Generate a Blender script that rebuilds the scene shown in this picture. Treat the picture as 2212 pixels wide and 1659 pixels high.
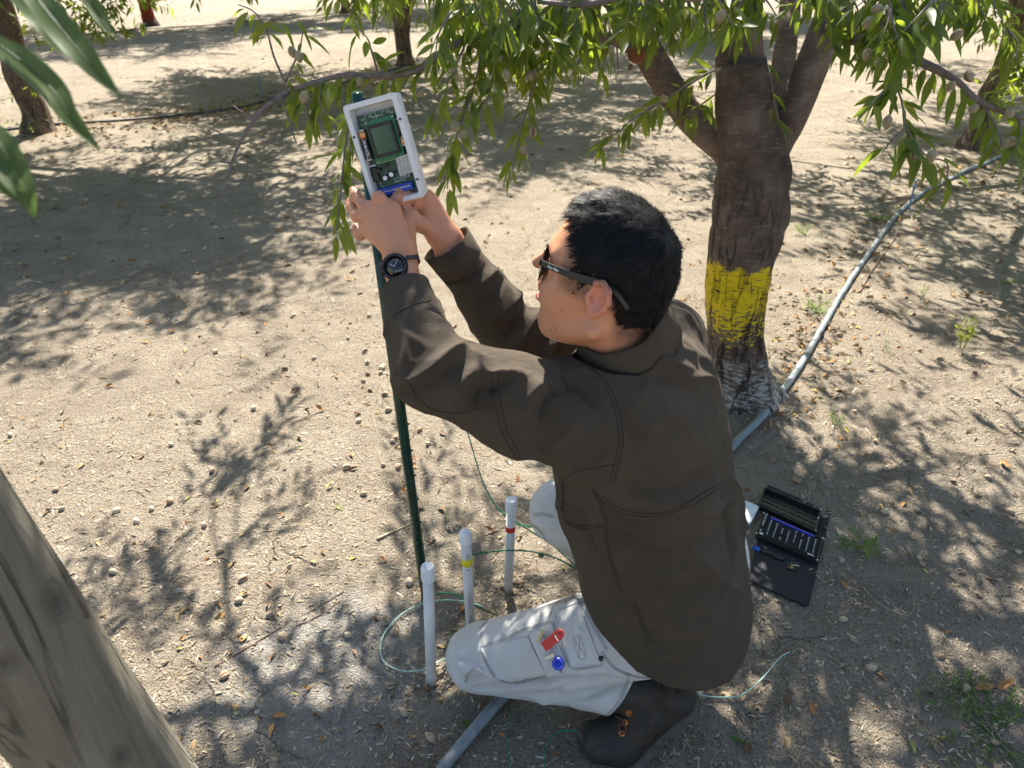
import bpy, math, random
import numpy as np
from mathutils import Vector, Matrix
from mathutils.bvhtree import BVHTree

for _o in list(bpy.data.objects):
    bpy.data.objects.remove(_o)
SC = bpy.context.scene
COL = SC.collection
rng = np.random.default_rng(11)
random.seed(11)
A = np.array

# ------------------------------------------------------------------ camera, sky, sun, exposure
CAM_H, PITCH, FPX = 1.55, math.radians(30.0), 1662.0        # focal length in units of a 2212 px wide picture
cam_data = bpy.data.cameras.new('camera')
cam = bpy.data.objects.new('camera', cam_data)
COL.objects.link(cam)
cam.location = (0, 0, CAM_H)
cam.rotation_euler = (math.radians(90) - PITCH, 0, 0)
cam_data.sensor_width = 36.0
cam_data.lens = 36.0 * FPX / 2212.0
cam_data.clip_start = 0.02
cam_data.clip_end = 400
cam_data.dof.use_dof = True
cam_data.dof.focus_distance = 1.45
cam_data.dof.aperture_fstop = 7.5
SC.camera = cam

SUN_EL, SUN_AZ = math.radians(48), math.radians(-4)          # azimuth from straight ahead, positive to the right
SUN_DIR = A([math.sin(SUN_AZ) * math.cos(SUN_EL), math.cos(SUN_AZ) * math.cos(SUN_EL), math.sin(SUN_EL)])
world = bpy.data.worlds.new('World')
SC.world = world
world.use_nodes = True
_nt = world.node_tree
_nt.nodes.clear()
_sky = _nt.nodes.new('ShaderNodeTexSky')
_sky.sky_type = 'NISHITA'
_sky.sun_disc = False
_sky.sun_elevation = SUN_EL
_sky.sun_rotation = SUN_AZ
_bg = _nt.nodes.new('ShaderNodeBackground')
_bg.inputs[1].default_value = 0.072
_wo = _nt.nodes.new('ShaderNodeOutputWorld')
_nt.links.new(_sky.outputs[0], _bg.inputs[0])
_nt.links.new(_bg.outputs[0], _wo.inputs[0])
sun_data = bpy.data.lights.new('sun', 'SUN')
sun_data.energy = 5.0
sun_data.angle = math.radians(0.53)
sun_data.color = (1.0, 0.94, 0.84)
sun = bpy.data.objects.new('sun', sun_data)
COL.objects.link(sun)
sun.rotation_euler = Vector(-SUN_DIR).to_track_quat('-Z', 'Y').to_euler()
sun.location = (0, 0, 20)
SC.view_settings.view_transform = 'Standard'
SC.view_settings.look = 'None'
SC.view_settings.gamma = 1.0
SC.view_settings.exposure = 1.82
SC.view_settings.use_curve_mapping = False
SC.render.engine = 'CYCLES'
SC.cycles.use_denoising = True
SC.cycles.max_bounces = 5
SC.cycles.diffuse_bounces = 3
SC.cycles.glossy_bounces = 2
SC.cycles.transmission_bounces = 3
SC.cycles.transparent_max_bounces = 8
SC.cycles.use_adaptive_sampling = True
SC.cycles.adaptive_threshold = 0.03

# ------------------------------------------------------------------ measuring the place
_CF = A([0, math.cos(PITCH), -math.sin(PITCH)])
_CU = A([0, math.sin(PITCH), math.cos(PITCH)])
_CR = A([1.0, 0, 0])
_C0 = A([0, 0, CAM_H])

def ray(u, v):
    return _CF + _CR * ((u - 1106.0) / FPX) + _CU * ((829.5 - v) / FPX)

def px(u, v, d):
    """the point at depth d (metres along the view axis) seen at picture position u, v"""
    return _C0 + ray(u, v) * d

def gnd(u, v, z=0.0):
    r = ray(u, v)
    return _C0 + r * ((z - CAM_H) / r[2])

# ------------------------------------------------------------------ noise
def _h(i, seed):
    i = (i.astype(np.int64) * 374761393 + seed * 668265263) & 0xFFFFFFFF
    i = ((i ^ (i >> 13)) * 1274126177) & 0xFFFFFFFF
    return ((i ^ (i >> 16)) & 0xFFFF) / 65535.0

def noise3(p, s=1.0, seed=0):
    """value noise in -1..1 for points p (N,3)"""
    q = np.asarray(p, dtype=np.float64) * s
    f = np.floor(q)
    t = q - f
    t = t * t * (3 - 2 * t)
    f = f.astype(np.int64)
    out = np.zeros(len(q))
    for dx in (0, 1):
        wx = t[:, 0] if dx else 1 - t[:, 0]
        for dy in (0, 1):
            wy = t[:, 1] if dy else 1 - t[:, 1]
            for dz in (0, 1):
                wz = t[:, 2] if dz else 1 - t[:, 2]
                k = (f[:, 0] + dx) * 1619 + (f[:, 1] + dy) * 31337 + (f[:, 2] + dz) * 6971
                out += wx * wy * wz * _h(k, seed)
    return out * 2 - 1

def noise2(x, y, s=1.0, seed=0):
    p = np.stack([np.ravel(x), np.ravel(y), np.zeros(np.size(x)) + 0.37], 1)
    return noise3(p, s, seed).reshape(np.shape(x))

# ------------------------------------------------------------------ objects
_ORG = {}

def _link(o, parent, org):
    COL.objects.link(o)
    if parent is not None:
        o.parent = parent
    _ORG[o.name] = A(org, dtype=float)
    return o

def tag(o, label=None, cat=None, group=None, kind=None):
    if label: o['label'] = label
    if cat: o['category'] = cat
    if group: o['group'] = group
    if kind: o['kind'] = kind
    return o

def thing(name, loc, label, cat, group=None):
    o = bpy.data.objects.new(name, None)
    o.empty_display_size = 0.05
    o.location = tuple(float(c) for c in loc)
    _link(o, None, loc)
    return tag(o, label, cat, group)

def set_mesh(me, v, f, smooth=True):
    v = np.ascontiguousarray(v, dtype=np.float32)
    me.vertices.add(len(v))
    me.vertices.foreach_set('co', v.ravel())
    if isinstance(f, np.ndarray):
        n, k = f.shape
        me.loops.add(n * k)
        me.loops.foreach_set('vertex_index', np.ascontiguousarray(f, dtype=np.int32).ravel())
        me.polygons.add(n)
        me.polygons.foreach_set('loop_start', np.arange(0, n * k, k, dtype=np.int32))
        me.polygons.foreach_set('loop_total', np.full(n, k, dtype=np.int32))
    else:
        tot = A([len(q) for q in f], dtype=np.int32)
        me.loops.add(int(tot.sum()))
        me.loops.foreach_set('vertex_index', np.concatenate([np.asarray(q, dtype=np.int32) for q in f]))
        me.polygons.add(len(f))
        st = np.concatenate([[0], np.cumsum(tot)[:-1]]).astype(np.int32)
        me.polygons.foreach_set('loop_start', st)
        me.polygons.foreach_set('loop_total', tot)
    me.polygons.foreach_set('use_smooth', np.full(len(me.polygons), bool(smooth)))
    me.update(calc_edges=True)
    me.validate()
    return me

def obj(name, v, f, mat=None, parent=None, loc=None, smooth=True, col=None):
    """one mesh object; v in world coordinates"""
    v = np.asarray(v, dtype=float)
    if parent is not None:
        org = _ORG[parent.name]
    else:
        org = A(loc if loc is not None else (0, 0, 0), dtype=float)
    me = bpy.data.meshes.new(name)
    set_mesh(me, v - org, f, smooth)
    if mat is not None:
        for m in (mat if isinstance(mat, (list, tuple)) else [mat]):
            me.materials.append(m)
    if col is not None:
        ca = me.color_attributes.new('Col', 'FLOAT_COLOR', 'POINT')
        c4 = np.ones((len(v), 4), dtype=np.float32)
        c4[:, :3] = col
        ca.data.foreach_set('color', c4.ravel())
    o = bpy.data.objects.new(name, me)
    if parent is None:
        o.location = tuple(org)
    return _link(o, parent, org)

class MB:
    """collects pieces of one part"""
    def __init__(s):
        s.v, s.f, s.n = [], [], 0
    def add(s, v, f):
        v = np.asarray(v, dtype=float)
        s.v.append(v)
        for q in f:
            s.f.append([int(i) + s.n for i in q])
        s.n += len(v)
        return s
    def build(s, name, mat, parent=None, loc=None, smooth=False, bevel=0.0):
        o = obj(name, np.concatenate(s.v), s.f, mat, parent, loc, smooth)
        if bevel:
            m = o.modifiers.new('edge', 'BEVEL')
            m.width = bevel; m.segments = 2; m.limit_method = 'ANGLE'; m.angle_limit = 0.6
        return o

def unit(a):
    a = np.asarray(a, dtype=float)
    return a / (np.linalg.norm(a) + 1e-12)

def frame(z, hint=(0, 0, 1)):
    z = unit(z)
    x = np.cross(hint, z)
    if np.linalg.norm(x) < 1e-4:
        x = np.cross((1, 0, 0), z)
    x = unit(x)
    return x, np.cross(z, x), z

def spline(P, n):
    """Catmull-Rom through the rows of P, n samples for each span"""
    P = np.asarray(P, dtype=float)
    Q = np.vstack([2 * P[0] - P[1], P, 2 * P[-1] - P[-2]])
    out = []
    for i in range(1, len(Q) - 2):
        t = np.linspace(0, 1, n, endpoint=False)[:, None]
        a, b, c, d = Q[i - 1], Q[i], Q[i + 1], Q[i + 2]
        out.append(0.5 * ((2 * b) + (c - a) * t + (2 * a - 5 * b + 4 * c - d) * t ** 2 + (3 * b - a - 3 * c + d) * t ** 3))
    out.append(P[-1:])
    return np.vstack(out)

def tube(P, R, segs=10, cap=True, ell=None):
    """tube along P with radius R (number or one for each point)"""
    P = np.asarray(P, dtype=float)
    n = len(P)
    R = np.full(n, float(R)) if np.isscalar(R) else np.asarray(R, dtype=float)
    T = np.gradient(P, axis=0)
    T /= np.linalg.norm(T, axis=1)[:, None] + 1e-12
    x, y, _ = frame(T[0])
    X = [x]
    for i in range(1, n):
        x = x - T[i] * np.dot(x, T[i])
        x = unit(x)
        X.append(x)
    X = A(X)
    Y = np.cross(T, X)
    a = np.linspace(0, 2 * math.pi, segs, endpoint=False)
    ca, sa = np.cos(a), np.sin(a)
    if ell:
        ca, sa = ca * ell[0], sa * ell[1]
    v = P[:, None, :] + R[:, None, None] * (X[:, None, :] * ca[None, :, None] + Y[:, None, :] * sa[None, :, None])
    v = v.reshape(-1, 3)
    f = []
    for i in range(n - 1):
        for k in range(segs):
            k2 = (k + 1) % segs
            f.append([i * segs + k, i * segs + k2, (i + 1) * segs + k2, (i + 1) * segs + k])
    if cap:
        f.append(list(range(segs))[::-1])
        f.append([(n - 1) * segs + k for k in range(segs)])
    return v, f

def lathe(c, axis, prof, segs=20, hint=(0, 0, 1), cap=True):
    """profile of (radius, height) turned about axis through c"""
    x, y, z = frame(axis, hint)
    c = np.asarray(c, dtype=float)
    v, f = [], []
    a = np.linspace(0, 2 * math.pi, segs, endpoint=False)
    for r, h in prof:
        for t in a:
            v.append(c + z * h + (x * math.cos(t) + y * math.sin(t)) * r)
    for i in range(len(prof) - 1):
        for k in range(segs):
            k2 = (k + 1) % segs
            f.append([i * segs + k, i * segs + k2, (i + 1) * segs + k2, (i + 1) * segs + k])
    if cap:
        f.append(list(range(segs))[::-1])
        f.append([(len(prof) - 1) * segs + k for k in range(segs)])
    return A(v), f

def box(c, X, Y, Z):
    """box with centre c and half-extent vectors"""
    c, X, Y, Z = (np.asarray(q, dtype=float) for q in (c, X, Y, Z))
    v = [c + sx * X + sy * Y + sz * Z for sz in (-1, 1) for sy in (-1, 1) for sx in (-1, 1)]
    f = [[0, 2, 3, 1], [4, 5, 7, 6], [0, 1, 5, 4], [2, 6, 7, 3], [0, 4, 6, 2], [1, 3, 7, 5]]
    if np.dot(np.cross(X, Y), Z) < 0:
        f = [q[::-1] for q in f]
    return A(v), f

def text_mesh(s, size=1.0, bold=0.0, shear=0.0):
    """flat lettering: vertices (x right, y up) and faces"""
    cu = bpy.data.curves.new('lettering', 'FONT')
    cu.body = s
    cu.size = size
    cu.offset = bold
    cu.shear = shear
    cu.align_x = 'CENTER'
    cu.align_y = 'CENTER'
    cu.resolution_u = 3
    o = bpy.data.objects.new('lettering', cu)
    COL.objects.link(o)
    dg = bpy.context.evaluated_depsgraph_get()
    me = o.evaluated_get(dg).to_mesh()
    v = A([list(q.co) for q in me.vertices]).reshape(-1, 3)
    f = [list(p.vertices) for p in me.polygons]
    o.evaluated_get(dg).to_mesh_clear()
    bpy.data.objects.remove(o)
    bpy.data.curves.remove(cu)
    return v, f

# ------------------------------------------------------------------ materials
def srgb(r, g, b):
    c = A([r, g, b], dtype=float) / 255.0
    return tuple(np.where(c <= 0.04045, c / 12.92, ((c + 0.055) / 1.055) ** 2.4))

class NT:
    def __init__(s, name):
        s.m = bpy.data.materials.new(name)
        s.m.use_nodes = True
        s.t = s.m.node_tree
        s.t.nodes.clear()
        s.out = s.n('ShaderNodeOutputMaterial')
        s.b = s.n('ShaderNodeBsdfPrincipled')
        s.l(s.b.outputs[0], s.out.inputs[0])
        s._tc = None
    def n(s, t, **k):
        q = s.t.nodes.new(t)
        for a, b in k.items():
            setattr(q, a, b)
        return q
    def l(s, a, b):
        s.t.links.new(a, b)
    def tc(s, which='Object'):
        if s._tc is None:
            s._tc = s.n('ShaderNodeTexCoord')
        return s._tc.outputs[which]
    def mapping(s, vec, scale=(1, 1, 1), rot=(0, 0, 0), loc=(0, 0, 0)):
        m = s.n('ShaderNodeMapping')
        s.l(vec, m.inputs[0])
        m.inputs['Scale'].default_value = scale
        m.inputs['Rotation'].default_value = rot
        m.inputs['Location'].default_value = loc
        return m.outputs[0]
    def noise(s, scale, detail=4, rough=0.55, vec=None, dist=0.0, out='Fac'):
        q = s.n('ShaderNodeTexNoise')
        q.inputs['Scale'].default_value = scale
        q.inputs['Detail'].default_value = detail
        q.inputs['Roughness'].default_value = rough
        q.inputs['Distortion'].default_value = dist
        s.l(vec if vec is not None else s.tc(), q.inputs['Vector'])
        return q.outputs[out]
    def voro(s, scale, feature='F1', vec=None, out='Distance', rand=1.0):
        q = s.n('ShaderNodeTexVoronoi', feature=feature)
        q.inputs['Scale'].default_value = scale
        q.inputs['Randomness'].default_value = rand
        s.l(vec if vec is not None else s.tc(), q.inputs['Vector'])
        return q.outputs[out]
    def ramp(s, fac, stops, interp='LINEAR'):
        q = s.n('ShaderNodeValToRGB')
        q.color_ramp.interpolation = interp
        e = q.color_ramp.elements
        while len(e) < len(stops):
            e.new(0.5)
        for k, (p, c) in enumerate(stops):
            e[k].position = p
            if np.isscalar(c):
                c = (c, c, c)
            e[k].color = (*c[:3], 1)
        s.l(fac, q.inputs[0])
        return q.outputs[0]
    def mix(s, fac, a, b, mode='MIX'):
        q = s.n('ShaderNodeMix', data_type='RGBA', blend_type=mode)
        s.put(q.inputs[0], fac)
        s.put(q.inputs[6], a)
        s.put(q.inputs[7], b)
        return q.outputs[2]
    def put(s, sock, val):
        if hasattr(val, 'is_linked') or hasattr(val, 'links'):
            s.l(val, sock)
        elif np.isscalar(val):
            try:
                sock.default_value = float(val)
            except TypeError:
                sock.default_value = (val, val, val, 1)
        else:
            val = tuple(val)
            try:
                sock.default_value = (*val[:3], 1)
            except (TypeError, ValueError):
                pass
    def math(s, op, a, b=0.0, c=0.0, clamp=False):
        q = s.n('ShaderNodeMath', operation=op)
        q.use_clamp = clamp
        for i, val in enumerate((a, b, c)):
            s.put(q.inputs[i], val)
        return q.outputs[0]
    def bump(s, h, strength=0.3, dist=0.01, prev=None):
        q = s.n('ShaderNodeBump')
        q.inputs['Strength'].default_value = strength
        q.inputs['Distance'].default_value = dist
        s.l(h, q.inputs['Height'])
        if prev is not None:
            s.l(prev, q.inputs['Normal'])
        s.l(q.outputs[0], s.b.inputs['Normal'])
        return q.outputs[0]
    def set(s, **k):
        for a, val in k.items():
            s.put(s.b.inputs[a.replace('_', ' ')], val)
        return s

def plain(name, col, rough=0.6, metal=0.0, vary=0.12, nscale=20, bump=0.0, bscale=200, **k):
    """a painted or moulded surface with slight unevenness of tone and gloss"""
    t = NT(name)
    c = A(col[:3])
    f = t.noise(nscale, 4, 0.6)
    t.l(t.ramp(f, [(0.3, c * (1 - vary)), (0.7, np.minimum(c * (1 + vary), 1))]), t.b.inputs['Base Color'])
    t.l(t.ramp(t.noise(nscale * 2.3, 3), [(0.3, max(rough - 0.08, 0.03)), (0.7, min(rough + 0.08, 1))]), t.b.inputs['Roughness'])
    t.b.inputs['Metallic'].default_value = metal
    if bump:
        t.bump(t.noise(bscale, 3), bump, 0.002)
    for a, val in k.items():
        t.put(t.b.inputs[a.replace('_', ' ')], val)
    return t.m
# ------------------------------------------------------------------ ground
T0 = gnd(1606, 868)                      # foot of the painted tree
ROW = unit(A([0.6, 0.8, 0]))

def gz(x, y):
    x = np.asarray(x, dtype=float); y = np.asarray(y, dtype=float)
    z = 0.016 * noise2(x, y, 0.9, 1) + 0.008 * noise2(x, y, 3.1, 2)
    near = np.exp(-((x / 5) ** 2 + ((y - 2) / 5) ** 2))
    z = z + near * (0.0045 * noise2(x, y, 9.0, 3) + 0.0028 * noise2(x, y, 26.0, 4) + 0.0016 * noise2(x, y, 62.0, 5))
    d = np.hypot(x - T0[0], y - T0[1])
    z = z + 0.03 * np.exp(-(d / 0.28) ** 2)
    for hx, hy, dep, r in HOLES:
        d2 = np.hypot(x - hx, y - hy)
        z = z - dep * np.exp(-(d2 / r) ** 2) + 0.4 * dep * np.exp(-((d2 - 1.7 * r) / (0.6 * r)) ** 2) * (0.6 + 0.6 * noise2(x, y, 40, 7))
    return z

PIPE_FOOT = [gnd(932, 1476), gnd(1020, 1400), gnd(1098, 1277)]
HOLES = [(p[0] + 0.01, p[1], 0.022, 0.035) for p in PIPE_FOOT]

def gz1(x, y):
    return float(gz(A([x]), A([y]))[0])

def on_ground(u, v, dz=0.0):
    p = gnd(u, v)
    p = gnd(u, v, gz1(p[0], p[1]))
    p[2] = gz1(p[0], p[1]) + dz
    return p

def _axis(lo, hi, step, far, grow=1.13):
    c = list(np.arange(lo, hi + 1e-6, step))
    s = step
    a, b = [], []
    x = hi
    while x < far:
        s *= grow; x += s; b.append(x)
    s = step; x = lo
    while x > -far:
        s *= grow; x -= s; a.append(x)
    return A(a[::-1] + c + b)

_gx = _axis(-1.8, 2.3, 0.011, 150)
_gy = _axis(0.85, 3.4, 0.011, 150)
_X, _Y = np.meshgrid(_gx, _gy, indexing='ij')
_Z = gz(_X, _Y)
_nx, _ny = _X.shape
_i = np.arange(_nx * _ny).reshape(_nx, _ny)
_F = np.stack([_i[:-1, :-1], _i[1:, :-1], _i[1:, 1:], _i[:-1, 1:]], -1).reshape(-1, 4)

def mat_ground():
    t = NT('dry_orchard_soil')
    P = t.tc()
    big = t.noise(0.55, 5, 0.6)
    mid = t.noise(7, 6, 0.62)
    fine = t.noise(160, 3, 0.7)
    c = t.ramp(mid, [(0.25, (0.245, 0.194, 0.144)), (0.5, (0.350, 0.289, 0.220)), (0.75, (0.455, 0.386, 0.300))])
    c = t.mix(t.ramp(big, [(0.35, 0.0), (0.65, 0.45)]), c, (0.430, 0.362, 0.274))
    # pale compacted crust in broad patches, brushed by wheel tracks
    trk = t.noise(3.0, 5, 0.65, vec=t.mapping(P, scale=(0.8, 1.5, 1), rot=(0, 0, 0.5)), dist=0.8)
    c = t.mix(t.ramp(t.math('MULTIPLY', trk, t.math('ADD', big, 0.55)), [(0.48, 0.0), (0.66, 0.6)]), c, (0.480, 0.412, 0.318))
    c = t.mix(t.ramp(fine, [(0.31, 0.92), (0.50, 0.0)]), c, (0.125, 0.097, 0.073))  # dark specks painted in for the tiny shadows between grains
    c = t.mix(t.ramp(t.noise(420, 2, 0.6), [(0.60, 0.0), (0.72, 0.55)]), c, (0.55, 0.48, 0.38))
    # scattered straw-coloured and pale grains
    g = t.voro(210, out='Color')
    sep = t.n('ShaderNodeSeparateColor'); t.l(g, sep.inputs[0])
    c = t.mix(t.math('MULTIPLY', t.ramp(sep.outputs[0], [(0.86, 0.0), (0.9, 0.8)]), t.ramp(t.voro(210), [(0.3, 1.0), (0.45, 0.0)])), c, (0.56, 0.47, 0.33))
    # bluish grey crust with pale flecks near the pipes
    sp = t.n('ShaderNodeSeparateXYZ'); t.l(P, sp.inputs[0])
    def blob(cx, cy, rx, ry):
        a = t.math('DIVIDE', t.math('SUBTRACT', sp.outputs[0], cx), rx)
        b = t.math('DIVIDE', t.math('SUBTRACT', sp.outputs[1], cy), ry)
        d = t.math('SQRT', t.math('ADD', t.math('MULTIPLY', a, a), t.math('MULTIPLY', b, b)))
        d = t.math('ADD', d, t.math('MULTIPLY', t.math('SUBTRACT', t.noise(5, 5, 0.65), 0.5), 1.6))
        return t.ramp(d, [(0.55, 1.0), (1.0, 0.0)])
    q = gnd(720, 1440)
    crust = blob(float(q[0]), float(q[1]), 0.34, 0.30)
    c = t.mix(t.math('MULTIPLY', crust, 0.62), c, (0.430, 0.415, 0.390))
    q2 = gnd(860, 1240)
    fl = t.math('MULTIPLY', blob(float(q2[0]), float(q2[1]), 0.75, 0.62), 1.0)
    gv = t.voro(150, out='Color')
    s2 = t.n('ShaderNodeSeparateColor'); t.l(gv, s2.inputs[0])
    dots = t.math('MULTIPLY', t.ramp(s2.outputs[1], [(0.86, 0.0), (0.89, 1.0)]), t.ramp(t.voro(150), [(0.30, 1.0), (0.40, 0.0)]))
    c = t.mix(t.math('MULTIPLY', t.math('MULTIPLY', fl, dots), 0.7), c, t.mix(s2.outputs[2], (0.62, 0.60, 0.52), (0.46, 0.50, 0.20)))
    # cracks
    w = t.n('ShaderNodeVectorMath', operation='ADD')
    nv = t.noise(5, 4, 0.6, out='Color')
    ns = t.n('ShaderNodeVectorMath', operation='SCALE'); t.l(nv, ns.inputs[0]); ns.inputs['Scale'].default_value = 0.22
    t.l(P, w.inputs[0]); t.l(ns.outputs[0], w.inputs[1])
    cr1 = t.ramp(t.voro(4.2, 'DISTANCE_TO_EDGE', w.outputs[0]), [(0.0, 1.0), (0.022, 0.0)])
    cr2 = t.ramp(t.voro(13, 'DISTANCE_TO_EDGE', w.outputs[0]), [(0.0, 1.0), (0.04, 0.0)])
    mk1 = t.ramp(t.noise(2.2, 3), [(0.52, 0.0), (0.64, 0.85)])
    mk2 = t.ramp(t.noise(3.1, 3, vec=t.mapping(P, loc=(3, 5, 0))), [(0.54, 0.0), (0.7, 0.55)])
    cr = t.math('MAXIMUM', t.math('MULTIPLY', cr1, mk1), t.math('MULTIPLY', cr2, mk2))
    c = t.mix(t.math('MULTIPLY', cr, 0.62), c, (0.070, 0.052, 0.038))
    t.l(c, t.b.inputs['Base Color'])
    t.set(Roughness=0.95)
    t.b.inputs['Specular IOR Level'].default_value = 0.15
    h = t.math('ADD', t.math('MULTIPLY', t.noise(60, 5, 0.7), 0.9), t.math('MULTIPLY', t.noise(260, 4, 0.65), 0.55))
    h = t.math('ADD', h, t.math('MULTIPLY', t.voro(170, 'SMOOTH_F1'), -0.35))
    h = t.math('SUBTRACT', h, t.math('MULTIPLY', cr, 0.9))
    t.bump(h, 1.0, 0.030)
    return t.m

M_ground = mat_ground()
ground = obj('ground', np.stack([_X.ravel(), _Y.ravel(), _Z.ravel()], 1), _F, M_ground)
tag(ground, kind='structure')
# ------------------------------------------------------------------ leaves and bark
def mat_leaf(name, c1, c2, c3, trans):
    t = NT(name)
    inf = t.n('ShaderNodeNewGeometry')
    r = inf.outputs['Random Per Island']
    n = t.noise(2.3, 2)
    col = t.ramp(r, [(0.0, c1), (0.55, c2), (0.93, c3), (1.0, (0.30, 0.26, 0.04))])
    col = t.mix(t.ramp(n, [(0.35, 0.0), (0.7, 0.35)]), col, c1)
    t.l(col, t.b.inputs['Base Color'])
    t.set(Roughness=0.42)
    t.b.inputs['Specular IOR Level'].default_value = 0.4
    tr = t.n('ShaderNodeBsdfTranslucent')
    t.l(t.mix(0.55, col, trans, 'MIX'), tr.inputs[0])
    ms = t.n('ShaderNodeMixShader')
    ms.inputs[0].default_value = 0.50
    t.l(t.b.outputs[0], ms.inputs[1]); t.l(tr.outputs[0], ms.inputs[2])
    t.l(ms.outputs[0], t.out.inputs[0])
    t.bump(t.noise(300, 2), 0.15, 0.001)
    return t.m

M_leaf = mat_leaf('almond_leaf', (0.028, 0.062, 0.020), (0.055, 0.105, 0.026), (0.130, 0.175, 0.036), (0.60, 0.74, 0.045))
M_leaf_near = mat_leaf('almond_leaf_close', (0.075, 0.120, 0.030), (0.085, 0.135, 0.036), (0.11, 0.15, 0.04), (0.18, 0.28, 0.05))

def leaf_template(nst, fold=0.28, curl=0.16, wave=0.0, wid=0.130):
    """unit leaf along +x, blade in xy, folded up along the midrib and curling down; includes a short stalk"""
    t = np.linspace(0, 1, nst + 2)[1:-1]
    w = wid * np.sin(math.pi * t ** 0.80) ** 0.85 * (1 - 0.12 * t)
    zc = -curl * t ** 2
    v, f = [[-0.16, 0, 0.035], [0.0, 0, 0.0]], []
    v += [[-0.16, 0.009, 0.035], [0.0, 0.011, 0.0]]
    f.append([0, 1, 3, 2])
    b0 = 1
    for k in range(nst):
        wv = wave * math.sin(9 * t[k])
        v += [[t[k], w[k], zc[k] + fold * w[k] + wv * w[k]], [t[k], 0, zc[k]], [t[k], -w[k], zc[k] + fold * w[k] - wv * w[k]]]
    v.append([1, 0, -curl])
    o = 4
    f += [[b0, o + 1, o], [b0, o + 2, o + 1]]
    for k in range(nst - 1):
        a, b = o + 3 * k, o + 3 * k + 3
        f += [[a, a + 1, b + 1, b], [a + 1, a + 2, b + 2, b + 1]]
    e = o + 3 * nst
    a = o + 3 * (nst - 1)
    f += [[a, a + 1, e], [a + 1, a + 2, e]]
    v = A(v); v[:, 0] += 0.16
    return v, f

LT_HI = [leaf_template(6, 0.30, 0.14, 0.10), leaf_template(6, 0.22, 0.30, 0.16, 0.138), leaf_template(6, 0.4, -0.08, 0.12, 0.118)]
LT_LO = leaf_template(2, 0.3, 0.15)

def leaf_mats(D, L, roll):
    """orientation of leaves: direction D (N,3), with the upper face turned to the sky, then rolled"""
    D = D / np.linalg.norm(D, axis=1)[:, None]
    up = np.zeros_like(D); up[:, 2] = 1
    S = np.cross(up, D)
    n = np.linalg.norm(S, axis=1)
    S[n < 1e-3] = (1, 0, 0)
    S /= np.linalg.norm(S, axis=1)[:, None]
    N = np.cross(D, S)
    c, s = np.cos(roll)[:, None], np.sin(roll)[:, None]
    S2, N2 = S * c + N * s, -S * s + N * c
    return np.stack([D, S2, N2], 2) * L[:, None, None]

def leaves_mesh(O, D, L, roll, tpl):
    tv, tf = tpl
    Mx = leaf_mats(D, L, roll)
    v = np.einsum('nij,mj->nmi', Mx, tv) + O[:, None, :]
    m = len(tv)
    fq = []
    base = np.arange(len(O)) * m
    quads = A([q for q in tf if len(q) == 4])
    tris = A([q for q in tf if len(q) == 3])
    faces = []
    for arr in (quads, tris):
        faces.append((arr[None] + base[:, None, None]).reshape(-1, arr.shape[1]))
    return v.reshape(-1, 3), faces

def join_faces(fl):
    """quads and triangles in one list for set_mesh"""
    q, t = fl
    return list(q) + list(t)

def set_mesh_qt(me, v, q, t, smooth=True):
    me.vertices.add(len(v))
    me.vertices.foreach_set('co', np.ascontiguousarray(v, dtype=np.float32).ravel())
    me.loops.add(q.size + t.size)
    me.loops.foreach_set('vertex_index', np.concatenate([q.ravel(), t.ravel()]).astype(np.int32))
    me.polygons.add(len(q) + len(t))
    st = np.concatenate([np.arange(len(q)) * 4, q.size + np.arange(len(t)) * 3]).astype(np.int32)
    me.polygons.foreach_set('loop_start', st)
    me.polygons.foreach_set('loop_total', np.concatenate([np.full(len(q), 4), np.full(len(t), 3)]).astype(np.int32))
    me.polygons.foreach_set('use_smooth', np.full(len(me.polygons), smooth))
    me.update(calc_edges=True)
    return me

def obj_qt(name, v, fl, mat, parent=None, loc=None):
    org = _ORG[parent.name] if parent is not None else A(loc if loc is not None else (0, 0, 0), dtype=float)
    me = bpy.data.meshes.new(name)
    set_mesh_qt(me, v - org, fl[0], fl[1])
    me.materials.append(mat)
    o = bpy.data.objects.new(name, me)
    if parent is None:
        o.location = tuple(org)
    return _link(o, parent, org)

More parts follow.
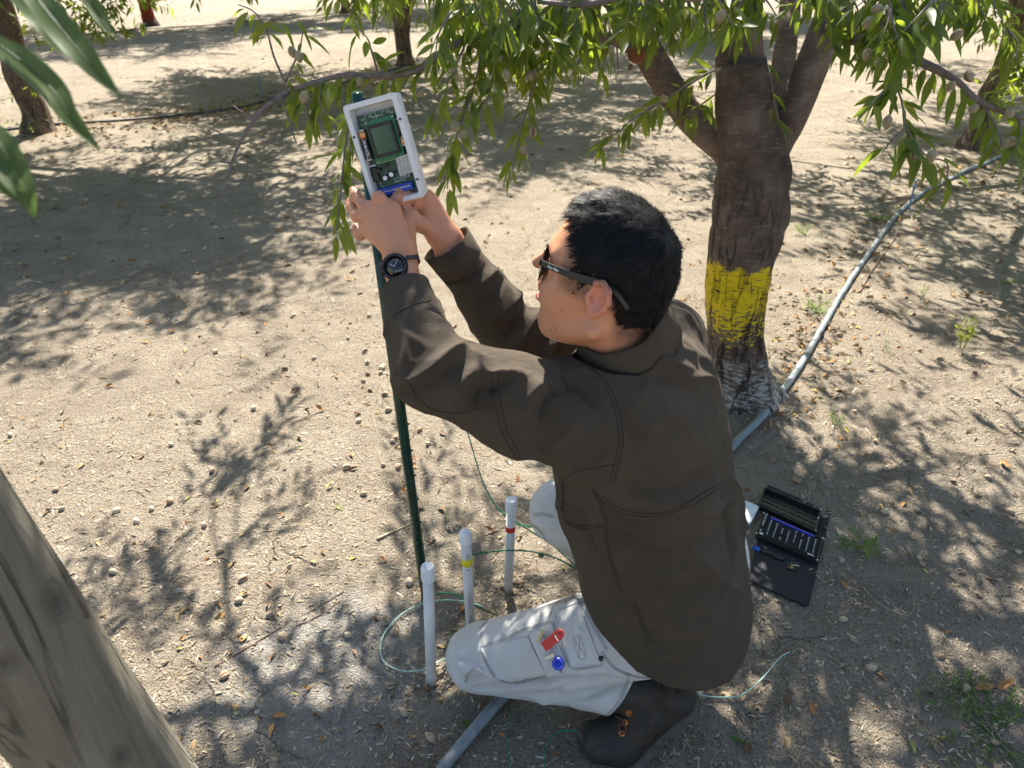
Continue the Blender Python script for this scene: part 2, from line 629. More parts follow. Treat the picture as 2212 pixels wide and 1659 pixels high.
def mat_bark(name, base, dark, light, painted=False, red=0.0):
    t = NT(name)
    P = t.tc()
    str_ = t.mapping(P, scale=(1, 1, 3.5))
    n1 = t.noise(9, 6, 0.65)
    lent = t.noise(38, 4, 0.6, vec=t.mapping(P, scale=(0.42, 0.42, 3.2)), dist=0.4)   # short horizontal marks
    vert = t.noise(16, 5, 0.62, vec=t.mapping(P, scale=(1.8, 1.8, 0.35)), dist=1.2)
    c = t.ramp(n1, [(0.3, dark), (0.55, base), (0.8, light)])
    c = t.mix(t.ramp(lent, [(0.58, 0.0), (0.7, 0.55)]), c, light)
    fiss = t.ramp(vert, [(0.36, 1.0), (0.46, 0.0)])
    sp = t.n('ShaderNodeSeparateXYZ'); t.l(P, sp.inputs[0])
    low = t.ramp(sp.outputs[2], [(0.0, 1.0), (0.75, 0.5), (0.95, 0.0)])
    fiss = t.math('MULTIPLY', fiss, low)
    c = t.mix(t.math('MULTIPLY', fiss, 0.8), c, A(dark) * 0.4)
    if painted:
        edge = t.math('ADD', sp.outputs[2], t.math('MULTIPLY', t.math('SUBTRACT', t.noise(22, 5, 0.65), 0.5), 0.12))
        hole = t.math('ADD', t.math('MULTIPLY', t.noise(58, 5, 0.66, vec=t.mapping(P, scale=(0.62, 0.62, 2.4))), 0.95), t.math('MULTIPLY', t.noise(7, 3), 0.22))
        hole = t.math('SUBTRACT', hole, t.math('MULTIPLY', fiss, 0.12))
        # worn away towards the lower border
        wear = t.ramp(edge, [(0.22, 0.26), (0.42, 0.0), (0.5, 0.0), (0.56, 0.0), (0.6, 0.14)])
        keep = t.ramp(t.math('SUBTRACT', hole, wear), [(0.485, 0.0), (0.525, 1.0)])
        band = t.ramp(edge, [(0.19, 0.0), (0.225, 1.0), (0.572, 1.0), (0.597, 0.0)])
        c = t.mix(t.math('MULTIPLY', band, keep), c, t.mix(t.noise(30, 3), (0.66, 0.46, 0.005), (0.82, 0.60, 0.009)))
        wband = t.ramp(edge, [(0.20, 1.0), (0.235, 0.0)])
        keep2 = t.ramp(hole, [(0.55, 0.0), (0.64, 0.8)])
        c = t.mix(t.math('MULTIPLY', wband, keep2), c, (0.42, 0.43, 0.39))
        t.l(t.math('SUBTRACT', 0.9, t.math('MULTIPLY', t.math('MULTIPLY', band, keep), 0.3)), t.b.inputs['Roughness'])
    else:
        t.set(Roughness=0.85)
    if red:
        rb = t.ramp(sp.outputs[2], [(0.09, 0.0), (0.16, 1.0)])
        c = t.mix(t.math('MULTIPLY', rb, red), c, (0.23, 0.030, 0.018))
    t.l(c, t.b.inputs['Base Color'])
    t.b.inputs['Specular IOR Level'].default_value = 0.25
    h = t.math('SUBTRACT', t.math('ADD', t.math('MULTIPLY', lent, 0.5), t.math('MULTIPLY', n1, 0.6)), t.math('MULTIPLY', fiss, 1.1))
    h = t.math('ADD', h, t.math('MULTIPLY', t.noise(140, 3), 0.18))
    t.bump(h, 1.0, 0.020)
    return t.m

M_bark = mat_bark('almond_bark', (0.175, 0.120, 0.088), (0.070, 0.047, 0.035), (0.31, 0.245, 0.20))
M_bark_paint = mat_bark('almond_bark_painted', (0.140, 0.098, 0.075), (0.042, 0.030, 0.023), (0.30, 0.235, 0.19), painted=True)
M_bark_red = mat_bark('almond_bark_red', (0.10, 0.06, 0.05), (0.03, 0.02, 0.018), (0.16, 0.10, 0.08), red=0.9)
M_twig = plain('twig_bark', (0.17, 0.13, 0.105), 0.8, vary=0.35, nscale=60, bump=0.4)

def bark_tube(P, R, segs, amp=0.06, seed=0, ns=7.0):
    """a limb with an uneven, knobbly surface"""
    v, f = tube(P, R, segs)
    P = np.asarray(P); k = np.repeat(np.arange(len(P)), segs)
    d = v - P[k]
    n = 1 + amp * (noise3(v, ns, seed) + 0.6 * noise3(v, ns * 2.6, seed + 1) + 0.35 * noise3(v, ns * 6, seed + 2))
    return P[k] + d * n[:, None], f

# ---- a crown grown by repeated forking
def grow_crown(rnd, starts, levels=3, up=0.25, zmin=1.35):
    """starts: (point, direction, length, radius); returns limb paths and leafy twigs"""
    limbs, twigs = [], []
    def rec(p, d, L, r, lev):
        n = 5
        pts = [A(p)]
        d = unit(d)
        for k in range(n):
            d = unit(d + rnd.normal(0, 0.13, 3) + A([0, 0, up * 0.12 if lev > 0 else -0.10]))
            pts.append(pts[-1] + d * L / n)
        pts = A(pts)
        rr = np.linspace(r, r * 0.5, n + 1)
        if lev == 0:
            twigs.append((pts, rr))
            return
        limbs.append((pts, rr))
        m = 4 if lev > 1 else 5
        for k in range(m):
            t = 0.35 + 0.65 * (k + rnd.random()) / m
            q = pts[min(int(t * n), n)]
            dd = unit(d + rnd.normal(0, 0.62, 3))
            if q[2] < zmin + 0.25:
                dd[2] = abs(dd[2])
            rec(q, dd, L * rnd.uniform(0.55, 0.82), r * 0.48, lev - 1)
    for s in starts:
        rec(*s, levels)
    return limbs, twigs

def leaf_on_twigs(rnd, twigs, step, Lr=(0.06, 0.10), hang=0.55):
    Q, TT = [], []
    for pts, rr in twigs:
        seg = np.linalg.norm(np.diff(pts, axis=0), axis=1)
        tot = seg.sum()
        n = max(int(tot / step), 2)
        cs = np.concatenate([[0], np.cumsum(seg)])
        s = (np.arange(n) + rnd.random(n) * 0.7) * tot / n
        i = np.clip(np.searchsorted(cs, s) - 1, 0, len(seg) - 1)
        dv = pts[i + 1] - pts[i]
        Q.append(pts[i] + dv * ((s - cs[i]) / seg[i])[:, None])
        TT.append(dv / seg[i][:, None])
    Q, T = np.vstack(Q), np.vstack(TT)
    n = len(Q)
    nrm = lambda a: a / (np.linalg.norm(a, axis=1)[:, None] + 1e-12)
    side = nrm(np.cross(T, rnd.normal(0, 1, (n, 3))))
    d = T * rnd.uniform(0.1, 0.7, (n, 1)) + side * rnd.uniform(0.5, 1.0, (n, 1))
    d[:, 2] -= hang * rnd.uniform(0.3, 1.5, n)
    return Q, nrm(d), rnd.uniform(*Lr, n)

def project(P):
    q = np.atleast_2d(P) - _C0
    d = q @ _CF
    return 1106 + FPX * (q @ _CR) / d, 829.5 - FPX * (q @ _CU) / d, d

def mat_hull():
    t = NT('almond_hull')
    r = t.n('ShaderNodeObjectInfo').outputs['Random']
    c = t.ramp(t.noise(70, 4), [(0.3, (0.22, 0.165, 0.085)), (0.7, (0.34, 0.26, 0.15))])
    c = t.mix(t.ramp(r, [(0.3, 0.0), (1.0, 0.5)]), c, (0.20, 0.185, 0.075))
    t.l(c, t.b.inputs['Base Color'])
    t.set(Roughness=0.9)
    t.b.inputs['Sheen Weight'].default_value = 0.3
    t.bump(t.noise(320, 3), 0.4, 0.002)
    return t.m
M_hull = mat_hull()
M_hull_in = plain('hull_inside', (0.13, 0.062, 0.028), 0.8, vary=0.3, nscale=90, bump=0.4)

def almond_mesh(split=0.0, seed=0, L=0.034):
    """a hulled almond along x, seam on top; split opens the seam to show the shell"""
    rnd = np.random.default_rng(seed)
    nu, nv = 9, 14
    v, f = [], []
    for i in range(nu + 1):
        t = i / nu
        x = (t - 0.5) * L
        r = math.sin(math.pi * min(max(t, 0.0), 1)) ** 0.62 * (0.54 + 0.10 * (0.5 - t))
        for k in range(nv):
            a = 2 * math.pi * k / nv
            y, z = math.cos(a) * r * L * 0.60, math.sin(a) * r * L * 0.66
            g = math.exp(-((a - math.pi / 2) / 0.33) ** 2)
            z -= g * r * L * (0.07 + 0.26 * split)
            y *= 1 + split * 0.3 * max(math.sin(a), 0)
            n = 1 + rnd.normal(0, 0.018)
            v.append([x, y * n, z * n])
    for i in range(nu):
        for k in range(nv):
            k2 = (k + 1) % nv
            f.append([i * nv + k, (i + 1) * nv + k, (i + 1) * nv + k2, i * nv + k2])
    me = bpy.data.meshes.new('almond')
    set_mesh(me, A(v), A(f))
    me.materials.append(M_hull)
    me.materials.append(M_hull_in)
    if split > 0:
        mi = np.zeros(len(f), dtype=np.int32)
        for j in range(len(f)):
            k = j % nv
            a = 2 * math.pi * (k + 0.5) / nv
            if abs(a - math.pi / 2) < 0.12 + 0.28 * split:
                mi[j] = 1
        me.polygons.foreach_set('material_index', mi)
    return me
ALMONDS = [almond_mesh(0.0, 1), almond_mesh(0.0, 2), almond_mesh(0.5, 3), almond_mesh(1.0, 4)]

def place(name, me, loc, rot, scale=1.0, parent=None, label=None, cat=None, group=None):
    """one more object that shares mesh data"""
    o = bpy.data.objects.new(name, me)
    org = _ORG[parent.name] if parent is not None else A([0, 0, 0.0])
    o.location = tuple(A(loc, dtype=float) - org)
    o.rotation_euler = rot
    o.scale = (scale,) * 3 if np.isscalar(scale) else scale
    _link(o, parent, loc)
    return tag(o, label, cat, group)

# ------------------------------------------------------------------ the painted almond tree
def P3(rows):
    return A([px(*r) for r in rows])

rt = np.random.default_rng(5)
tree = thing('almond_tree', T0, 'almond tree with yellow and white painted trunk behind the kneeling man', 'tree', 'orchard almond trees')

def at_y(u, v, y):
    r = ray(u, v)
    return _C0 + r * (y / r[1])
ty = T0[1]
tr_pts = [gnd(1606, 905) - A([0, 0, 0.06])] + [at_y(u, v, ty) for u, v in
          [(1606, 868), (1598, 800), (1590, 730), (1588, 650), (1597, 570), (1612, 500), (1622, 440), (1626, 380), (1624, 330), (1614, 270), (1605, 200), (1600, 140)]]
tr_pts[0] = tr_pts[1] - A([0, 0, 0.08])
tr_r = [0.150, 0.128, 0.104, 0.100, 0.106, 0.112, 0.122, 0.128, 0.120, 0.106, 0.096, 0.086, 0.074]
_p = spline(A(tr_pts), 6)
_r = np.interp(np.linspace(0, 1, len(_p)), np.linspace(0, 1, len(tr_r)), tr_r)
_v, _f = bark_tube(_p, _r, 72, 0.07, 3, 11)
_a = np.arctan2(_v[:, 1] - T0[1], _v[:, 0] - T0[0])
_fl = np.exp(-np.maximum(_v[:, 2], 0) / 0.07) * (0.25 + 0.20 * np.sin(5 * _a + 0.6))
_k = np.repeat(np.arange(len(_p)), 72)
_v = _v + (_v - _p[_k]) * _fl[:, None]
trunk = obj('trunk', _v, _f, M_bark_paint, tree)
LIMBS = [
    ([(1618, 400, 2.58), (1570, 322, 2.55), (1500, 262, 2.5), (1430, 165, 2.45), (1370, 60, 2.4), (1310, -60, 2.38), (1230, -220, 2.35), (1120, -420, 2.4)], [0.062, 0.053, 0.050, 0.048, 0.047, 0.044, 0.040, 0.032]),
    ([(1625, 400, 2.60), (1612, 310, 2.56), (1602, 200, 2.51), (1595, 80, 2.46), (1588, -60, 2.42), (1580, -300, 2.45), (1540, -600, 2.6)], [0.098, 0.088, 0.080, 0.074, 0.068, 0.056, 0.04]),
    ([(1640, 400, 2.57), (1672, 320, 2.54), (1712, 245, 2.5), (1762, 120, 2.46), (1812, 0, 2.42), (1880, -150, 2.42), (2000, -400, 2.5)], [0.066, 0.055, 0.053, 0.052, 0.050, 0.046, 0.04]),
    ([(1645, 360, 2.62), (1672, 250, 2.70), (1690, 150, 2.78), (1704, 40, 2.88), (1715, -100, 2.95), (1745, -330, 3.1)], [0.055, 0.046, 0.042, 0.040, 0.037, 0.03]),
]
for rows, rad in LIMBS:
    p = spline(P3(rows), 5)
    r = np.interp(np.linspace(0, 1, len(p)), np.linspace(0, 1, len(rad)), rad)
    v, f = bark_tube(p, r, 20, 0.05, 8, 8)
    obj('limb', v, f, M_bark, tree)
# round pruning scar and the lower side branches
BR = [
    ([(1420, 150, 2.46), (1372, 112, 2.40), (1330, 88, 2.36), (1233, 65, 2.25), (1124, 52, 2.15), (1040, 75, 2.1), (973, 101, 2.06), (897, 153, 2.04), (815, 164, 2.02), (733, 164, 2.0), (624, 196, 2.0)], [0.022, 0.020, 0.017, 0.015, 0.013, 0.012, 0.0105, 0.0095, 0.0085, 0.0075, 0.006]),
    ([(1790, 60, 2.40), (1826, 83, 2.1), (1885, 93, 1.95), (1983, 132, 1.85), (2061, 171, 1.8), (2110, 215, 1.78), (2179, 245, 1.76), (2240, 262, 1.75)], [0.018, 0.015, 0.012, 0.010, 0.008, 0.007, 0.006, 0.004]),
    ([(1560, -40, 2.4), (1500, -40, 2.2), (1430, -30, 2.0), (1350, -10, 1.95), (1260, 10, 1.95), (1160, 4, 1.95)], [0.018, 0.016, 0.013, 0.010, 0.008, 0.005]),
    ([(1750, -120, 2.4), (1830, -110, 2.0), (1920, -80, 1.8), (2030, -60, 1.7), (2160, -50, 1.65), (2260, -40, 1.65)], [0.018, 0.016, 0.013, 0.010, 0.008, 0.005]),
    ([(1590, -150, 2.4), (1620, -90, 2.0), (1600, -40, 1.85), (1540, -10, 1.8), (1480, 0, 1.8)], [0.016, 0.013, 0.010, 0.008, 0.005]),
]
for rows, rad in BR:
    p = spline(P3(rows), 4)
    r = np.interp(np.linspace(0, 1, len(p)), np.linspace(0, 1, len(rad)), rad)
    v, f = bark_tube(p, r, 10, 0.10, 21, 40)
    obj('branch', v, f, M_twig, tree)
# (points, first leafy share, spacing of leaves)
TW = [
    ([(624, 196, 2.0), (592, 123, 1.98), (575, 63, 1.97), (548, 25, 1.96), (515, 10, 1.95)], 0.42, 0.011),
    ([(575, 63, 1.97), (600, 40, 1.94), (640, 30, 1.93)], 0.0, 0.016),
    ([(616, 178, 2.0), (646, 109, 1.97), (657, 49, 1.96)], 0.0, 0.016),
    ([(818, 161, 2.02), (802, 109, 1.99), (793, 82, 1.98), (766, 52, 1.97)], 0.0, 0.012),
    ([(973, 101, 2.06), (897, 153, 2.04), (815, 164, 2.02), (733, 164, 2.0), (624, 196, 2.0)], 0.0, 0.009),
    ([(640, 192, 2.0), (660, 225, 1.98), (665, 255, 1.97)], 0.0, 0.010),
    ([(700, 172, 2.0), (690, 215, 1.97), (700, 250, 1.96)], 0.0, 0.012),
    ([(780, 185, 2.0), (758, 250, 1.72), (746, 320, 1.68), (739, 380, 1.66), (733, 440, 1.65), (726, 505, 1.64)], 0.12, 0.0095),
    ([(1040, 75, 2.1), (1036, 130, 2.06), (1023, 191, 2.04), (990, 280, 2.02), (976, 350, 2.02), (965, 409, 2.02)], 0.0, 0.0085),
    ([(1010, 85, 2.08), (980, 150, 2.02), (950, 210, 2.0), (935, 260, 1.99)], 0.0, 0.0085),
    ([(1088, 65, 2.1), (1075, 120, 2.05), (1060, 180, 2.03), (1050, 225, 2.02)], 0.0, 0.0085),
    ([(1233, 65, 2.25), (1184, 117, 2.18), (1159, 169, 2.14), (1140, 232, 2.12), (1129, 273, 2.11), (1118, 314, 2.1), (1107, 368, 2.1)], 0.0, 0.0085),
    ([(1205, 60, 2.2), (1215, 95, 2.15), (1190, 140, 2.12)], 0.0, 0.010),
    ([(1280, 75, 2.3), (1262, 110, 2.25), (1240, 150, 2.22)], 0.0, 0.010),
    ([(1320, 85, 2.35), (1310, 115, 2.3), (1300, 155, 2.28)], 0.0, 0.012),
    ([(1545, 150, 2.42), (1473, 191, 2.36), (1418, 226, 2.32), (1369, 256, 2.3), (1334, 286, 2.28), (1290, 310, 2.26)], 0.0, 0.0095),
    ([(1560, 190, 2.45), (1530, 215, 2.42), (1500, 235, 2.4), (1480, 250, 2.38)], 0.0, 0.012),
    ([(1895, 10, 1.80), (1914, 98, 1.75), (1929, 162, 1.72), (1948, 220, 1.70), (1958, 274, 1.69), (1997, 333, 1.67), (2046, 353, 1.66), (2041, 406, 1.66)], 0.05, 0.0095),
    ([(1932, 170, 1.72), (1905, 200, 1.68), (1880, 230, 1.66)], 0.0, 0.013),
    ([(1958, 274, 1.69), (1930, 300, 1.66), (1905, 330, 1.65)], 0.0, 0.016),
    ([(1826, 83, 2.1), (1885, 93, 1.95), (1983, 132, 1.85), (2061, 171, 1.8), (2110, 215, 1.78), (2179, 245, 1.76), (2240, 262, 1.75)], 0.0, 0.013),
    ([(2120, 220, 1.78), (2150, 270, 1.75), (2165, 320, 1.74)], 0.0, 0.011),
    ([(2200, 250, 1.76), (2205, 290, 1.74), (2190, 330, 1.73)], 0.0, 0.011),
    ([(1652, 120, 2.36), (1668, 190, 2.36), (1676, 245, 2.37), (1690, 275, 2.37)], 0.0, 0.014),
]
def tex_twig(n, u, v, d, drop, jit=60):
    for _ in range(n):
        a = A([rt.uniform(*u), rt.uniform(*v)])
        dd = rt.uniform(*d)
        b = a + A([rt.normal(0, jit), rt.uniform(0.5, 1.0) * drop])
        TW.append(([(a[0], a[1], dd), ((a[0] + b[0]) / 2 + rt.normal(0, 8), a[1] * 0.55 + b[1] * 0.45, dd - 0.02), (b[0], b[1], dd - 0.03)], 0.0, 0.0095))
tex_twig(36, (970, 1340), (-70, 30), (1.9, 2.3), 150, 30)
tex_twig(9, (700, 980), (-90, -40), (2.0, 2.4), 110, 30)
tex_twig(20, (1340, 1560), (-70, 0), (1.85, 2.3), 110, 40)
tex_twig(9, (1560, 1800), (-80, -10), (1.8, 2.3), 110, 40)
tex_twig(26, (1800, 2060), (-70, 25), (1.65, 2.1), 110, 40)
tex_twig(6, (2060, 2240), (-70, -10), (1.65, 2.1), 80, 40)
tex_twig(2, (2150, 2240), (20, 110), (1.7, 2.0), 110, 30)
twv = MB()
O_, D_, L_ = [], [], []
for rows, first, step in TW:
    p = spline(P3(rows), 5)
    v, f = tube(p, np.linspace(0.0034, 0.0013, len(p)), 6)
    obj('twig', v, f, M_twig, tree)
    k = int(first * (len(p) - 1))
    o, d, l = leaf_on_twigs(rt, [(p[k:], None)], step, (0.042, 0.090), 0.75)
    O_.append(o); D_.append(d); L_.append(l)
# bare twigs
for rows in ([(624, 196, 2.0), (580, 226, 1.97), (548, 259, 1.95), (515, 314, 1.93), (496, 368, 1.92), (484, 405, 1.92), (469, 439, 1.92)],
             [(548, 259, 1.95), (520, 240, 1.96), (500, 225, 1.97)], [(520, 305, 1.93), (480, 290, 1.94), (442, 268, 1.95)],
             [(498, 352, 1.92), (480, 350, 1.92), (473, 343, 1.92)],
             [(608, 208, 1.99), (630, 278, 1.96), (637, 300, 1.95), (641, 312, 1.95)],
             [(1290, 44, 2.2), (1271, 109, 2.16), (1260, 180, 2.14)], [(1328, 55, 2.3), (1333, 110, 2.26), (1336, 160, 2.25)]):
    p = spline(P3(rows), 6)
    big = len(rows) == 7
    r = np.linspace(0.0062 if big else 0.0028, 0.0018 if big else 0.0013, len(p))
    r = r * (1 + 0.28 * (rt.random(len(p)) > 0.72))
    v, f = tube(p, r, 7)
    obj('bare_twig', v, f, M_twig, tree)
O_, D_, L_ = np.vstack(O_), np.vstack(D_), np.concatenate(L_)
R_ = rt.normal(0, 0.55, len(O_))
uu, vv, dd = project(O_ + D_ * L_[:, None] * 0.6)
inf = (uu > 0) & (uu < 2212) & (vv > 0) & (vv < 1659)
score = np.where(inf, L_ / dd, 0)
order = np.argsort(-score)
ind, rest = order[:300], order[300:]
LEAF_ME = []
for k in range(3):
    me = bpy.data.meshes.new('leaf')
    set_mesh(me, LT_HI[k][0], LT_HI[k][1])
    me.materials.append(M_leaf)
    LEAF_ME.append(me)
_M = leaf_mats(D_, L_, R_)
for i in ind:
    o = bpy.data.objects.new('leaf', LEAF_ME[i % 3])
    m = Matrix([list(_M[i][0]) + [O_[i][0] - T0[0]], list(_M[i][1]) + [O_[i][1] - T0[1]], list(_M[i][2]) + [O_[i][2] - T0[2]], [0, 0, 0, 1]])
    o.matrix_local = m
    _link(o, tree, T0)
v, f = leaves_mesh(O_[rest], D_[rest], L_[rest], R_[rest], LT_HI[0])
tag(obj_qt('foliage', v, f, M_leaf, tree), kind='stuff')
# nuts still on the tree
for u, v_, d in [(646, 123, 1.95), (632, 113, 1.95), (777, 177, 1.98), (908, 199, 2.0), (982, 158, 2.0), (657, 210, 1.96), (984, 273, 1.99), (1003, 290, 1.99),
               (1099, 25, 1.93), (1083, 6, 1.93), (1077, 125, 2.02), (1094, 161, 2.0), (1159, 155, 2.1), (1146, 164, 2.1), (1435, 213, 2.28), (1318, 284, 2.24),
               (1129, 325, 2.08), (1133, 357, 2.07), (1151, 286, 2.08), (1517, 95, 2.0), (1451, 109, 2.1), (1556, 35, 1.78), (1361, 147, 2.36),
               (1895, 20, 1.72), (1877, 49, 1.72), (1873, 118, 1.72), (1902, 135, 1.72), (2005, 56, 1.72), (2024, 32, 1.7), (1936, 127, 1.70), (1917, 264, 1.66),
               (2054, 186, 1.76), (2093, 166, 1.76), (2103, 235, 1.75), (2181, 245, 1.73), (2179, 308, 1.72), (2012, 338, 1.65), (2066, 76, 1.72), (1978, 335, 1.66)]:
    place('almond', ALMONDS[int(rt.integers(0, 4))], px(u, v_, d), (rt.normal(0, 0.7), 1.2 + rt.normal(0, 0.5), rt.uniform(0, 6)), rt.uniform(0.78, 1.0), tree)
# the crown above, out of the picture but shading it
st = []
for rows, rad in LIMBS:
    e = P3(rows[-2:])
    d = unit(e[1] - e[0])
    for k in range(2):
        st.append((e[1], unit(d + A([0, 0, 0.5]) + rt.normal(0, 0.35, 3)), 1.25, rad[-1] * 0.9))
st.append((px(1310, -60, 2.38), unit(A([-0.9, 0.7, 0.55])), 1.15, 0.03))
st.append((px(1588, -60, 2.42), unit(A([0.1, 1.0, 0.45])), 1.2, 0.03))
st.append((px(1880, -150, 2.42), unit(A([1.0, -0.2, 0.4])), 1.2, 0.03))
st.append((px(1880, -150, 2.42), unit(A([0.7, 0.6, 0.5])), 1.1, 0.03))
CROWN_SEED = 22
rt = np.random.default_rng(CROWN_SEED)
limbs, twigs = grow_crown(rt, st, 3)
def clear_of_view(P, lo=25):
    u, v, d = project(P)
    return ~((u > -40) & (u < 2250) & (v > lo) & (v < 1700) & (d > 0))
mb = MB()
for p, r in limbs:
    if clear_of_view(p).all():
        mb.add(*tube(p, r, 7))
mb.build('upper_branches', M_bark, tree, smooth=True)['kind'] = 'stuff'
o, d, l = leaf_on_twigs(rt, twigs, 0.0165, (0.06, 0.095), 0.5)
ok = clear_of_view(o) & clear_of_view(o + d * l[:, None] * 1.2)
# nothing hangs across the lens
ok &= np.linalg.norm(o - _C0, axis=1) > 1.1
v, f = leaves_mesh(o[ok], d[ok], l[ok], rt.normal(0, 0.6, ok.sum()), LT_LO)
tag(obj_qt('crown', v, f, M_leaf, tree), kind='stuff')

# ------------------------------------------------------------------ the other trees of the orchard
def orchard_tree(base, seed, label, h=1.0, r=0.105, lean=(0, 0), mat=None, low=1.35, reach=(), zs=0.0175):
    rnd = np.random.default_rng(seed)
    base = A([base[0], base[1], gz1(base[0], base[1])])
    t = thing('almond_tree', base, label, 'tree', 'orchard almond trees')
    L = A([lean[0], lean[1], 0])
    pts = [base - A([0, 0, 0.1])] + [base + L * s + A([rnd.normal(0, 0.015), rnd.normal(0, 0.015), h * s]) for s in (0, 0.15, 0.35, 0.6, 0.85, 1.0)]
    p = spline(A(pts), 5)
    rr = np.interp(np.linspace(0, 1, len(p)), [0, 0.16, 0.28, 0.5, 0.8, 1], [r * 1.9, r * 1.6, r * 1.12, r, r * 1.12, r * 0.95])
    v, f = bark_tube(p, rr, 24, 0.06, seed, 8)
    obj('trunk', v, f, mat or M_bark, t)
    top = p[-1] - A([0, 0, 0.08])
    st = []
    n = 4
    a0 = rnd.uniform(0, 6)
    for k in range(n):
        a = a0 + k * 6.283 / n + rnd.normal(0, 0.2)
        d = unit(A([math.cos(a) * 0.75, math.sin(a) * 0.75, rnd.uniform(0.7, 1.2)]))
        q = [top]
        for s in range(5):
            d = unit(d + rnd.normal(0, 0.07, 3) + A([0, 0, 0.03]))
            q.append(q[-1] + d * 0.24)
        q = spline(A(q), 3)
        v, f = bark_tube(q, np.linspace(r * 0.62, r * 0.36, len(q)), 12, 0.06, seed + k, 9)
        obj('limb', v, f, mat or M_bark, t)
        for j in range(2):
            st.append((q[-1], unit(d + rnd.normal(0, 0.45, 3)), rnd.uniform(1.3, 1.75), r * 0.34))
        st.append((q[len(q) // 2], unit(A([d[0] * 1.3, d[1] * 1.3, 0.35]) + rnd.normal(0, 0.2, 3)), rnd.uniform(1.5, 2.0), r * 0.3))
    for (dx, dy, L0) in reach:                      # long spreading limbs, added out of view to shade the ground
        st.append((top + A([dx, dy, 1.0]) * 0.45, unit(A([dx, dy, 0.42])), L0, r * 0.36))
        st.append((top + A([dx, dy, 0.75]) * 0.9, unit(A([dx, dy, 0.25]) + rnd.normal(0, 0.25, 3)), L0 * 0.8, r * 0.3))
    limbs, twigs = grow_crown(rnd, st, 3, zmin=low)
    mb = MB()
    for q, rr in limbs:
        mb.add(*tube(q, rr, 6))
    mb.build('upper_branches', M_bark, t, smooth=True)['kind'] = 'stuff'
    o, d, l = leaf_on_twigs(rnd, twigs, zs, (0.08, 0.125), 0.6)
    ok = o[:, 2] > 0.9
    v, f = leaves_mesh(o[ok], d[ok], l[ok], rnd.normal(0, 0.6, ok.sum()), LT_LO)
    tag(obj_qt('crown', v, f, M_leaf, t), kind='stuff')
    return t

def copy_tree(src, loc, rz, label):
    t = src.copy(); COL.objects.link(t)
    loc = A([loc[0], loc[1], gz1(loc[0], loc[1])])
    t.location = tuple(loc); t.rotation_euler = (0, 0, rz); t['label'] = label
    for ch in src.children:
        c = ch.copy(); COL.objects.link(c); c.parent = t
    return t

RIGHT = gnd(2098, 318)
LEFT = gnd(85, 285)
MIDT = gnd(877, 142)
REDT = gnd(324, 55)
FART = gnd(747, 27)
tR = orchard_tree(RIGHT, 41, 'almond tree at the upper right beside the grey hose', 1.05, 0.085, (0.12, 0.0), reach=[(-0.85, -0.4, 1.9), (-1.0, 0.3, 1.8), (-0.4, -0.95, 1.8), (0.5, -0.9, 1.7)])
tL = orchard_tree(LEFT, 42, 'almond tree at the far left with leafy suckers on its trunk', 1.3, 0.105, (-0.04, 0.03), low=1.3, reach=[(1.0, -0.1, 1.9), (1.0, 0.4, 2.0), (0.8, -0.6, 1.5), (1.0, 0.1, 2.1)])
tM = orchard_tree(MIDT, 43, 'almond tree with forked dark trunk behind the electronics box', 1.15, 0.10, (0.02, 0.0), zs=0.013, reach=[(0.3, -1.0, 2.0), (0.95, -0.6, 2.1), (-0.5, -0.95, 2.0), (-1.0, -0.2, 1.8), (1.0, 0.2, 2.0), (0.6, -1.0, 2.2)])
tD = orchard_tree(REDT, 44, 'distant almond tree with dark red trunk near the top left', 1.25, 0.12, (-0.08, 0), M_bark_red, zs=0.014, reach=[(0.8, -0.6, 2.0), (0.3, -1.0, 2.0), (1.0, 0.3, 2.0)])
copy_tree(tM, FART, 1.0, 'distant thin almond trunk at the top, third row beyond')
_s = 5.1 * ROW
copy_tree(tR, RIGHT + _s, 2.0, 'almond tree beyond the upper right one in the same row')
copy_tree(tL, MIDT + _s, 0.7, 'almond tree next past the forked one, crown above the picture')
copy_tree(tM, MIDT + 2 * _s, 2.6, 'almond tree two past the forked one along its row')
copy_tree(tR, REDT - 0.98 * _s, 4.0, 'almond tree before the red trunk along the third row')
copy_tree(tL, FART + _s, 5.0, 'almond tree furthest along the third row')
copy_tree(tR, LEFT - 1.0 * _s, 3.3, 'almond tree left of the picture along the second row')

# leafy suckers low on the far left trunk and some low hanging twigs of the neighbours
rs = np.random.default_rng(77)
def sprigs(tree_, rows, spread, n, L=(0.05, 0.09)):
    tw = []
    for _ in range(n):
        u, v, d = rows[rs.integers(0, len(rows))]
        a = px(u + rs.normal(0, spread), v + rs.normal(0, spread), d)
        b = a + A([rs.normal(0, 0.10), rs.normal(0, 0.10), rs.uniform(-0.12, 0.15)])
        tw.append((np.linspace(a, b, 4), None))
    o, d, l = leaf_on_twigs(rs, tw, 0.02, L, 0.5)
    v, f = leaves_mesh(o, d, l, rs.normal(0, 0.6, len(o)), LT_LO)
    org = A(tree_.location)
    tag(obj_qt('suckers', v, f, M_leaf, tree_), kind='stuff')
_dl = float((LEFT - _C0) @ _CF) - 0.14
sprigs(tL, [(52, 170, _dl), (60, 200, _dl), (68, 230, _dl), (75, 262, _dl), (88, 215, _dl)], 9, 26, (0.04, 0.075))
sprigs(tL, [(150, 20, 6.0), (200, 10, 6.0), (240, 20, 6.0), (110, 60, 6.0), (180, 35, 6.0), (230, 45, 5.9), (300, 5, 6.2)], 16, 60, (0.07, 0.11))
sprigs(tM, [(840, 20, 10.0), (915, 30, 10.0), (925, 55, 10.0), (830, 5, 10.0), (960, 5, 10.0)], 12, 40, (0.08, 0.12))
